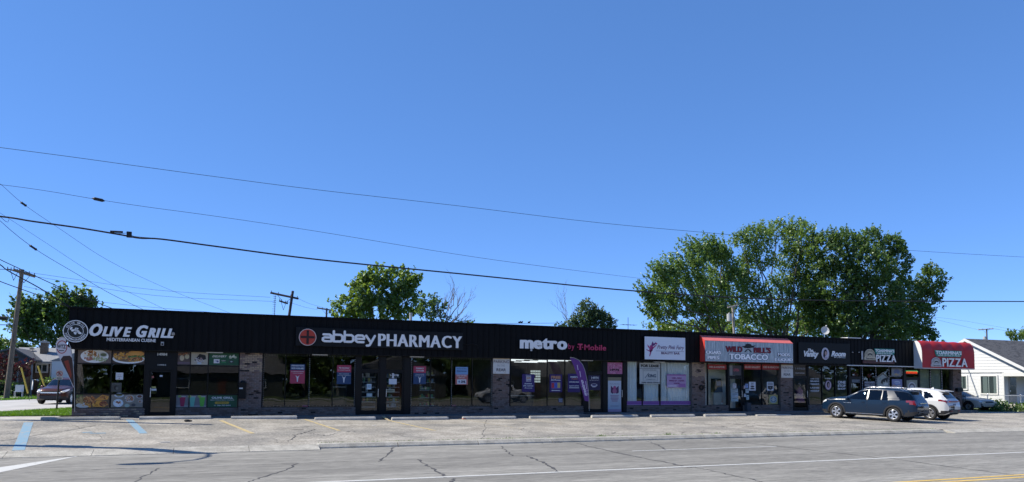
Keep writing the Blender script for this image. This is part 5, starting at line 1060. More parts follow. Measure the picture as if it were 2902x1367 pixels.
fr(R8, (404, 632, 506, 868), FRC, 'grey green frosted film on the pane right of the neon door', [('r', .15, .3, .85, .33, (.27, .3, .27)), ('r', .15, .22, .85, .25, (.27, .3, .27)), ('r', .15, .38, .7, .41, (.27, .3, .27))]); fr(R8, (524, 632, 628, 868), FRC, 'plain grey green frosted film left of the last dark pane')
X0, X1, Z0, Z1 = rect(R8, 252, 645, 384, 690, GY-.06); t = empty('neon_sign', (X0, GY-.06, Z0), 'red and green neon sign in the pizza shop transom', 'neon sign'); mb = MB(); e_ = emis((1., .1, .03), .28)
for i in range(9):
    a = X0+.05+i*(X1-X0-.1)/9; w_ = (X1-X0-.1)/9; mb.tube([(a, GY-.06, Z0+.05), (a+w_*.3, GY-.06, Z0+.24), (a+w_*.5, GY-.06, Z0+.1), (a+w_*.9, GY-.06, Z0+.22), (a+w_*.8, GY-.06, Z0+.06)], .010, e_, 5)
mb.build('red_tubes', t); mb = MB(); mb.tube([(X0+.02, GY-.06, Z1-.05), (X1-.05, GY-.06, Z1-.04), (X1-.0, GY-.06, Z1-.12)], .014, emis((.1, .8, .3), .3), 5); mb.build('green_tube', t); mb = MB(); mb.box(X0, X1, GY-.03, GY-.02, Z0, Z1, M_black); mb.build('neon_backing', t)
poster(R8, (256, 742, 378, 850), (.27, .29, .25), [('e', .52, .25, .34, .5, (.5, .52, .55)), ('e', .52, .22, .27, .4, (.1, .1, .13)), ('e', .52, .15, .2, .3, (.45, .47, .5)), ('r', .0, .9, .3, 1, (.04, .04, .04))], 'grey poster with arched badge below the neon sign')
poster(R7, (1290, 672, 1416, 775), (.20, .22, .4), [('e', .5, .6, .3, .2, (.45, .5, .6)), ('r', .2, .5, .7, .6, (.08, .15, .4)), ('r', .3, .3, .8, .4, (.1, .2, .45)), ('e', .2, .2, .18, .16, (.42, .3, .25)), ('e', .7, .2, .2, .12, (.45, .4, .36))], 'blue and pink picture poster in the pizza window, lower one')
poster(R7, (1285, 535, 1412, 632), (.25, .26, .27), [('e', .5, .55, .3, .3, (.12, .16, .3)), ('p', [(.2, .05), (.45, .4), (.75, .05)], (.4, .3, .18)), ('r', .0, .85, 1, .95, (.1, .1, .1))], 'grey picture poster in the pizza window, upper one')
poster(R7, (950, 696, 1085, 765), (.03, .03, .045), [('t', 'PASTA LA VISTA', .05, .58, .95, .92, (.42, .44, .48), .04), ('t', 'PIZZA SUB', .05, .08, .95, .42, (.35, .37, .42), .04)], 'dark strip poster with two lines of pale capitals in the pizza window')
poster(R7, (795, 672, 905, 716), (.06, .075, .09), [('r', .05, .6, .95, .8, (.15, .17, .2)), ('r', .05, .2, .7, .4, (.15, .17, .2))], 'dim blue grey notice on the pizza shop door')
c = V(*R7(850, 628), WY+.25); mb = MB(); mb.ell((c.x-.05, WY+.3, c.z), (.26, .08, .24), col((.22, .03, .025))); tag(mb.build('heart_decoration'), 'dark red rounded decoration inside the pizza shop door', 'decoration'); c = V(*R7(1020, 630), WY+.25); mb = MB(); mb.ell((c.x, WY+.3, c.z), (.2, .08, .16), col((.2, .04, .035))); tag(mb.build('heart_decoration'), 'dark red rounded decoration behind the left pizza pane', 'decoration')
X0, X1, Z0, Z1 = rect(R7, 1108, 610, 1252, 765, GY); w_, h_ = X1-X0, Z1-Z0; pf = lambda L: [(X0+a*w_, Z0+b_*h_) for a, b_ in L]
mb = MB(); mb.prism(pf([(0, 0), (1, 0), (1, .62), (.5, 1.0), (0, .66)]), GY, GY+.005, col((.33, .35, .33))); mb.prism(pf([(.0, .68), (.5, 1.05), (1, .66), (1, .74), (.5, 1.16), (0, .78)]), GY-.004, GY+.001, col((.22, .2, .15)))
for c_, L in (((.02, .02, .02), [(.3, .3), (.45, .2), (.5, .4), (.65, .35), (.7, .55), (.85, .3), (.95, .75), (.7, .7), (.5, .62), (.35, .5)]), ((.5, .52, .5), [(.55, .1), (.95, .14), (.92, .3), (.7, .34), (.58, .2)]), ((.2, .3, .25), [(.2, .5), (.35, .62), (.3, .75), (.18, .62)])): mb.prism(pf(L), GY-.006, GY-.002, col(c_))
tag(mb.build('house_decal'), 'pale house shaped decal with dark scribbled figures in the pizza window', 'decal')
# --- feather flags
def flag(name, poly, ypl, mats, label, pole_pts, extra=None, base=None):
    t = empty(name, pole_pts[0], label, 'flag'); n = 7
    mb = MB(); c_, els = mats; P = [V(x_, y_, ypl) for x_, y_ in poly]; mb.prism([(p.x, p.z) for p in P], ypl-.004, ypl+.004, c_); mb.build('flag_cloth', t)
    mb = MB(); mb.tube(pole_pts, [.014]*len(pole_pts), col((.3, .3, .3), .3), 6); mb.build('flag_pole', t)
    if base: mb = MB(); mb.box(*base, M_black); mb.build('flag_base', t)
    return t
pp = [R4(*q) for q in ((1612, 572), (1650, 576), (1700, 598), (1735, 640), (1755, 690), (1772, 760), (1788, 850), (1797, 930), (1796, 998), (1758, 992), (1738, 920), (1710, 830), (1678, 730), (1645, 640))]
YF = 34.9; polep = [V(*R4(u, v), YF) for u, v in ((1802, 1092), (1802, 1040), (1799, 990), (1794, 900), (1778, 780), (1758, 690), (1735, 635), (1700, 592), (1650, 570), (1614, 566))]
t = flag('feather_flag', pp, YF, (col((.11, .035, .20), rough=.7), None), 'purple feather flag with white metro lettering on the sidewalk', polep, base=(polep[0].x-.25, polep[0].x+.25, YF-.2, YF+.2, .0, .03))
mb = MB(); fw_ = col((.55, .5, .62), .7)
def skewtext(st, R, quad, Y, mat, bold=.03):
    vs, fs = text_mesh(st, bold); xs = [p[0] for p in vs]; ys = [p[1] for p in vs]; a, b_, c_, d = min(xs), max(xs), min(ys), max(ys)
    Q = [V(*R(*q), Y) for q in quad]; out = []   # quad: start-bottom, end-bottom, end-top, start-top
    for p in vs:
        s_, t_ = (p[0]-a)/(b_-a), (p[1]-c_)/(d-c_); q = Q[0].lerp(Q[1], s_).lerp(Q[3].lerp(Q[2], s_), t_); out.append((q.x, Y, q.z))
    mb.add(out, fs, mat)
skewtext('metro', R4, [(1782, 942), (1742, 790), (1712, 782), (1752, 938)], YF-.006, fw_, .06); skewtext('by T-Mobile', R4, [(1796, 935), (1772, 800), (1760, 800), (1784, 936)], YF-.006, fw_, .03)
for q in ([(1680, 640), (1688, 690), (1694, 690), (1686, 640)], [(1705, 700), (1714, 760), (1720, 760), (1711, 700)]): P = [V(*R4(*p), YF) for p in q]; mb.prism([(p.x, p.z) for p in P], YF-.007, YF-.005, fw_)
mb.build('flag_lettering', t)
YF = 35.0
pp = [RL(*q) for q in ((765, 250), (778, 185), (810, 145), (850, 130), (890, 135), (907, 160), (905, 215), (940, 265), (972, 272), (990, 370), (1005, 500), (1018, 700), (1022, 830), (1000, 800), (930, 640), (870, 520), (825, 430), (775, 330))]
polep = [V(*RL(u, v), YF) for u, v in ((1028, 1150), (1024, 840), (1018, 690), (1006, 500), (990, 360), (972, 268), (930, 175), (880, 128), (840, 126), (790, 158))]
t = flag('feather_flag', pp, YF, (col((.60, .55, .56), rough=.7), None), 'white feather flag with red ringed lettering and dark drink at the left corner', polep, base=(polep[0].x-.2, polep[0].x+.2, YF-.2, YF+.2, -.01, .03))
mb = MB(); P = [V(*RL(*q), YF) for q in ((835, 430), (870, 385), (960, 380), (990, 410), (1005, 540), (1016, 700), (1019, 815), (1000, 780), (935, 635), (875, 520))]; mb.prism([(p.x, p.z) for p in P], YF-.006, YF-.004, col((.05, .025, .02)))
P = [V(*RL(*q), YF) for q in ((880, 460), (940, 440), (985, 640), (975, 700), (930, 590))]; mb.prism([(p.x, p.z) for p in P], YF-.008, YF-.006, col((.25, .04, .02))); mb.build('printed_cone', t)
c = V(*RL(852, 262), YF); mb = MB(); rx = .20
mb.ring(c.x, c.z, rx*.95, rx*1.35, rx*.8, rx*1.18, YF-.006, col((.35, .03, .03)), t=.003); mb.box(c.x-rx*.95, c.x+rx*.72, YF-.009, YF-.006, c.z-.08, c.z+.1, col((.60, .55, .56))); add_text(mb, 'WTZ', c.x-rx*.9, c.x+rx*.7, c.z-.06, c.z+.10, YF-.010, BK, .04); mb.box(c.x-.1, c.x+.08, YF-.009, YF-.006, c.z-.16, c.z-.13, BK); mb.build('ring_emblem', t)
# no parking sign
b0 = V(*RL(778, 1132), 44.0); b0.z = .0; Y = b0.y; t = empty('no_parking_sign', (b0.x, Y, 0), 'white no parking sign with red ring on a dark post at the lawn', 'sign')
mb = MB(); tp = V(*RL(812, 700), Y); mb.cyl((b0.x, Y, 0), (tp.x, Y, tp.z), .045, mat=col((.02, .02, .022)), n=6); mb.build('post', t)
X0, X1, Z0, Z1 = rect(RL, 770, 580, 866, 708, Y-.06); mb = MB(); mb.box(X0, X1, Y-.06, Y-.055, Z0, Z1, col((.6, .57, .56))); mb.build('sign_plate', t)
mb = MB(); cx_, cz_ = (X0+X1)/2, Z0+(Z1-Z0)*.62; mb.ring(cx_, cz_, .135, .135, .105, .105, Y-.064, col((.4, .05, .05)), t=.003); add_text(mb, 'P', cx_-.045, cx_+.05, cz_-.075, cz_+.075, Y-.063, BK, .04); mb.prism([(cx_-.10, cz_+.07), (cx_-.075, cz_+.095), (cx_+.10, cz_-.07), (cx_+.075, cz_-.095)], Y-.068, Y-.066, col((.4, .05, .05))); mb.box(X0+.05, X1-.05, Y-.064, Y-.061, Z0+.05, Z0+.09, BK); mb.build('sign_print', t)
# dark small object on asphalt (glove-like litter)
p = G(*C7(1366, 246)); mb = MB(); mb.ell((p.x, p.y, p.z+.04), (.13, .09, .05), col((.02, .02, .02), .9), 9, 5); mb.ell((p.x+.1, p.y+.03, p.z+.03), (.1, .05, .035), col((.02, .02, .02), .9), 8, 4); tag(mb.build('crumpled_rag'), 'small black crumpled rag on the asphalt below the second wheel stop', 'rag')
p = G(*C7(1205, 397)); mb = MB(); mb.box(p.x-.14, p.x+.14, p.y-.05, p.y+.05, p.z+.004, p.z+.012, M_white); tag(mb.build('paper_scrap'), 'small white paper scrap on the asphalt near the grill door', 'litter')
p = G(*C8(155, 277)); mb = MB(); mb.box(p.x-.07, p.x+.07, p.y-.05, p.y+.05, p.z+.004, p.z+.012, M_white); tag(mb.build('paper_scrap'), 'tiny white scrap on the asphalt before the pharmacy doors', 'litter')

# --- roof top things
def on_roof(u, v, R, Y): return V(*R(u, v), Y)
Y = 40.0; c = V(2337, 938, Y); t = empty('satellite_dish', (c.x, Y, 4.4), 'round pale satellite dish on the roof before the big tree', 'satellite dish')
mb = MB(); n = 20; vs = [(c.x, Y+.12, c.z)]; ax = Vector((-.35, -.9, .25)).normalized(); u_ = ax.cross(Vector((0, 0, 1))).normalized(); w_ = ax.cross(u_); R_ = .30
vs = []; fs = []
for i in range(5):
    q = i/4; 
    for k in range(n): a = 2*math.pi*k/n; p = c+ax*(.09*q*q)+u_*(R_*q*math.cos(a))+w_*(R_*q*math.sin(a)); vs.append(p)
for i in range(4):
    for k in range(n): fs.append((i*n+k, i*n+(k+1) % n, (i+1)*n+(k+1) % n, (i+1)*n+k))
mb.add(vs, fs, col((.5, .5, .48), .5), True); mb.build('dish', t); mb = MB(); mb.tube([(c.x+.02, Y+.02, 4.4), (c.x, Y+.03, c.z-.1), (c.x, Y+.05, c.z)], .03, M_alloy); mb.build('mast', t)
mb = MB(); mb.tube([c-w_*.28, c+ax*.35-w_*.25], .012, M_alloy); mb.ell(tuple(c+ax*.35-w_*.25), (.05, .05, .05), M_white, 8, 6); mb.build('feed_arm', t)
p = V(2337+10, 950, Y)
Y = 41; X0 = V(2403, 960, Y).x; X1 = V(2438, 960, Y).x; zt = V(2420, 957, Y).z; t = empty('rooftop_unit', (X0, Y, 4.4), 'flat white rooftop unit peeking above the fascia', 'roof unit'); mb = MB(); mb.box(X0, X1, Y, Y+1, 4.4, zt-.06, M_white); mb.build('housing', t); mb = MB(); mb.box(X0-.04, X1+.04, Y-.04, Y+1.04, zt-.06, zt, col((.6, .6, .58))); mb.build('lid', t)
Y = 42; p = V(1164, 912, Y); zt = V(1164, 887, Y).z; t = empty('vent_pipe', (p.x, Y, 4.4), 'pale grey vent pipe on the roof beside the middle tree', 'pipe'); mb = MB(); mb.cyl((p.x, Y, 4.4), (p.x, Y, zt), .085, mat=col((.38, .38, .37)), n=12); mb.build('pipe', t); mb = MB(); mb.cyl((p.x, Y, zt-.12), (p.x, Y, zt), .1, mat=col((.3, .3, .3)), n=12); mb.build('collar', t)
Y = 46; p = V(1780, 934, Y); zt = V(1778, 900, Y).z; t = empty('roof_antenna', (p.x, Y, 4.4), 'thin television antenna above the beauty shop roof', 'antenna'); mb = MB(); mb.cyl((p.x, Y, 4.4), (p.x, Y, zt), .02, mat=M_wire, n=5); mb.build('mast', t); mb = MB(); q = V(1778, 921, Y); a = V(1762, 920, Y).x; b_ = V(1800, 921, Y).x; mb.cyl((a, Y, q.z), (b_, Y, q.z), .018, mat=M_wire, n=5)
for k in range(5): xx = a+(b_-a)*k/4; mb.cyl((xx, Y-.25, q.z), (xx, Y+.25, q.z), .012, mat=M_wire, n=5)
mb.build('antenna_boom', t)
# ================================================================== VEHICLES
def interp(tab, x):
    tab = sorted(tab)
    if x <= tab[0][0]: return tab[0][1]
    for (a, va), (b, vb) in zip(tab, tab[1:]):
        if x <= b:
            t = (x-a)/(b-a); return va+(vb-va)*t
    return tab[-1][1]
def smooth_tab(tab, k=.08):
    """rounded version of a piecewise linear profile"""
    def f(x): return sum(interp(tab, x+d*k)*w for d, w in ((-1, .15), (-.5, .2), (0, .3), (.5, .2), (1, .15)))
    return f
def make_wheel(root, x, y, r, w, side, rim_r, spokes, two=False, cap=None):
    s = 1 if side > 0 else -1   # side: outward direction of y
    wh = bpy.data.objects.new('wheel', None); SC.collection.objects.link(wh); wh.parent = root; wh.location = (x, y, r)
    def lathe(prof, mat, n=36):
        mb = MB(); vs = []; m_ = len(prof)
        for k in range(n):
            a = 2*math.pi*k/n
            for (rr, yy) in prof: vs.append((rr*math.cos(a), yy*s, rr*math.sin(a)))
        fs = [(k*m_+j, ((k+1) % n)*m_+j, ((k+1) % n)*m_+j+1, k*m_+j+1) for k in range(n) for j in range(m_-1)]
        mb.add(vs, fs, mat, True); return mb
    def link(mb, nm):
        me = bpy.data.meshes.new(nm); me.from_pydata(mb.v, [], mb.f)
        for q in mb.mats: me.materials.append(q)
        me.polygons.foreach_set('material_index', mb.m); me.polygons.foreach_set('use_smooth', mb.smooth); me.update()
        o = bpy.data.objects.new(nm, me); SC.collection.objects.link(o); o.parent = wh; return o
    h = w/2
    t = lathe([(rim_r*.97, -h), (r*.93, -h), (r*.985, -h*.8), (r, -h*.4), (r, h*.4), (r*.985, h*.8), (r*.93, h), (rim_r+.05, h*1.02), (rim_r+.01, h*.98), (rim_r*.98, h*.85)], M_rubber); link(t, 'tyre')
    mb = lathe([(rim_r*1.0, h*.9), (rim_r*.97, h*.96), (rim_r*.92, h*.93), (rim_r*.88, h*.55), (rim_r*.86, -h*.5)], M_alloy)
    mb.add(*_disc(rim_r*.9, h*.25*s, 28), M_plastic)
    for k in range(spokes):
        a0 = 2*math.pi*k/spokes
        for dd in ((-.13, .13) if two else (0,)):
            ca, sa = math.cos(a0+dd), math.sin(a0+dd); w0, w1 = (.022, .026) if two else (.045, .065); ra, rb = .05, rim_r*.93
            pa = [(ra*ca-w0*-sa, ra*sa-w0*ca), (ra*ca+w0*-sa, ra*sa+w0*ca), (rb*ca+w1*-sa, rb*sa+w1*ca), (rb*ca-w1*-sa, rb*sa-w1*ca)]
            y0, y1 = h*.45*s, h*.82*s
            mb.add([(p[0], y0, p[1]) for p in pa]+[(p[0], y1, p[1]) for p in pa], [(0, 1, 2, 3), (7, 6, 5, 4), (0, 4, 5, 1), (1, 5, 6, 2), (2, 6, 7, 3), (3, 7, 4, 0)], M_alloy)
    mb.add(*_disc(.075, h*.87*s, 14), M_alloy); mb.add(*_disc(.03, h*.885*s, 10), M_plastic)
    link(mb, 'rim'); return wh
def _disc(r, y, n): return [(r*math.cos(2*math.pi*k/n), y, r*math.sin(2*math.pi*k/n)) for k in range(n)], [tuple(range(n))]
def make_car(name, loc, heading, label, spec, cat='car'):
    """heading: direction the nose points (radians from +X). Local frame: x forward, y left, z up, wheels centred on the origin lengthwise."""
    root = empty(name, loc, label, cat, rz=heading); S = spec
    top, low, wid, wt = smooth_tab(S['top'], S.get('k', .07)), smooth_tab(S['low']), smooth_tab(S['wid'], .1), smooth_tab(S['wt'], .1)
    belt = smooth_tab(S['belt'], .1); xr, xf = S['rear'], S['front']
    xs = list(np.arange(xr, xf, .04))+[xf]
    for e in (.01, .02, .03): xs += [xr+e, xf-e]
    seams = S.get('seams', [])
    for q in seams: xs += [q-.006, q+.006]
    xs = sorted(set(round(float(q), 4) for q in xs)); NA, NB, NL = 9, 10, 10
    rows = []
    for x in xs:
        z1 = top(x); z0 = low(x); w = wid(x); zs = min(belt(x), z1-.07); wtt = min(wt(x), w*.97); rr = S.get('round', .10); zB = z1-min(rr, (z1-zs)*.5)
        ring = [(0, z0)]
        for k in range(1, NL+1):   # underside edge to shoulder
            t = k/NL; 
            if k == 1: ring.append((w*.86, z0))
            elif k == 2: ring.append((w*.965, z0+.035))
            else:
                q = (k-2)/(NL-2); zz = z0+.035+(zs-z0-.035)*q; yy = w*(.965+.035*math.sin(min(1, q*1.5)*math.pi/2))-S.get('tuck', .035)*max(0, q-.55)**2*4*.25; ring.append((yy, zz))
        ys, zs_ = ring[-1]
        for k in range(1, NA+1):
            q = k/NA; ring.append((ys+(wtt-ys)*(q**.9), zs+(zB-zs)*q))
        for k in range(1, NB+1):
            a = math.pi/2*k/NB; ring.append((wtt*(1-(1-math.cos(a))) if False else wtt*math.cos(a)**.6 if k < NB else 0, zB+(z1-zB)*math.sin(a)**.9))
        rows.append(ring)
    n = len(rows[0]); idxA0, idxA1 = NL, NL+NA
    groups = {}
    def put(key, quad): groups.setdefault(key, []).append(quad)
    wheels = S['wheels']; R = S['arch']
    for i in range(len(xs)-1):
        xm = (xs[i]+xs[i+1])/2
        for j in range(n-1):
            pts = [(xs[i], *rows[i][j]), (xs[i+1], *rows[i+1][j]), (xs[i+1], *rows[i+1][j+1]), (xs[i], *rows[i][j+1])]
            ym = sum(p[1] for p in pts)/4; zm = sum(p[2] for p in pts)/4; key = 'body'
            side = 2 <= j < NL+NA
            if j < NL and any((xm-wx)**2+(zm-S['wr'])**2 < R*R for wx in wheels) and j >= 1: continue
            if j == 0: key = 'under'
            if side:
                for nm, poly in S['side']:
                    if inpoly(xm, zm, poly): key = nm; break
                if key == 'body' and zm < S['clad'](xm): key = 'cladding'
                if (key in ('body', 'cladding') or key.startswith('door')) and any(abs(xm-q) < .006 for q in seams) and zm > .38 and zm < belt(xm)+.02: key = 'seam'
            if j >= NL+NA or (j >= NL):
                for nm, (xa, xb), jmin, ymax in S['topwin']:
                    if xa < xm < xb and j >= NL+jmin and ym < ymax*wt(xm): key = nm
            f_ = S.get('rule')
            if f_: key = f_(xm, ym, zm, j, key) or key
            for sgn in (1, -1):
                q = [(p[0], p[1]*sgn, p[2]) for p in pts]; put(key if key in ('body', 'under', 'cladding', 'seam') else (key, sgn) if side and key not in ('windscreen', 'rear_window', 'grille') else (key, 0), q if sgn == -1 else q[::-1])
    for i, nm_ in ((0, 'r'), (len(xs)-1, 'f')):   # end caps
        for sgn in (1, -1):
            for j in range(n-1):
                q = [(xs[i], rows[i][j][0]*sgn, rows[i][j][1]), (xs[i], rows[i][j+1][0]*sgn, rows[i][j+1][1]), (xs[i], 0, rows[i][j+1][1]), (xs[i], 0, rows[i][j][1])]; put('cladding' if (rows[i][j][1]+rows[i][j+1][1])/2 < S['clad'](xs[i])+.05 else 'body', q)
    PM = S['paint']
    def emit(quads, mat, nm, off=0., solid=None):
        vmap = {}; vs = []; fs = []
        for q in quads:
            f = []
            for p in q:
                k = (round(p[0], 4), round(p[1], 4), round(p[2], 4))
                if k not in vmap: vmap[k] = len(vs); vs.append(p)
                if vmap[k] not in f: f.append(vmap[k])
            if len(f) >= 3: fs.append(f)
        me = bpy.data.meshes.new(nm); me.from_pydata(vs, [], fs); me.materials.append(mat); me.polygons.foreach_set('use_smooth', [True]*len(me.polygons)); me.update()
        if off:
            N = [v.normal.copy() for v in me.vertices]
            for v, nn in zip(me.vertices, N): v.co += nn*off
            me.update()
        o = bpy.data.objects.new(nm, me); SC.collection.objects.link(o); o.parent = root; return o
    body = None
    for key, quads in groups.items():
        nm = key if isinstance(key, str) else key[0]
        if nm == 'body': body = emit(quads, PM, 'body')
        elif nm == 'under': emit(quads, M_plastic, 'underbody')
        elif nm == 'cladding': emit(quads, M_plastic, 'lower_cladding')
        elif nm == 'seam': emit(quads, M_black, 'door_gap', 0)
        elif nm.startswith('door'): emit(quads, PM, 'door')
        elif 'window' in nm or nm == 'windscreen': emit(quads, S.get('glass', M_cglass), 'windscreen' if nm == 'windscreen' else 'window')
        elif nm == 'headlight': emit(quads, col((.6, .62, .65), rough=.08, coat=1.), 'headlight')
        elif nm == 'taillight': emit(quads, col((.2, .008, .012), rough=.12, coat=1.), 'taillight')
        elif nm == 'grille': emit(quads, M_black, 'grille')
        elif nm == 'chrome': emit(quads, M_chrome, 'chrome_trim')
        elif nm == 'dark': emit(quads, M_plastic, 'bumper_insert')
    # wells, wheels, arch cladding
    for wx in wheels:
        for s_ in (1, -1):
            W_ = wid(wx); mb = MB(); vs = []; nn = 22; r0 = R+.03; 
            for k in range(nn+1):
                a = math.pi*(-.08+1.16*k/nn); vs += [(wx+r0*math.cos(a), s_*(W_-.03), S['wr']+r0*math.sin(a)), (wx+r0*math.cos(a), s_*(W_-.42), S['wr']+r0*math.sin(a))]
            fs = [(2*k, 2*k+1, 2*k+3, 2*k+2) for k in range(nn)]; back = [2*k+1 for k in range(nn+1)]; fs.append(tuple(back))
            me = bpy.data.meshes.new('wheel_well'); me.from_pydata(vs, [], fs); me.materials.append(M_plastic); o = bpy.data.objects.new('wheel_well', me); SC.collection.objects.link(o); o.parent = root
            vs = []; ra, rb = R-.035, R+.045
            for k in range(nn+1):
                a = math.pi*(-.03+1.06*k/nn)
                for r_, dy in ((ra, -.03), (ra, .014), (rb, .010), (rb, -.03)):
                    X_, Z_ = wx+r_*math.cos(a), S['wr']+r_*math.sin(a); Wl = wid(X_); q = (Z_-low(X_)-.035)/max(.1, (belt(X_)-low(X_)-.035)); q = min(1, max(0, q))
                    vs.append((X_, s_*(Wl*(.965+.035*math.sin(min(1, q*1.5)*math.pi/2))-S.get('tuck', .035)*max(0, q-.55)**2+dy), Z_))
            fs = [(4*k+i, 4*k+(i+1) % 4, 4*k+4+(i+1) % 4, 4*k+4+i) for k in range(nn) for i in range(4)]
            me = bpy.data.meshes.new('arch_trim'); me.from_pydata(vs, [], fs); me.materials.append(S.get('archmat', M_plastic)); o = bpy.data.objects.new('arch_trim', me); SC.collection.objects.link(o); o.parent = root
            make_wheel(root, wx, s_*(W_-S.get('tw', .25)/2-.012), S['wr'], S.get('tw', .25), s_, S['rim'], S['spokes'], S.get('two', False))
    def part(mb, nm, mat=None):
        me = bpy.data.meshes.new(nm); me.from_pydata(mb.v, [], mb.f)
        for q in mb.mats: me.materials.append(q)
        me.polygons.foreach_set('material_index', mb.m); me.polygons.foreach_set('use_smooth', mb.smooth); me.update()
        o = bpy.data.objects.new(nm, me); SC.collection.objects.link(o); o.parent = root; return o
    for s_ in (1, -1):
        mb = MB(); mx, mz = S['mirror']; W_ = wid(mx); mb.ell((mx, s_*(W_+.09), mz), (.07, .12, .09), PM, 10, 8); mb.box(mx-.02, mx+.04, min(s_*(W_-.12), s_*(W_+.03)), max(s_*(W_-.12), s_*(W_+.03)), mz-.07, mz-.03, M_plastic); part(mb, 'side_mirror')
        for hx in S['handles']:
            mb = MB(); Wl = wid(hx)-.0; y = s_*(Wl+.006); zz = belt(hx)-.13; mb.box(hx-.1, hx+.1, min(y, y+s_*.03), max(y, y+s_*.03), zz-.014, zz+.016, S.get('handle_mat', PM)); part(mb, 'door_handle')
        if S.get('rails'):
            a, b_ = S['rails']; mb = MB(); P = [(a+(b_-a)*k/10, s_*(wt(a+(b_-a)*k/10)-.03), top(a+(b_-a)*k/10)+(.05 if 0 < k < 10 else -.01)) for k in range(11)]; mb.tube(P, .016, M_chrome, 6); part(mb, 'roof_rail')
    if S.get('fin'):
        x_ = S['fin']; z_ = top(x_); mb = MB(); mb.add([(x_+.12, 0, z_), (x_-.08, .03, z_), (x_-.08, -.03, z_), (x_-.06, 0, z_+.09)], [(0, 1, 3), (0, 3, 2), (1, 2, 3)], PM); part(mb, 'shark_fin')
    if S.get('plate'):
        x_, z_ = S['plate']; mb = MB(); mb.box(x_-.012, x_, -.16, .16, z_-.075, z_+.075, col((.08, .09, .12))); mb.box(x_-.016, x_-.011, -.12, .12, z_-.03, z_+.03, col((.3, .3, .35))); part(mb, 'licence_plate')
    if S.get('spoiler'):
        x_, z_, w_ = S['spoiler']; mb = MB(); mb.hexa([(x_-.12, -w_, z_-.02), (x_+.25, -w_*.98, z_-.01), (x_+.25, w_*.98, z_-.01), (x_-.12, w_, z_-.02), (x_-.12, -w_, z_+.005), (x_+.25, -w_*.98, z_+.05), (x_+.25, w_*.98, z_+.05), (x_-.12, w_, z_+.005)], PM); part(mb, 'spoiler')
    return root, part, wid
# blue SUV ----------------------------------------------------------
def carpaint(c, rough=.25, metal=.5):
    m, nt, b = base('car_paint'); b.inputs['Base Color'].default_value = (*c, 1); b.inputs['Metallic'].default_value = metal; b.inputs['Roughness'].default_value = rough
    b.inputs['Coat Weight'].default_value = .25; b.inputs['Specular IOR Level'].default_value = .3; b.inputs['Coat Roughness'].default_value = .03; return m
P_blue = carpaint((.004, .016, .04), .25, .0); P_whitecar = carpaint((.55, .56, .57), .35, .0); P_brown = carpaint((.09, .035, .03), .3, .5); P_silver = carpaint((.42, .41, .37), .4, .0)
def suv_rule(S_):
    def f(x, y, z, j, key): return None
    return f
trav = dict(paint=P_blue, rear=-2.69, front=2.50, wheels=(1.535, -1.535), wr=.385, arch=.46, rim=.25, tw=.255, spokes=5, two=True,
    top=[(-2.69, .78), (-2.66, 1.0), (-2.56, 1.22), (-2.33, 1.58), (-2.2, 1.66), (-1.9, 1.71), (-1.2, 1.755), (-.2, 1.75), (.15, 1.70), (.35, 1.64), (1.12, 1.25), (1.5, 1.21), (2.1, 1.13), (2.36, 1.04), (2.45, .90), (2.50, .66)],
    low=[(-2.69, .50), (-2.6, .36), (-2.2, .28), (0, .24), (2.1, .24), (2.4, .28), (2.5, .36)],
    wid=[(-2.69, .80), (-2.6, .90), (-2.35, .96), (-1.5, .995), (1.6, .995), (2.05, .96), (2.3, .88), (2.43, .76), (2.5, .6)],
    wt=[(-2.69, .78), (-2.4, .72), (-2.2, .70), (-1, .735), (.2, .715), (.4, .70), (1.1, .80), (1.5, .82), (2.1, .76), (2.5, .55)],
    belt=[(-2.69, 1.10), (-2.4, 1.17), (-1.5, 1.14), (0, 1.10), (1.1, 1.10), (1.6, 1.08), (2.2, 1.0), (2.5, .8)],
    clad=lambda x: .36+(.10*sstep(2.0, 2.2, x) if x > 0 else .24*sstep(1.95, 2.3, -x)), seams=[1.02, -.17, -1.3], handles=[.06, -1.06], mirror=(.86, 1.13), handle_mat=P_blue, rails=(.1, -1.95), fin=-1.8, plate=(-2.67, .86), spoiler=(-2.36, 1.63, .62), archmat=M_plastic,
    side=[('front_window', [(.93, 1.10), (.36, 1.54), (.12, 1.63), (-.14, 1.655), (-.14, 1.115)]), ('rear_window_s', [(-.22, 1.115), (-.22, 1.66), (-.88, 1.655), (-.88, 1.13)]), ('quarter_window', [(-.94, 1.13), (-.94, 1.65), (-1.12, 1.63), (-1.26, 1.17), (-1.24, 1.14)]), ('back_window', [(-1.48, 1.61), (-2.3, 1.60), (-2.75, 1.2), (-2.45, 1.19), (-1.84, 1.17)]),
          ('taillight', [(-2.12, 1.13), (-2.45, 1.155), (-2.75, 1.16), (-2.75, .93), (-2.4, .96)]), ('headlight', [(1.95, 1.06), (2.3, 1.01), (2.52, .92), (2.52, .78), (2.25, .88)]), ('door', [(1.02, .4), (1.02, 1.10), (-.17, 1.115), (-.17, .4)]), ('door2', [(-.17, .4), (-.17, 1.115), (-1.27, 1.14), (-1.3, .9), (-1.14, .62), (-1.02, .4)])],
    topwin=[('windscreen', (.40, 1.10), 4, .93), ('rear_window', (-2.55, -2.36), 5, .95)],
    rule=lambda x, y, z, j, key: 'grille' if (x > 2.41 and y < .5 and z < .9 and key != 'headlight') else None)
pr = Vector((33.95, 28.95, 0)); head = math.radians(90-4.0)   # rear left wheel contact
def place_from_wheel(pt, heading, xw, yw):
    c, s_ = math.cos(heading), math.sin(heading); return Vector((pt.x-(c*xw-s_*yw), pt.y-(s_*xw+c*yw)))
hd = math.radians(109.0)
o_ = place_from_wheel(Vector((34.12, 28.95)), hd, -1.535, .87)
def car_z(o_): return lot_z(o_.x, o_.y)
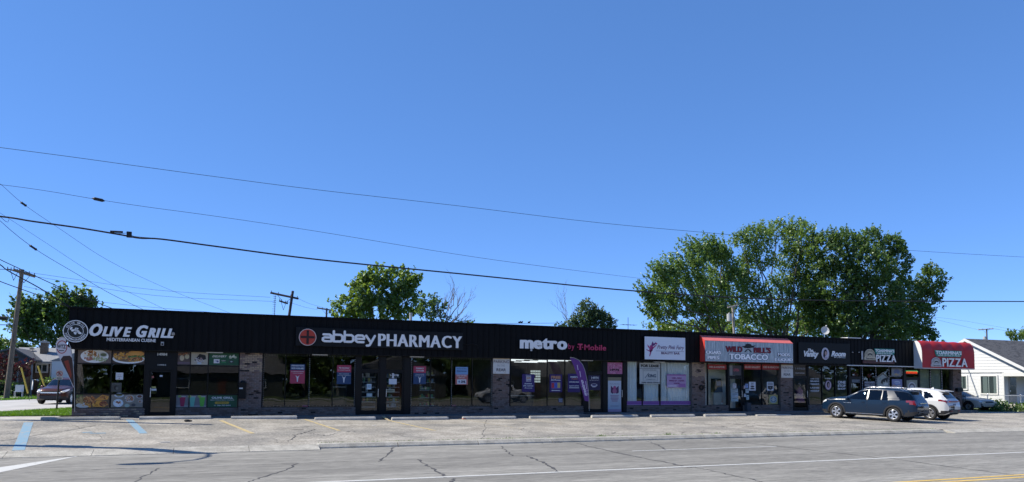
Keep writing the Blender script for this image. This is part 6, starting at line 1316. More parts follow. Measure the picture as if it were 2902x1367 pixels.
car1, part1_, wid1 = make_car('parked_suv', (o_.x, o_.y, car_z(o_)), hd, 'dark blue SUV parked nose in toward the pizza shop', trav)
slope = math.atan2(lot_z(o_.x, o_.y+1.5)-lot_z(o_.x, o_.y-1.5), 3.0); car1.rotation_euler = (0, -slope, hd)
mb = MB(); vs, fs = text_mesh('TRAVERSE', .03, 0, 1.3); xs_ = [p[0] for p in vs]; a, b_ = min(xs_), max(xs_)
mb.add([(1.12-(p[0]-a)/(b_-a)*.42, .998, .87+p[1]*.06) for p in vs], fs, M_chrome); part1_(mb, 'nameplate')
mb = MB(); mb.box(-2.70, -2.665, -.45, .45, 1.01, 1.045, M_chrome); part1_(mb, 'tailgate_trim')
mb = MB(); mb.box(-2.725, -2.60, -.70, .70, .52, .60, M_plastic); part1_(mb, 'rear_bumper')
mb = MB(); mb.box(-1.0, 1.0, .975, .99, .335, .35, M_chrome); mb.box(-1.0, 1.0, -.99, -.975, .335, .35, M_chrome); part1_(mb, 'sill_trim')
# white SUV ---------------------------------------------------------
sport = dict(paint=P_whitecar, rear=-2.25, front=2.18, wheels=(1.335, -1.335), wr=.36, arch=.425, rim=.235, tw=.235, spokes=5, two=False,
    top=[(-2.25, .70), (-2.22, .95), (-2.1, 1.15), (-1.82, 1.46), (-1.62, 1.56), (-1.2, 1.62), (-.3, 1.65), (.1, 1.62), (.3, 1.55), (1.02, 1.12), (1.4, 1.06), (1.9, .98), (2.08, .88), (2.15, .74), (2.18, .6)],
    low=[(-2.25, .42), (-2.1, .30), (0, .22), (1.9, .23), (2.18, .34)], wid=[(-2.25, .70), (-2.15, .84), (-1.9, .90), (-1.3, .93), (1.4, .93), (1.8, .89), (2.05, .8), (2.18, .56)],
    wt=[(-2.25, .66), (-1.9, .62), (-1.5, .60), (-.4, .66), (.2, .65), (1.0, .74), (1.9, .68), (2.18, .5)],
    belt=[(-2.25, 1.02), (-1.9, 1.10), (-1.2, 1.06), (0, 1.0), (1.0, .98), (1.5, .95), (2.18, .70)],
    clad=lambda x: .40 if abs(x) < 1.9 else (.50 if x > 0 else .54), seams=[.92, -.2, -1.1], handles=[.0, -.95], mirror=(.74, 1.06), fin=-1.1, plate=(-2.235, .80), spoiler=(-1.86, 1.52, .56),
    side=[('front_window', [(.80, 1.02), (.28, 1.42), (-.16, 1.53), (-.16, 1.03)]), ('rear_window_s', [(-.23, 1.03), (-.23, 1.54), (-.82, 1.51), (-.95, 1.08)]), ('quarter_window', [(-1.02, 1.10), (-.92, 1.49), (-1.25, 1.42), (-1.5, 1.18)]),
          ('taillight', [(-1.7, 1.06), (-2.3, 1.06), (-2.3, .92), (-2.05, .95)]), ('headlight', [(1.6, .92), (2.2, .84), (2.2, .70), (1.95, .76)]), ('door', [(.92, .42), (.92, 1.0), (-.2, 1.03), (-.2, .42)])],
    topwin=[('windscreen', (.34, 1.0), 4, .93), ('rear_window', (-2.10, -1.84), 4, .97)],
    rule=lambda x, y, z, j, key: 'grille' if (x > 2.07 and y < .55 and .5 < z < .82 and key != 'headlight') else ('dark' if x > 2.0 and z < .5 and y < .7 else None))
hd2 = math.radians(105)
o2 = place_from_wheel(Vector((37.72, 29.65)), hd2, -1.335, .82)
car2, part2_, wid2 = make_car('parked_suv', (o2.x, o2.y, car_z(o2)), hd2, 'white compact SUV parked behind the blue one before the red awning', sport)
slope = math.atan2(lot_z(o2.x, o2.y+1.5)-lot_z(o2.x, o2.y-1.5), 3.0); car2.rotation_euler = (0, -slope, hd2); car2.scale = (1.02, 1.02, 1.07)
mb = MB(); mb.box(-2.262, -2.2, -.60, .60, .985, 1.03, col((.2, .01, .012), rough=.2)); part2_(mb, 'light_bar'); mb = MB(); mb.box(-2.275, -2.2, -.60, .60, .46, .56, M_plastic); mb.box(-2.30, -2.28, -.6, -.35, .5, .53, col((.3, .02, .02))); mb.box(-2.30, -2.28, .35, .6, .5, .53, col((.3, .02, .02))); part2_(mb, 'rear_bumper')
# brown SUV on side street -------------------------------------------
brown = dict(sport); brown['paint'] = P_brown; brown['glass'] = glass_mat('car_glass_light', (.16, .2, .22), 1.7)
car3, p3, w3 = make_car('moving_suv', (-8.1, 55.2, .005), math.radians(258), 'reddish brown SUV driving along the side street behind the no parking sign', brown)
mb = MB(); mb.box(2.15, 2.2, -.55, .55, .68, .74, M_chrome); p3(mb, 'grille_bar'); 
for s_ in (1, -1): mb = MB(); mb.ell((2.08, s_*.66, .76), (.09, .14, .06), col((.75, .7, .6), rough=.1, coat=1.)); p3(mb, 'headlight')
# old sedan by the house ---------------------------------------------
sedan = dict(paint=P_silver, rear=-2.45, front=2.35, wheels=(1.4, -1.4), wr=.32, arch=.37, rim=.19, tw=.2, spokes=7, two=False,
    top=[(-2.45, .68), (-2.4, .92), (-2.2, 1.0), (-1.5, 1.03), (-1.0, 1.32), (-.8, 1.38), (.0, 1.40), (.3, 1.36), (1.02, .98), (1.5, .93), (2.15, .82), (2.28, .72), (2.35, .55)],
    low=[(-2.45, .4), (-2.2, .24), (0, .2), (2.1, .22), (2.35, .34)], wid=[(-2.45, .74), (-2.2, .88), (-1.4, .92), (1.4, .92), (1.9, .88), (2.2, .8), (2.35, .62)],
    wt=[(-2.45, .7), (-1.5, .7), (-.9, .56), (0, .6), (.3, .6), (1.0, .75), (2.0, .74), (2.35, .55)],
    belt=[(-2.45, .88), (0, .88), (1.1, .86), (2.0, .78), (2.35, .62)], clad=lambda x: .26, seams=[.9, -.2], handles=[0], mirror=(.7, .96), round=.07,
    side=[('front_window', [(.75, .93), (.25, 1.26), (-.15, 1.32), (-.15, .93)]), ('rear_window_s', [(-.22, .93), (-.22, 1.32), (-.75, 1.28), (-1.1, .98)]), ('headlight', [(2.1, .78), (2.4, .74), (2.4, .6), (2.15, .64)])],
    topwin=[('windscreen', (.34, .98), 3, .93), ('rear_window', (-1.45, -1.02), 3, .95)], rule=lambda x, y, z, j, key: 'dark' if x > 2.22 and z < .52 else ('grille' if x > 2.27 and y < .6 and z > .56 else None))
gz = lot_z(49, 34.3)*.9
car4, p4, w4 = make_car('old_sedan', (51.35, 38.0, gz), math.radians(270), 'old beige silver sedan parked in the drive beside the white house', sedan)
for y_, w_ in ((-.6, .26), (.6, .26)): mb = MB(); mb.box(2.29, 2.345, y_-.17, y_+.17, .56, .68, col((.5, .5, .48), rough=.1, coat=1.)); p4(mb, 'headlight')
mb = MB(); mb.box(2.3, 2.40, -.78, .78, .40, .52, col((.3, .3, .28), .4)); p4(mb, 'bumper')
# white pickup across the road (seen mirrored in the shop glass) -----
pick = dict(paint=P_whitecar, rear=-2.9, front=2.9, wheels=(1.85, -1.85), wr=.41, arch=.5, rim=.26, tw=.27, spokes=6, two=False,
    top=[(-2.9, 1.2), (-2.85, 1.32), (-.95, 1.36), (-.80, 1.85), (-.6, 1.93), (.5, 1.94), (.75, 1.85), (1.35, 1.32), (1.7, 1.28), (2.6, 1.2), (2.8, 1.1), (2.9, .8)],
    low=[(-2.9, .6), (-2.6, .45), (2.5, .4), (2.9, .5)], wid=[(-2.9, .92), (-2.8, 1.0), (2.4, 1.0), (2.75, .9), (2.9, .72)], wt=[(-2.9, .9), (-1, .9), (-.7, .74), (.6, .74), (1.3, .85), (2.5, .84), (2.9, .66)],
    belt=[(-2.9, 1.25), (2.0, 1.2), (2.9, .9)], clad=lambda x: .46, seams=[1.3, .3, -.75], handles=[.5, -.5], mirror=(1.15, 1.35),
    side=[('front_window', [(1.1, 1.25), (.72, 1.74), (.35, 1.82), (.35, 1.25)]), ('rear_window_s', [(.27, 1.25), (.27, 1.82), (-.6, 1.80), (-.68, 1.25)]), ('headlight', [(2.6, 1.1), (3, 1.05), (3, .8), (2.75, .85)])],
    topwin=[('windscreen', (.80, 1.32), 4, .93), ('rear_window', (-.9, -.78), 4, .9)])
car5, p5, w5 = make_car('pickup_truck', (28.5, 1.6, ROAD_Z), math.radians(180), 'white pickup truck on the near side of the road, mirrored in the shop windows', pick)
# ================================================================== TREES
def leafcloud(name, C, D, L, nleaf, size, mat, parent, spread=.12):
    """C: shoot bases, D: shoot directions (unit), L: lengths; nleaf leaves set along each shoot"""
    C = np.array(C); D = np.array(D); L = np.array(L); n = len(C); N = n*nleaf
    t = nrs.uniform(0, 1, N); c = np.repeat(C, nleaf, 0)+np.repeat(D, nleaf, 0)*(t*np.repeat(L, nleaf))[:, None]+nrs.normal(0, spread, (N, 3))*(1.1-.6*t)[:, None]
    nrm = nrs.normal(0, 1, (N, 3)); nrm[:, 2] += .7; nrm /= np.linalg.norm(nrm, axis=1)[:, None]
    a = nrs.normal(0, 1, (N, 3))+np.repeat(D, nleaf, 0)*.8; u = np.cross(nrm, a); u /= np.linalg.norm(u, axis=1)[:, None]; v = np.cross(nrm, u)
    s = size*nrs.uniform(.6, 1.3, N)[:, None]
    P = np.empty((N*4, 3)); P[0::4] = c-v*s*.62; P[1::4] = c+u*s*.42; P[2::4] = c+v*s*.62; P[3::4] = c-u*s*.42
    off = np.array(wloc(parent)); P -= off
    me = bpy.data.meshes.new(name); me.vertices.add(N*4); me.vertices.foreach_set('co', P.ravel()); me.loops.add(N*4); me.loops.foreach_set('vertex_index', np.arange(N*4))
    me.polygons.add(N); me.polygons.foreach_set('loop_start', np.arange(0, N*4, 4)); me.polygons.foreach_set('loop_total', np.full(N, 4)); me.materials.append(mat); me.update(calc_edges=True)
    o = bpy.data.objects.new(name, me); SC.collection.objects.link(o); o.parent = parent; return o
def limb(mb, a, b_, r0, r1, mat, wob=.12, n=5, sides=6):
    a, b_ = Vector(a), Vector(b_); l = (b_-a).length; P = []; 
    for k in range(n+1):
        t = k/n; w_ = wob*l*math.sin(math.pi*t)*.35; P.append(a.lerp(b_, t)+Vector((rnd.uniform(-w_, w_), rnd.uniform(-w_, w_), rnd.uniform(-w_, w_)*.5+.08*l*math.sin(math.pi*t)*.3)))
    mb.tube(P, [r0+(r1-r0)*k/n for k in range(n+1)], mat, sides); return P
DK = 2.8
def tree(label, base_px, Y, lobes, mat, bark=None, dens=1., size=.2, nleaf=9, trunk_r=.25, shoot=.6, up=.5, name='tree', cat='tree', fork=.35, twigs=True, basez=-.06, group=None, spiky=None, depth=.8, hollow=.55, spikes=0):
    """lobes: (px, py, rx, ry, dY) crown masses, sizes in picture units turned into metres at their own distance"""
    bark = bark or M_bark; bp = V(*base_px, Y); bp.z = basez; t = empty(name, bp, label, cat, group)
    z = (Vector((bp.x, Y, 0))).dot(Vector((cF.x, cF.y, 0))); mpp = z/FPX*1.0
    Ls = []
    for (px, py, rx, ry, dy) in lobes:
        c = V(px, py, Y+dy); k = (c.dot(Vector((cF.x, cF.y, 0)))/z); Ls.append((c, rx*mpp*k, ry*mpp*k))
    mb = MB(); top = max(c.z for c, _, _ in Ls); fk = Vector((bp.x, Y, bp.z+(top-bp.z)*fork)); limb(mb, bp, fk, trunk_r*1.25, trunk_r*.8, bark, .05, 5, 8)
    C, D, Ln = [], [], []
    for c, rx, rz in Ls:
        ry = (rx+rz)/2*depth
        P = limb(mb, fk+Vector((0, 0, rnd.uniform(-.5, .3))), c-Vector((0, 0, rz*.35)), trunk_r*.36, trunk_r*.09, bark, .2, 6, 6)
        for k in range(max(3, int(rx*3))):
            d = Vector((rnd.gauss(0, 1), rnd.gauss(0, 1), rnd.gauss(.3, .8))).normalized(); e = c+Vector((d.x*rx*.8, d.y*ry*.8, d.z*rz*.8)); st = P[rnd.randint(3, len(P)-1)]; Q = limb(mb, st, e, trunk_r*.07, .008, bark, .25, 4, 5)
        n = int(DK*dens*26*(rx*rz+rx*ry+ry*rz)/1.6)
        for k in range(n):
            d = nrs.normal(0, 1, 3); d /= np.linalg.norm(d); r = hollow+(1.02-hollow)*rnd.random()**.55
            bump_ = 1+.22*math.sin(d[0]*5+c.x)*math.sin(d[2]*6+c.z)+.12*math.sin(d[0]*11+d[2]*9)
            p = np.array([c.x+d[0]*rx*r*bump_, c.y+d[1]*ry*r*bump_, c.z+d[2]*rz*r*bump_])
            q = d*(1-up)+np.array([0, 0, up])+nrs.normal(0, .25, 3)
            if spiky is not None: q = q*.4+np.array(spiky)*.8
            q /= np.linalg.norm(q); C.append(p); D.append(q); Ln.append(shoot*rnd.uniform(.5, 1.3))
    for k in range(spikes):
        c, rx, rz = rnd.choice(Ls); a = rnd.uniform(.25, .95)*math.pi; p = np.array([c.x+math.cos(a)*rx*.85, c.y+rnd.gauss(0, rx*.3), c.z+math.sin(a)*rz*.8]); q = np.array(spiky or (0, 0, 1.))+nrs.normal(0, .16, 3)+np.array([math.cos(a)*.25, 0, 0]); q /= np.linalg.norm(q)
        for _ in range(2): C.append(p); D.append(q); Ln.append(rnd.uniform(1.3, 2.4)*(1 if spiky else .5))
    mb.build('trunk', t); leafcloud('crown', C, D, Ln, int(nleaf*1.5), size*.78, mat, t, spread=shoot*(.16 if spiky is None else .085)); return t
M_leaf1 = leaf_mat('maple_leaf', (.075, .125, .03), (.17, .255, .065), .52)
M_leaf2 = leaf_mat('dark_leaf', (.045, .085, .022), (.125, .2, .052), .5)
M_leaf3 = leaf_mat('bright_leaf', (.08, .135, .026), (.175, .25, .06), .52)
M_leaf4 = leaf_mat('grey_green_leaf', (.04, .07, .03), (.1, .15, .065), .4)
M_red = leaf_mat('red_leaf', (.035, .008, .009), (.085, .018, .018), .3)
# the big group behind the right half: three trees
tree('wide silver maple with upright spiky shoots leaning left behind the tobacco shop', (2068, 1000), 58, [(1940, 880, 55, 30, 0), (1895, 830, 42, 38, 1), (1960, 790, 55, 42, -1), (1985, 735, 38, 24, 0), (2025, 850, 55, 50, 1), (2050, 770, 40, 50, 2), (1885, 905, 45, 13, 0), (1862, 862, 32, 16, -2), (1905, 800, 28, 22, -2), (2045, 730, 34, 18, 1), (2030, 905, 50, 30, 0)],
     M_leaf1, dens=.62, size=.24, nleaf=11, trunk_r=.32, shoot=1.0, up=.6, spiky=(-.5, 0, .72), depth=.7, fork=.3, spikes=330)
tree('tall airy tree with visible pale limbs in the middle of the big group', (2215, 1000), 60, [(2140, 680, 45, 32, 0), (2200, 662, 55, 22, 1), (2262, 650, 38, 18, 0), (2275, 690, 50, 45, -1), (2150, 740, 45, 40, 0), (2245, 750, 55, 45, 1), (2130, 830, 45, 45, 0), (2205, 830, 42, 45, 1), (2270, 825, 45, 50, 0), (2185, 910, 65, 40, 0), (2300, 900, 60, 50, 2), (2100, 690, 28, 18, 0), (2108, 770, 26, 36, 1), (2088, 815, 34, 50, 0), (2095, 895, 45, 38, 1), (2312, 770, 40, 50, 1), (2300, 850, 40, 50, 1)],
     M_leaf1, dens=.46, size=.24, nleaf=10, trunk_r=.36, shoot=.8, up=.55, depth=.75, fork=.25, hollow=.3, spikes=90)
tree('broad dense dark green tree at the right of the big group', (2440, 1000), 57, [(2345, 720, 55, 50, 0), (2395, 690, 45, 28, 0), (2468, 690, 42, 32, 0), (2450, 760, 75, 60, -1), (2540, 750, 42, 50, 0), (2530, 700, 28, 22, 0), (2370, 820, 75, 65, 0), (2480, 850, 85, 70, 0), (2570, 845, 50, 55, 1), (2400, 915, 85, 50, 0), (2520, 925, 80, 45, 0), (2600, 910, 35, 40, 0), (2640, 800, 34, 44, 0), (2625, 850, 34, 40, 1), (2335, 900, 50, 60, 2), (2618, 955, 40, 14, 0)],
     M_leaf2, dens=.62, size=.26, nleaf=10, trunk_r=.42, shoot=.7, up=.45, depth=.75, spikes=120)
tree('bright low trees behind the trunks of the big group', (2250, 1000), 74, [(2070, 935, 50, 26, 0), (2140, 925, 50, 30, 0), (2230, 930, 60, 30, 0), (2320, 925, 50, 34, 0), (2400, 935, 60, 28, 0), (2490, 935, 60, 30, 0), (2570, 945, 50, 24, 0)], M_leaf3, dens=.35, size=.3, shoot=.8, trunk_r=.14)
tree('low bright bush showing over the roof under the silver maple', (1930, 990), 66, [(1870, 935, 40, 12, 0), (1945, 935, 50, 16, 0), (2030, 945, 60, 22, 0), (1905, 955, 60, 20, 2)], M_leaf3, dens=.5, size=.26, shoot=.8, up=.7, trunk_r=.12)
tree('bright yellow green tree behind the pharmacy roof', (1060, 940), 66, [(1063, 785, 34, 26, 0), (1045, 830, 50, 34, 0), (1130, 800, 38, 34, 0), (1160, 810, 30, 24, 0), (1000, 870, 45, 26, 0), (1070, 880, 65, 34, 0), (1145, 865, 45, 40, 0), (975, 895, 34, 18, 0), (1020, 815, 24, 14, 0)], M_leaf3, dens=.62, size=.3, nleaf=10, trunk_r=.22, shoot=.65, fork=.35)
tree('small darker green tree just right of the bright one', (1215, 940), 62, [(1213, 850, 22, 16, 0), (1210, 885, 30, 26, 0), (1245, 870, 18, 14, 0), (1240, 900, 30, 18, 0), (1320, 920, 22, 6, 0)], M_leaf2, dens=.55, size=.24, nleaf=9, trunk_r=.15, shoot=.55)
tree('small dense green tree behind the phone shop roof', (1665, 960), 62, [(1662, 885, 24, 26, 0), (1655, 915, 34, 24, 0), (1705, 912, 32, 20, 0), (1640, 930, 40, 14, 0), (1725, 930, 20, 14, 0), (1690, 900, 28, 22, 0), (1600, 932, 18, 6, 0)], M_leaf4, dens=1.5, size=.2, nleaf=9, trunk_r=.14, shoot=.5)
tree('spiky green tree top at the right edge over the white house', (2885, 985), 95, [(2880, 958, 24, 12, 0), (2915, 955, 30, 14, 0), (2862, 952, 10, 8, 0)], M_leaf3, dens=.5, size=.3, shoot=1.0, spiky=(-.3, 0, .7), trunk_r=.2)
tree('dark green maple behind the brick house at the left', (160, 1020), 100, [(95, 912, 38, 32, 0), (112, 885, 32, 20, 0), (165, 892, 45, 30, 0), (222, 880, 38, 18, 0), (75, 945, 34, 30, 0), (150, 945, 60, 45, 0), (240, 900, 30, 30, 0), (200, 860, 30, 12, 0), (262, 872, 18, 12, 0), (65, 890, 16, 22, 0)], M_leaf2, dens=.36, size=.42, nleaf=9, trunk_r=.4, shoot=1.5, spiky=(-.25, 0, .6), up=.5, spikes=60)
tree('far tree edge at the left picture margin behind the pole', (8, 1020), 130, [(4, 985, 22, 9, 0), (-20, 980, 30, 14, 0)], M_leaf3, dens=.3, size=.5, shoot=1.2, trunk_r=.3)
tree('far green shrub line over the brick house roof', (60, 1010), 105, [(55, 985, 24, 8, 0), (95, 988, 20, 6, 0)], M_leaf4, dens=.4, size=.4, shoot=1.0, trunk_r=.15)
tree('dark red maple beside the left utility pole', (22, 1110), 74, [(15, 1022, 26, 14, 0), (60, 1036, 24, 12, -1), (35, 1060, 36, 26, 0), (0, 1050, 30, 30, 0)], M_red, dens=.5, size=.2, shoot=.5, trunk_r=.12, name='red_maple')
# tiny distant tree tip
tree('tiny dark tree tip beyond the red awning', (2673, 985), 120, [(2673, 972, 4, 6, 0)], M_leaf2, dens=2, size=.2, shoot=.4, trunk_r=.1)
# bare trees
def bare(label, base_px, Y, tips, bark, r=.12, spread=.5, levels=3, basez=4.0, forks=None):
    bp = V(*base_px, Y); b0 = bp.copy(); b0.z = -.06; t = empty('bare_tree', b0, label, 'tree'); mb = MB(); mb.tube([b0, bp], [r*1.3, r], bark, 7)
    def br(p, q, rr, lv):
        P = limb(mb, p, q, rr, rr*.35, bark, .35, 5, 5)
        if lv <= 0: return
        for k in range(4):
            s_ = P[rnd.randint(2, 5)]; d = (q-p); l = d.length; e = s_+d*rnd.uniform(.25, .55)+Vector((rnd.gauss(0, spread*l*.35), rnd.gauss(0, spread*l*.3), rnd.gauss(.06*l, spread*l*.25))); br(s_, e, rr*.42, lv-1)
    for q in tips: br(bp, V(*q, Y+rnd.uniform(-.6, .6)), r*.7, levels)
    mb.build('trunk', t); return t
bare('half dead tree with bare grey branches right of the pharmacy trees', (1262, 928), 61, [(1262, 862), (1285, 848), (1308, 856), (1316, 876), (1300, 900), (1240, 885), (1330, 908)], M_barkd, .10, .4)
bare('thin bare twiggy tree sticking up left of the small green tree', (1615, 930), 63, [(1594, 830), (1588, 862), (1602, 856), (1584, 880), (1628, 872)], M_barkd, .04, .2, 2)
# ================================================================== POLES AND WIRES
def pole_obj(label, base, top, r, arms=(), braces=True, can=None, group='utility poles', mat=None, arm_mat=None, ins=True, name='utility_pole'):
    t = empty(name, base, label, 'utility pole', group); mb = MB(); mb.cyl(base, top, r*1.15, r*.8, mat or M_pole, 12); mb.build('pole', t)
    for (a, b_, th) in arms:
        mb = MB(); mb.cyl(a, b_, th, th, arm_mat or M_pole, 4, smooth=False)
        mb.build('crossarm', t)
        if ins:
            for k in (.04, .28, .72, .96):
                q = Vector(a).lerp(Vector(b_), k); m2 = MB(); m2.cyl(q, q+Vector((0, 0, th+.14)), .035, .03, col((.1, .1, .1)), 7); m2.build('insulator', t)
        if braces:
            c = (Vector(a)+Vector(b_))/2
            for s_ in (a, b_): q = c.lerp(Vector(s_), .55); m2 = MB(); m2.cyl(q, c-Vector((0, 0, .75)), .02, mat=M_wire, n=5); m2.build('brace', t)
    if can:
        c, rr, hh = can; mb = MB(); mb.cyl(c, Vector(c)+Vector((0, 0, hh)), rr, mat=col((.36, .37, .38)), n=14); mb.cyl(Vector(c)+Vector((0, 0, hh)), Vector(c)+Vector((0, 0, hh+.12)), rr*.5, rr*.3, col((.2, .2, .2)), n=8); mb.build('transformer', t)
    return t
Y = 66; pb, pt_ = V(18, 1129, Y), V(63, 764, Y)
pole_obj('tall weathered wooden pole at the left edge by the side street', pb, pt_, .17, [(V(37, 765, Y-.3), V(100, 784, Y+.3), .11), (V(20, 763, Y+.2), V(60, 772, Y+.2), .05)])
Y = 74; pb = V(796, 905, Y); tp = V(830, 825, Y); pole_obj('leaning utility pole with two crossarms behind the grill roof', Vector((V(790, 935, Y).x, Y, -.06)), tp, .15, [(V(766, 830, Y), V(846, 847, Y), .1), (V(791, 853, Y), V(816, 861, Y), .08)], mat=col((.05, .04, .045), .8), arm_mat=col((.05, .04, .045), .8))
Y = 110; pole_obj('distant pole with one crossarm left of the bright tree', Vector((V(921, 915, Y).x, Y, -.06)), V(926, 874, Y), .16, [(V(898, 873, Y), V(953, 882, Y), .1)], mat=col((.06, .05, .055), .8), arm_mat=col((.06, .05, .055), .8))
Y = 53; tp = V(2076, 868, Y); bq = V(2081, 948, Y); pole_obj('grey wooden pole with a transformer can before the silver maple', Vector((bq.x+.35, Y, -.06)), tp, .13, [(V(2062, 872, Y-.2), V(2091, 865, Y+.2), .06)], can=(V(2067, 911, Y-.1), .22, .65), mat=col((.3, .27, .24), .8), arm_mat=col((.34, .31, .28), .8))
Y = 120; pole_obj('far pole with crossarm and transformer over the white house roof', Vector((V(2797, 985, Y).x, Y, -.06)), V(2796, 932, Y), .2, [(V(2772, 935, Y), V(2815, 932, Y), .13)], can=(V(2791, 962, Y-.3), .38, .6), mat=col((.1, .09, .1), .8), arm_mat=col((.4, .38, .36), .8))
# antenna mast beside the leaning pole
Y = 70; t = empty('antenna_mast', (V(776, 894, Y).x, Y, -.06), 'thin lattice antenna mast just left of the leaning pole', 'antenna'); mb = MB(); mb.cyl((V(776, 894, Y).x, Y, -.06), V(780, 838, Y), .025, mat=M_wire, n=5)
for k in range(9): q = V(776.3+k*.4, 888-k*6, Y); mb.cyl(q-Vector((.12+.03*(k % 3), 0, 0)), q+Vector((.12, 0, 0)), .015, mat=M_wire, n=4)
mb.build('mast', t)
def wire(pts, Y, r, label, name='overhead_wire', cat='wire', group='overhead wires', sub=5, mat=None):
    P = [V(x_, y_, Y if not isinstance(Y, (list, tuple)) else Y[i]) for i, (x_, y_) in enumerate(pts)]; Q = []
    if len(P) >= 3:   # Catmull-Rom through the points
        E_ = [P[0]*2-P[1]]+P+[P[-1]*2-P[-2]]
        for i in range(1, len(E_)-2):
            a, b_, c, d = E_[i-1], E_[i], E_[i+1], E_[i+2]
            for k in range(sub):
                s_ = k/sub; Q.append(.5*((2*b_)+(c-a)*s_+(2*a-5*b_+4*c-d)*s_**2+(3*b_-a-3*c+d)*s_**3))
        Q.append(P[-1])
    else: Q = P
    mb = MB(); mb.tube(Q, r, mat or M_wire, 5); return tag(mb.build(name), label, cat, group)
def WW(u, v): return u/2.4256, 400+v/2.4256
wire([(-260, 384), WW(0, 45), WW(480, 108), WW(1000, 180), WW(1500, 248), WW(2183, 336), (1300, 584), (1700, 632), (2084, 667), (2490, 704), (2902, 729), (3300, 748)], 56, .017, 'long thin wire highest in the sky, passing behind the big trees')
wire([(-260, 496), WW(0, 300), WW(330, 345), WW(655, 400), WW(1000, 452), WW(1500, 520), WW(2183, 622), (1300, 722), (1560, 758), (1835, 792)], [44]*9+[60], .011, 'thin wire second from the top carrying a small black node')
wire([(-260, 590), WW(0, 519), WW(220, 552), WW(560, 600), WW(830, 645), WW(960, 668), WW(1110, 675), WW(1500, 727), WW(2183, 815), (1300, 776), (1847, 829), (2300, 851), (2902, 855), (3300, 856)], 44, .046, 'thick black cable sagging across the whole street scene', name='thick_cable')
wire([(-200, 400), WW(0, 520), WW(75, 528), WW(220, 552)], 43.9, .012, 'short thin wire joining the thick cable at the left edge')
wire([WW(655, 615), WW(810, 636), WW(890, 632), WW(920, 655), WW(1060, 668)], 43.9, .014, 'small loop of wire over the splice in the thick cable')
c = V(*WW(888, 645), 43.9); mb = MB(); mb.box(c.x-.12, c.x+.12, 43.8, 44.0, c.z-.14, c.z+.16, M_wire); mb.cyl((c.x-.9, 43.9, c.z+.1), (c.x-.3, 43.9, c.z+.12), .06, mat=M_wire, n=6); tag(mb.build('cable_splice'), 'lumpy black splice box on the thick cable', 'splice')
for k, ((u, v), Y, l, lb) in enumerate((((677, 403), 44, .38, 'black node on the thin wire second from the top'), ((162, 434), 46, .22, 'small black node on the steep thin wire near the left edge'), ((228, 733), 46, .28, 'small black node on the lower steep wire near the left pole'))):
    c = V(*WW(u, v), Y); d = Vector((1, 0, -.15 if k == 0 else -.7)).normalized(); mb = MB(); mb.cyl(c-d*l*.5, c+d*l*.5, .085 if k == 0 else .055, mat=M_wire, n=9); mb.cyl(c-d*l*.8, c-d*l*.5, .02, .08, M_wire, n=7); mb.cyl(c+d*l*.5, c+d*l*.8, .08, .02, M_wire, n=7); tag(mb.build('cable_node'), lb, 'cable node')
wire([(-60, 480), WW(5, 298), WW(162, 434), WW(420, 610), WW(760, 830), WW(1160, 1020), WW(1600, 1190)], [46, 46, 46, 50, 56, 62, 70], .010, 'steep thin wire falling from the upper left to the roof')
wire([(-60, 560), WW(0, 548), WW(228, 733), WW(520, 910), WW(760, 1050), WW(990, 1162)], [46, 46, 46, 47, 48, 49], .013, 'lower steep wire falling behind the grill fascia')
wire([(-60, 575), WW(0, 495), WW(300, 690), WW(700, 945), WW(1150, 1165)], 49, .008, 'faint steep wire between the two noded wires')
wire([(-60, 705), WW(0, 815), WW(150, 885), WW(500, 1045), WW(800, 1162)], 40, .018, 'black service wire crossing the pole top and ending on the roof')
wire([(-60, 716), WW(0, 850), WW(60, 895), WW(270, 1010), WW(480, 1140)], 41, .026, 'thicker black wire falling below the pole crossarm')
wire([(-60, 770), WW(0, 965), WW(240, 1052), WW(470, 1140), (215, 880)], 41, .02, 'lowest of the black wires at the left, ending at the fascia corner')
wire([(-60, 886), (-10, 902), (10, 902), (30, 900), (70, 902)], 66, .03, 'low black cable stub beside the left pole')
wire([(-60, 921), (0, 921), (62, 922)], 66, .03, 'lower horizontal cable behind the left pole')
wire([(-60, 764), (14, 764), (37, 765)], 66, .02, 'short wire reaching the left pole crossarm')
c = V(4, 902, 66); mb = MB(); mb.cyl(c-Vector((.35, 0, 0)), c+Vector((.35, 0, 0)), .14, mat=M_wire, n=8); tag(mb.build('cable_node'), 'dark cable node at the left picture edge beside the pole', 'cable node')
for k, (a, b_, c_) in enumerate((((84, 773), (440, 822), (766, 843)), ((100, 784), (440, 838), (780, 855)), ((68, 812), (300, 858), (690, 893)))):
    wire([a, b_, c_], [66, 70, 74], .012, ['faint upper line from the left pole to the leaning pole', 'faint lower line from the left pole to the leaning pole', 'faint lowest line from the left pole toward the roof'][k])
wire([(846, 847), (880, 862), (926, 875)], [74, 92, 110], .014, 'faint line between the two poles behind the roof'); wire([(816, 856), (868, 872), (900, 878)], [74, 92, 108], .014, 'faint lower line between the two poles behind the roof')
wire([(1320, 918), (1470, 917), (1590, 916)], 72, .02, 'faint horizontal line over the phone shop roof')
for k, x_ in enumerate((1472, 1478, 1499)):
    c = V(x_, 915.5, 72); mb = MB(); mb.ell((c.x, c.y, c.z+.06), (.16, .07, .09), M_black, 8, 6); mb.ell((c.x+.13, c.y, c.z+.16), (.06, .05, .06), M_black, 6, 5); mb.add([(c.x-.1, c.y-.03, c.z+.05), (c.x-.1, c.y+.03, c.z+.05), (c.x-.34, c.y, c.z-.03)], [(0, 1, 2)], M_black); tag(mb.build('bird'), ['leftmost of the three small dark birds on the line over the roof', 'middle one of the three small dark birds on the line', 'rightmost small dark bird, alone on the line over the roof'][k], 'bird', 'birds on the line')
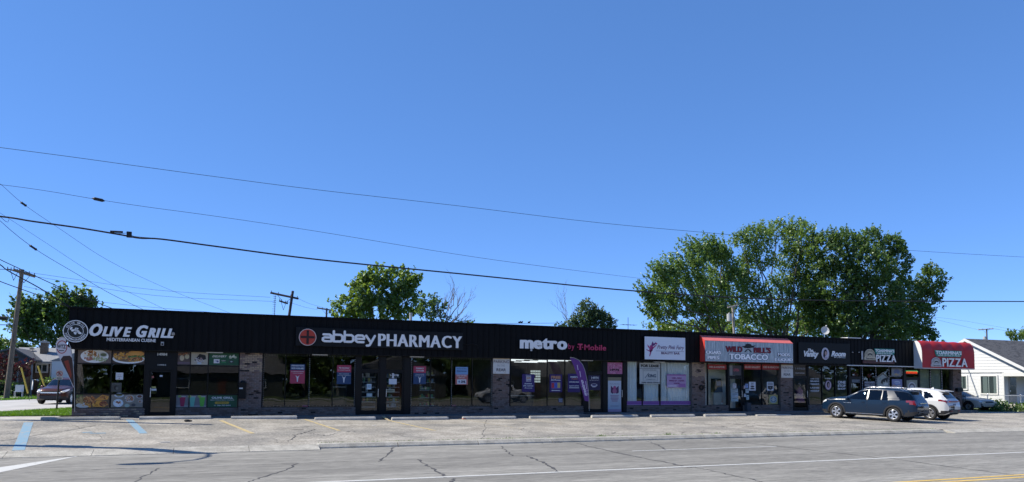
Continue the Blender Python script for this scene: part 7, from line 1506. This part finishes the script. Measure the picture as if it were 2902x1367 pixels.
wire([(2505, 888), (2700, 905), (2902, 940)], [90, 100, 110], .016, 'faint line in the sky right of the big tree'); wire([(2620, 898), (2772, 935)], [100, 120], .02, 'faint line reaching the far pole'); wire([(2815, 932), (2902, 945), (3000, 952)], 118, .02, 'faint line leaving the far pole to the right')
wire([(2081, 880), (2140, 905), (2200, 935)], [53, 52, 50], .012, 'slack service wire right of the transformer pole')
# poles just outside the left edge whose shadows cross the asphalt
def lamp_pole(label, x_, y_, h, arm, extra):
    z0 = ground_z(x_, y_) if y_ > CURB_Y else ROAD_Z; t = empty('lamp_pole', (x_, y_, z0), label, 'street lamp'); mb = MB(); mb.cyl((x_, y_, z0), (x_, y_, z0+h), .2, .15, M_pole, 12); mb.build('pole', t)
    if arm:
        e = Vector((x_-1.3, y_-2.1, z0+h+.2)); mb = MB(); mb.tube([(x_, y_, z0+h-.15), (x_-.25, y_-.9, z0+h+.1), (x_-.7, y_-1.6, z0+h+.25), e], .055, M_alloy); mb.build('arm', t); mb = MB(); mb.ell((e.x-.55, e.y-.15, e.z), (.7, .24, .12), col((.3, .3, .3))); mb.build('lamp_head', t)
    if extra: mb = MB(); mb.cyl((x_+.35, y_-.05, z0+extra), (x_+.35, y_-.05, z0+extra+1.0), .27, mat=col((.3, .3, .3)), n=14); mb.build('transformer', t)  # added drum of unknown kind, placed to cast the blob shadow
lamp_pole('wooden lamp pole just left of the lot, its long shadow lies on the asphalt', -7.7, 27.1, 8.5, True, 3.4)
lamp_pole('shorter wooden pole near the corner, casting the thin shadow before the first stops', -8.3, 34.95, 9.2, False, None)
# ================================================================== HOUSES
def siding(mb, p0, p1, z0, z1, mat, h=.2, clip=None):
    """lapped boards on a wall from p0 to p1 (outward normal to the right of p0->p1)"""
    d = Vector((p1[0]-p0[0], p1[1]-p0[1], 0)); L_ = d.length; d.normalize(); n = Vector((d.y, -d.x, 0)); z_ = z0
    while z_ < z1-.02:
        ze = min(z_+h, z1); a, b_ = 0, L_
        if clip: a, b_ = clip((z_+ze)/2)
        if b_-a > .05:
            A = Vector((p0[0], p0[1], 0))+d*a; Bq = Vector((p0[0], p0[1], 0))+d*b_
            yield [(A+n*.022)+Vector((0, 0, z_)), (Bq+n*.022)+Vector((0, 0, z_)), (Bq+n*.004)+Vector((0, 0, ze)), (A+n*.004)+Vector((0, 0, ze))]
        z_ = ze
# white house at the right
HX = 58.0
apx = atX(2742, 962, HX); AY, AZ = apx.y, apx.z; e1_ = atX(2902, 1040, HX); slope_ = (AZ-e1_.z)/(AY-e1_.y)
hw = (AZ-2.75)/slope_; HY0, HY1 = AY-hw, AY+hw; gz0 = -.15
Hs = empty('white_house', (HX, AY, gz0), 'white sided single storey house with dark grey shingle roof at the right edge', 'house')
wallY0 = atX(2846, 1100, HX).y; wing = 1.9
mb = MB(); mb.box(HX+.05, HX+14, wallY0, HY1-.3, gz0, 2.75, M_siding); mb.build('wall', Hs); mb = MB(); mb.box(HX+.02, HX+.16, HY0+.3, HY0+.44, gz0, 2.45, M_white); mb.build('porch_post', Hs)
mb = MB(); mb.prism([(HY0, 2.72), (AY, AZ-.12), (HY1, 2.72)], HX+.03, HX+.3, M_siding, 'X'); mb.build('gable', Hs)
k = 0
for q in siding(None, (HX, HY1-.3), (HX, wallY0), gz0+.25, 2.55, M_siding, .115):
    mb = MB(); mb.add(q, [(0, 1, 2, 3)], M_siding); mb.add([q[0], q[1], q[1]+Vector((.03, 0, 0)), q[0]+Vector((.03, 0, 0))], [(0, 1, 2, 3)], M_siding); mb.build('siding_board', Hs)
for q in siding(None, (HX, HY1), (HX, HY0), 2.72, AZ-.2, M_siding, .24, clip=lambda z_: (hw-(AZ-z_)/slope_+.1, hw+(AZ-z_)/slope_-.1)):
    mb = MB(); mb.add(q, [(0, 1, 2, 3)], M_siding); mb.add([q[0], q[1], q[1]+Vector((.03, 0, 0)), q[0]+Vector((.03, 0, 0))], [(0, 1, 2, 3)], M_siding); mb.build('siding_board', Hs)
ov = .35
for s_, nm in ((-1, 'roof'), (1, 'roof')):
    ye = AY+s_*(hw+ov); ze = AZ-slope_*(hw+ov); mb = MB(); vs = [(HX-ov, AY, AZ+.05), (HX+14.5, AY, AZ+.05), (HX+14.5, ye, ze+.05), (HX-ov, ye, ze+.05)]; vs += [(a, b_, c-.1) for a, b_, c in vs]
    mb.add(vs, [(0, 1, 2, 3), (7, 6, 5, 4), (0, 3, 7, 4), (2, 1, 5, 6), (3, 2, 6, 7)], M_shingle); r_ = mb.build(nm, Hs)
    if s_ == -1:
        L_ = math.hypot(hw+ov, slope_*(hw+ov)); nrow = int(L_/.16); rows_ = MB()
        for i in range(nrow):
            t0, t1 = i/nrow, (i+1)/nrow; x_ = HX-ov+rnd.uniform(0, .2)
            while x_ < HX+9:
                w_ = rnd.uniform(.22, .34); P = []
                for (tt, dz_) in ((t0, .055), (t1, .068)): yy_ = AY+s_*(hw+ov)*tt; zz_ = AZ-slope_*(hw+ov)*tt; P += [(x_, yy_, zz_+dz_), (x_+w_-.012, yy_, zz_+dz_)]
                rows_.add([P[0], P[1], P[3], P[2]], [(0, 1, 2, 3)], M_shingle if rnd.random() < .75 else col((.06, .062, .07), .95)); x_ += w_
        tag(rows_.build('shingles', Hs), kind='stuff')
    mb = MB(); a = Vector((HX-ov-.03, AY, AZ+.06)); b_ = Vector((HX-ov-.03, ye, ze+.06)); mb.hexa([a-Vector((0, 0, .24)), b_-Vector((0, 0, .24)), b_-Vector((-.04, 0, .24)), a-Vector((-.04, 0, .24)), a, b_, b_+Vector((.04, 0, 0)), a+Vector((.04, 0, 0))], M_white); mb.build('rake_board', Hs)
def hwin(px0, py0, px1, py1, parent=Hs, X=HX, two=True):
    a = atX(*RH(px0, (py0+py1)/2), X); b_ = atX(*RH(px1, (py0+py1)/2), X); z1 = atX(*RH((px0+px1)/2, py0), X).z; z0 = atX(*RH((px0+px1)/2, py1), X).z; y0, y1 = min(a.y, b_.y), max(a.y, b_.y)
    w = bpy.data.objects.new('window', None); SC.collection.objects.link(w); w.parent = parent; f = MB(); f.box(X-.09, X+.02, y0, y0+.1, z0, z1, M_white); f.box(X-.09, X+.02, y1-.1, y1, z0, z1, M_white); f.box(X-.09, X+.02, y0+.1, y1-.1, z0, z0+.1, M_white); f.box(X-.09, X+.02, y0+.1, y1-.1, z1-.1, z1, M_white)
    if two: f.box(X-.07, X+.02, (y0+y1)/2-.025, (y0+y1)/2+.025, z0+.1, z1-.1, M_white)
    f.build('window_frame', w); g = MB(); g.box(X-.075, X-.07, y0+.1, y1-.1, z0+.1, z1-.1, M_winglass); g.build('pane', w)
    c_ = MB(); c_.box(X-.036, X-.03, y0+.1, y1-.1, z0+.1, z1-.1, col((.10, .11, .12), .9)); nn = 10
    for k in range(nn): 
        if k in (0, 1, 6, 7, 8): yq = y0+.12+(y1-y0-.24)*k/nn; c_.box(X-.05, X-.045, yq, yq+(y1-y0)/nn*.8, z0+.12, z1-.12, col((.35, .36, .36), .9))
    c_.build('curtain', w)
hwin(318, 660, 525, 885); hwin(78, 662, 176, 832, two=False)
# porch: beam, recessed wall, door, steps
px0_ = wallY0; mb = MB(); mb.box(HX-.03, HX+.1, HY0-.2, wallY0-.02, 2.42, 2.72, M_white); mb.build('porch_beam', Hs)
mb = MB(); mb.box(HX-.02, HX+.1, wallY0-.01, wallY0+.12, gz0+.2, 2.7, M_white); mb.build('corner_board', Hs)
mb = MB(); mb.box(HX+.0, HX+8, HY0+.2, wallY0-.02, gz0, gz0+.42, M_conc); mb.build('porch_floor', Hs)
for k in range(2): mb = MB(); mb.box(HX-.3-.3*k, HX-.3*k-.003, HY0+1.2, wallY0-.1, gz0, gz0+.28-.14*k, M_conc); mb.build('step', Hs)
YD = wallY0; a = V(*RH(640, 780), YD); b_ = V(*RH(722, 780), YD); zt_ = V(*RH(680, 680), YD).z; x0_, x1_ = a.x, b_.x; dz0 = gz0+.42
dr = bpy.data.objects.new('door', None); SC.collection.objects.link(dr); dr.parent = Hs
mb = MB(); mb.box(x0_-.02, x1_+.02, YD-.05, YD-.001, dz0, zt_+.08, col((.3, .3, .3))); mb.build('door_frame', dr); mb = MB()
for u0, u1, v0, v1 in ((650, 716, 692, 782), (650, 716, 792, 880)):
    p_, q_ = V(*RH(u0, v1), YD), V(*RH(u1, v0), YD); mb.box(p_.x, q_.x, YD-.06, YD-.052, p_.z, q_.z, col((.03, .035, .04), .1))
mb.build('pane', dr); mb = MB(); mb.box(x0_+.03, x0_+.09, YD-.1, YD-.05, dz0+.95, dz0+1.05, M_alloy); mb.build('door_handle', dr)
for z_ in np.arange(gz0+.45, 2.65, .115):
    for xa_, xb_ in ((HX+.16, x0_-.03), (x1_+.03, HX+9)):
        mb = MB(); mb.add([(xa_, YD-.024, z_), (xb_, YD-.024, z_), (xb_, YD-.006, z_+.112), (xa_, YD-.006, z_+.112)], [(0, 1, 2, 3)], M_siding); mb.build('siding_board', Hs)
# chain link fence, iron fence and weeds between lot and house
fenceA, fenceB = Vector((55.2, 36.6, gz0)), Vector((52.6, 30.4, -.2))
FX = 55.0; fz = -.15; t = empty('chain_link_fence', (FX, 30, fz), 'low chain link fence with thin steel posts before the white house', 'fence')
ys_ = [atX(u, 1130, FX).y for u in (2737, 2799, 2893)]; ys_ += [ys_[-1]-2.6, ys_[-1]-5.2]; ztop = atX(2800, 1120.5, FX).z
for y_ in ys_: mb = MB(); mb.cyl((FX, y_, fz), (FX, y_, ztop+.06), .035, mat=M_alloy, n=7); mb.ell((FX, y_, ztop+.07), (.045, .045, .05), M_alloy, 7, 5); mb.build('post', t)
mb = MB(); mb.cyl((FX, ys_[0], ztop), (FX, ys_[-1], ztop), .022, mat=M_alloy, n=6); mb.build('top_rail', t); mb = MB(); y_ = ys_[-1]
while y_ < ys_[0]:
    for s_ in (1, -1):
        a = Vector((FX, y_, fz+.05)); b_ = Vector((FX, min(ys_[0], max(ys_[-1], y_+s_*1.0)), ztop)); mb.cyl(a, b_, .0022, mat=M_alloy, n=3, caps=False)
    y_ += .14
tag(mb.build('wire_mesh', t), kind='stuff')
FX2 = 49.6; t = empty('iron_fence', (FX2, 36, fz), 'short black iron fence beside the last brick pier', 'fence'); a = V(2706, 1145, 36.5); b_ = V(2736, 1145, 36.5); mb = MB()
for k in range(8): x_ = a.x+(b_.x-a.x)*k/7; m2 = MB(); m2.cyl((x_, 36.5, fz), (x_, 36.5, 1.05-.03*(k % 2)), .018, mat=M_black, n=5); m2.build('bar', t)
mb.box(a.x, b_.x, 36.485, 36.515, .88, .92, M_black); mb.box(a.x, b_.x, 36.485, 36.515, .05, .09, M_black); mb.build('rail', t)
def bush(label, spots, mat, h, size, dens, name='shrub', cat='shrub', nleaf=9):
    C, D, L = [], [], []
    for (x_, y_, r_, hh) in spots:
        for k in range(int(dens*r_*r_*40)):
            a = rnd.uniform(0, 6.283); q = r_*math.sqrt(rnd.random()); z_ = rnd.random()**.7*hh*math.sqrt(max(0.05, 1-(q/r_)**2)); C.append((x_+q*math.cos(a), y_+q*math.sin(a), gz0+z_)); d = np.array([rnd.gauss(0, .5), rnd.gauss(0, .5), 1.]); D.append(d/np.linalg.norm(d)); L.append(.2)
    t = empty(name, (spots[0][0], spots[0][1], gz0), label, cat); leafcloud('foliage', C, D, L, nleaf, size, mat, t, .08); mb = MB()
    for (x_, y_, r_, hh) in spots: mb.cyl((x_, y_, gz0-.05), (x_, y_, gz0+hh*.6), .03, .01, M_bark, 5)
    mb.build('stem', t)
bush('sunlit leafy weeds and ivy at the foot of the chain link fence', [(54.3+.12*k, 34.9-.75*k, .7, .62+.12*math.sin(k*2.1)) for k in range(9)], M_leaf3, .7, .13, 2.2, 'fence_ivy', 'ivy')
bush('shaded dark green shrub between the old sedan and the lot', [(53.2, 36.2, .7, .8), (53.4, 35.5, .6, .7), (53.0, 37.0, .6, .7), (51.9, 35.6, .5, .45)], M_leaf2, .8, .13, 2.2)
# brick house across the side street
YH = 80.0
def LH(u, v, Y=YH): return V(*RL(u, v), Y)
def lx(u, Y=YH, v=500): return V(*RL(u, v), Y).x
def lz(v, Y=YH, u=500): return V(*RL(u, v), Y).z
Hb = empty('brick_house', (lx(350), YH, 0), 'low tan brick house with pale grey roof and chimney across the side street', 'house')
ez = lz(485); rz = lz(268, YH+4)
mb = MB(); mb.box(lx(345), lx(765), YH, YH+9, -.05, ez, M_lbrick); mb.build('wall', Hb)
mb = MB(); mb.box(lx(315), lx(770), YH-.45, YH-.1, ez-.02, ez+.16, M_white); mb.build('eave_fascia', Hb)
mb = MB(); x0_, x1_ = lx(150), lx(1120); vs = [(lx(300), YH-.5, ez+.17), (x1_, YH-.5, ez+.17), (x1_, YH+4.5, rz), (lx(250, YH+4.5), YH+4.5, rz)]; vs += [(a, b_, c-.12) for a, b_, c in vs]; mb.add(vs, [(0, 1, 2, 3), (4, 7, 6, 5), (0, 3, 7, 4), (0, 4, 5, 1), (1, 5, 6, 2)], M_shingle_l); mb.build('roof', Hb)
mb = MB(); vs = [(lx(250, YH+4.5), YH+4.5, rz), (x1_, YH+4.5, rz), (x1_, YH+9.5, ez+.17), (lx(300), YH+9.5, ez+.17)]; mb.add(vs, [(0, 1, 2, 3)], M_shingle_l); mb.build('roof', Hb)
yc = YH+2.2; mb = MB(); mb.box(lx(540, yc), lx(635, yc), yc, yc+.9, ez+.8, lz(200, yc), M_lbrick); mb.box(lx(530, yc), lx(645, yc), yc-.06, yc+.96, lz(200, yc), lz(182, yc), M_conc); mb.box(lx(560, yc), lx(615, yc), yc+.2, yc+.6, lz(182, yc), lz(166, yc), M_conc2); mb.build('chimney', Hb)
yv = YH+3; mb = MB(); mb.box(lx(395, yv), lx(450, yv), yv, yv+.4, lz(296, yv), lz(280, yv), M_black); mb.build('roof_vent', Hb)
w = bpy.data.objects.new('window', None); SC.collection.objects.link(w); w.parent = Hb; mb = MB(); X0, X1, Z0, Z1 = rect(RL, 488, 490, 665, 617, YH)
for a, b_, c, d in ((X0, X0+.12, Z0, Z1), (X1-.12, X1, Z0, Z1), (X0+.12, X1-.12, Z0, Z0+.12), (X0+.12, X1-.12, Z1-.12, Z1), ((X0+X1)/2-.04, (X0+X1)/2+.04, Z0+.12, Z1-.12)): mb.box(a, b_, YH-.1, YH+.01, c, d, M_white)
mb.build('window_frame', w); mb = MB(); mb.box(X0+.12, X1-.12, YH-.06, YH-.05, Z0+.12, Z1-.12, M_winglass); mb.build('pane', w); mb = MB(); mb.box(X0+.12, X1-.12, YH-.012, YH-.006, Z0+.12, Z1-.12, col((.12, .14, .14))); mb.build('blind', w)
mb = MB(); X0, X1 = lx(695), lx(712); mb.box(X0, X1, YH-.2, YH-.05, .3, ez, M_white); mb.build('downpipe', Hb)
mb = MB(); X0, X1, Z0, Z1 = rect(RL, 345, 488, 357, 560, YH); mb.box(X0, X1, YH-.12, YH-.02, Z0, Z1, M_white); mb.build('corner_trim', Hb)
# gabled neighbour at far left
Yn = 76.0; Hn = empty('dark_gabled_house', (lx(100, Yn), Yn, 0), 'dark gabled house front half hidden by the red maple at the left edge', 'house')
gx0, gx1, gap = lx(-420, Yn), lx(420, Yn), lx(150, Yn); gz_, ga = lz(415, Yn), lz(285, Yn)
mb = MB(); mb.box(gx0+.4, gx1-.5, Yn+1.2, Yn+9, -.05, gz_, M_lbrick); mb.build('wall', Hn); mb = MB(); mb.prism([(gx0, gz_), (gx1, gz_), (gap, ga)], Yn+.9, Yn+1.2, col((.10, .10, .10), .8), 'Y'); mb.build('gable', Hn)
for s_ in (0, 1):
    e = (gx0-.3, gz_-.1) if s_ == 0 else (gx1+.2, gz_-.1); mb = MB(); vs = [(gap, Yn+.4, ga+.1), (e[0], Yn+.4, e[1]), (e[0], Yn+9, e[1]), (gap, Yn+9, ga+.1)]; vs += [(a, b_, c-.14) for a, b_, c in vs]; mb.add(vs, [(0, 1, 2, 3), (7, 6, 5, 4), (0, 4, 5, 1), (1, 5, 6, 2)], M_shingle); mb.build('roof', Hn)
mb = MB(); mb.box(lx(230, Yn), gx1-.2, Yn+.6, Yn+1.1, gz_-.55, gz_-.02, col((.06, .07, .10), .8)); mb.build('porch_beam', Hn)
for u in (250, 440): mb = MB(); x_ = lx(u, Yn+.6); mb.box(x_-.06, x_+.06, Yn+.6, Yn+.72, 0, gz_-.5, col((.25, .25, .25))); mb.build('porch_post', Hn)
# white sided wing/garage behind the flag
Yg = 77.0; Hg = empty('white_garage', (lx(900, Yg), Yg, 0), 'white sided garage behind the no parking sign at the left', 'garage'); X0, X1 = lx(712, Yg), lx(1300, Yg); Z1 = lz(400, Yg)
mb = MB(); mb.box(X0, X1, Yg, Yg+7, -.05, Z1-.3, M_siding); mb.build('wall', Hg); k = 0
for q in siding(None, (X0, Yg), (X1, Yg), .1, Z1-.3, M_siding, .3):
    mb = MB(); mb.add(q, [(0, 1, 2, 3)], M_siding); mb.add([q[0], q[1], q[1]+Vector((0, .03, 0)), q[0]+Vector((0, .03, 0))], [(0, 1, 2, 3)], M_siding); mb.build('siding_board', Hg)
mb = MB(); mb.prism([(X0-.2, Z1-.32), (X1, Z1-.32), (X1, Z1+1.1), (X0+2.4, Z1+.7)], Yg-.06, Yg+7, M_shingle_l, 'Y'); mb.build('roof', Hg)
def hedge(label, spots, mat, size=.14, dens=1.4, name='hedge', cat='hedge'):
    C, D, L = [], [], []
    for (x0_, x1_, y0_, y1_, h_) in spots:
        for k in range(int(dens*(x1_-x0_)*(y1_-y0_)*h_*22)+40): C.append((rnd.uniform(x0_, x1_), rnd.uniform(y0_, y1_), rnd.uniform(.0, h_)*(1-.1*rnd.random()))); d = np.array([rnd.gauss(0, .6), rnd.gauss(0, .6), 1.]); D.append(d/np.linalg.norm(d)); L.append(.2)
    t = empty(name, (spots[0][0], spots[0][2], 0), label, cat); leafcloud('foliage', C, D, L, 9, size, mat, t, .08); mb = MB()
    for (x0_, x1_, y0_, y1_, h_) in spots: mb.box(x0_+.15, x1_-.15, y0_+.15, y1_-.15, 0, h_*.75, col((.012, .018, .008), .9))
    mb.build('stem', t)
Yb = 73; hedge('dark clipped hedge before the brick house and garage', [(lx(545, Yb), lx(880, Yb), Yb, Yb+1.4, lz(690, Yb))], M_leaf2); hedge('dark foundation shrubs below the gabled house', [(lx(150, Yb), lx(350, Yb), Yb, Yb+1.3, lz(770, Yb)), (lx(-120, Yb), lx(60, Yb), Yb+1, Yb+2.3, lz(720, Yb))], M_leaf2, name='shrub', cat='shrub')
# yard furniture and guy guards
x_ = lx(275, 72); mb = MB(); t = empty('yard_chair', (x_, 72, 0), 'small pale garden chair in the shaded yard at the left', 'chair'); mb.box(x_-.3, x_+.3, 71.8, 72.3, .42, .48, M_white); mb.build('seat', t); mb = MB(); mb.box(x_-.3, x_+.3, 72.25, 72.32, .48, 1.0, M_white); mb.build('backrest', t)
for dx in (-.26, .26):
    for dy in (71.85, 72.25): mb = MB(); mb.cyl((x_+dx, dy, 0), (x_+dx, dy, .42), .025, mat=M_white, n=5); mb.build('leg', t)
x_ = lx(470, 72); t = empty('swing_frame', (x_, 72, 0), 'pale A shaped swing frame in the yard left of the hedge', 'swing'); a = [(LH(440, 850, 72)), LH(455, 710, 72), LH(520, 712, 72), LH(525, 730, 72)]; mb = MB(); mb.tube([(p.x, 72, max(p.z, .0)) for p in a], .05, M_white); mb.build('frame', t)
M_guy = col((.55, .40, .06), .6)
for k, (a, b_, lb) in enumerate(((RL(292, 545), RL(405, 975), 'yellow guy wire guard nearer the left pole'), (RL(520, 518), RL(628, 850), 'yellow guy wire guard leaning behind the brown car'))):
    A, Bq = V(*a, 62), V(*b_, 62); t = empty('guy_wire_guard', (Bq.x, 62, 0), lb, 'guy guard', 'yellow guy wire guards'); mb = MB(); m_ = A.lerp(Bq, .82 if k == 0 else .95); mb.cyl(A, m_, .055, mat=M_guy, n=8); mb.build('guard_tube', t); mb = MB(); mb.cyl(m_, (Bq.x, 62, 0), .02, mat=M_wire, n=5); mb.cyl(A, A+(A-Bq)*1.7, .012, mat=M_wire, n=4); mb.build('guy_wire', t)
# ================================================================== ACROSS THE ROAD (seen mirrored in the shop glass)
mb = MB(); mb.box(-60, 140, -6.2, -4.5, ROAD_Z, ROAD_Z+.15, M_conc); structure(mb.build('opposite_sidewalk'), 'concrete sidewalk on the camera side of the road', 'sidewalk')
def simple_house(x_, y_, w_, d_, h_, label, wall, roofm, ridge_x=True):
    t = empty('opposite_house', (x_, y_, ROAD_Z+.15), label, 'house'); z0 = ROAD_Z+.1; mb = MB(); mb.box(x_-w_/2, x_+w_/2, y_-d_/2, y_+d_/2, z0, z0+h_, wall); mb.build('wall', t); r = 2.2; mb = MB()
    if ridge_x: mb.prism([(y_-d_/2-.4, z0+h_-.1), (y_+d_/2+.4, z0+h_-.1), (y_, z0+h_+r)], x_-w_/2-.4, x_+w_/2+.4, roofm, 'X')
    else: mb.prism([(x_-w_/2-.4, z0+h_-.1), (x_+w_/2+.4, z0+h_-.1), (x_, z0+h_+r)], y_-d_/2-.4, y_+d_/2+.4, roofm, 'Y')
    mb.build('roof', t)
    for k in (-.3, .3):
        mb = MB(); mb.box(x_+k*w_-.7, x_+k*w_+.7, y_+d_/2, y_+d_/2+.06, z0+1, z0+2.2, M_white); f = mb.build('window', t); mb = MB(); mb.box(x_+k*w_-.6, x_+k*w_+.6, y_+d_/2+.065, y_+d_/2+.07, z0+1.1, z0+2.1, col((.04, .05, .06), .1)); mb.build('pane', f)
    mb = MB(); mb.box(x_-.5, x_+.5, y_+d_/2, y_+d_/2+.05, z0, z0+2.1, col((.15, .06, .04))); mb.build('door', t)
simple_house(2, -20, 13, 9, 2.9, 'grey green house across the road behind the camera', col((.07, .08, .07), .9), M_shingle)
simple_house(22, -21, 12, 9, 2.9, 'brown gabled house across the road, mirrored in the pharmacy windows', col((.08, .08, .075), .9), M_shingle, False)
simple_house(40, -20, 13, 9, 2.9, 'second grey house across the road', col((.09, .09, .085), .9), M_shingle); simple_house(60, -21, 13, 9, 2.9, 'white house far along the opposite side', M_siding, M_shingle, False); simple_house(82, -20, 13, 9, 3.2, 'grey house farthest along the opposite side', col((.3, .3, .3), .9), M_shingle)
def otree(x_, y_, r_, h_, label):
    t = empty('opposite_tree', (x_, y_, ROAD_Z+.1), label, 'tree'); mb = MB(); mb.cyl((x_, y_, ROAD_Z), (x_, y_, h_*.55), .3, .2, M_bark, 8); mb.build('trunk', t); C, D, L = [], [], []
    for k in range(620): d = nrs.normal(0, 1, 3); d /= np.linalg.norm(d); q = .5+.5*rnd.random(); C.append((x_+d[0]*r_*q, y_+d[1]*r_*q, h_*.65+d[2]*r_*.8*q)); D.append(d); L.append(.8)
    leafcloud('crown', C, D, L, 8, .45, M_leaf1, t, .25)
for k, (x_, y_, r_, h_) in enumerate(((-12, -16, 4, 9), (11, -17, 3.6, 10), (31, -15, 3.8, 9), (50, -16, 4.2, 10), (71, -15, 4, 9), (15, -32, 6, 13), (36, -33, 6, 14), (58, -32, 6, 13), (-4, -34, 6, 13), (84, -33, 6, 14), (104, -22, 6, 13))):
    otree(x_, y_, r_, h_, 'leafy tree across the road standing %s' % ['at the left corner', 'between the first two houses', 'between the second and third houses', 'between the third and white houses', 'right of the white house', 'behind the gabled second house', 'behind the third house', 'behind the white house', 'behind the grey green house', 'behind the farthest house', 'at the far end'][k])

C, D, L = [], [], []
for k in range(5200):
    x_ = rnd.uniform(-45, 150); C.append((x_, -27+rnd.gauss(0, 1.2)-3*math.sin(x_*.2), rnd.uniform(-.4, 7+2.5*math.sin(x_*.31)+1.5*math.sin(x_*.83)))); D.append((0, 0, 1.)); L.append(.9)
t = empty('far_treeline', (50, -27, ROAD_Z), None, None); t['kind'] = 'stuff'; t['label'] = 'dark continuous wall of trees behind the houses across the road'
leafcloud('foliage', C, D, L, 7, .75, M_leaf2, t, .4)
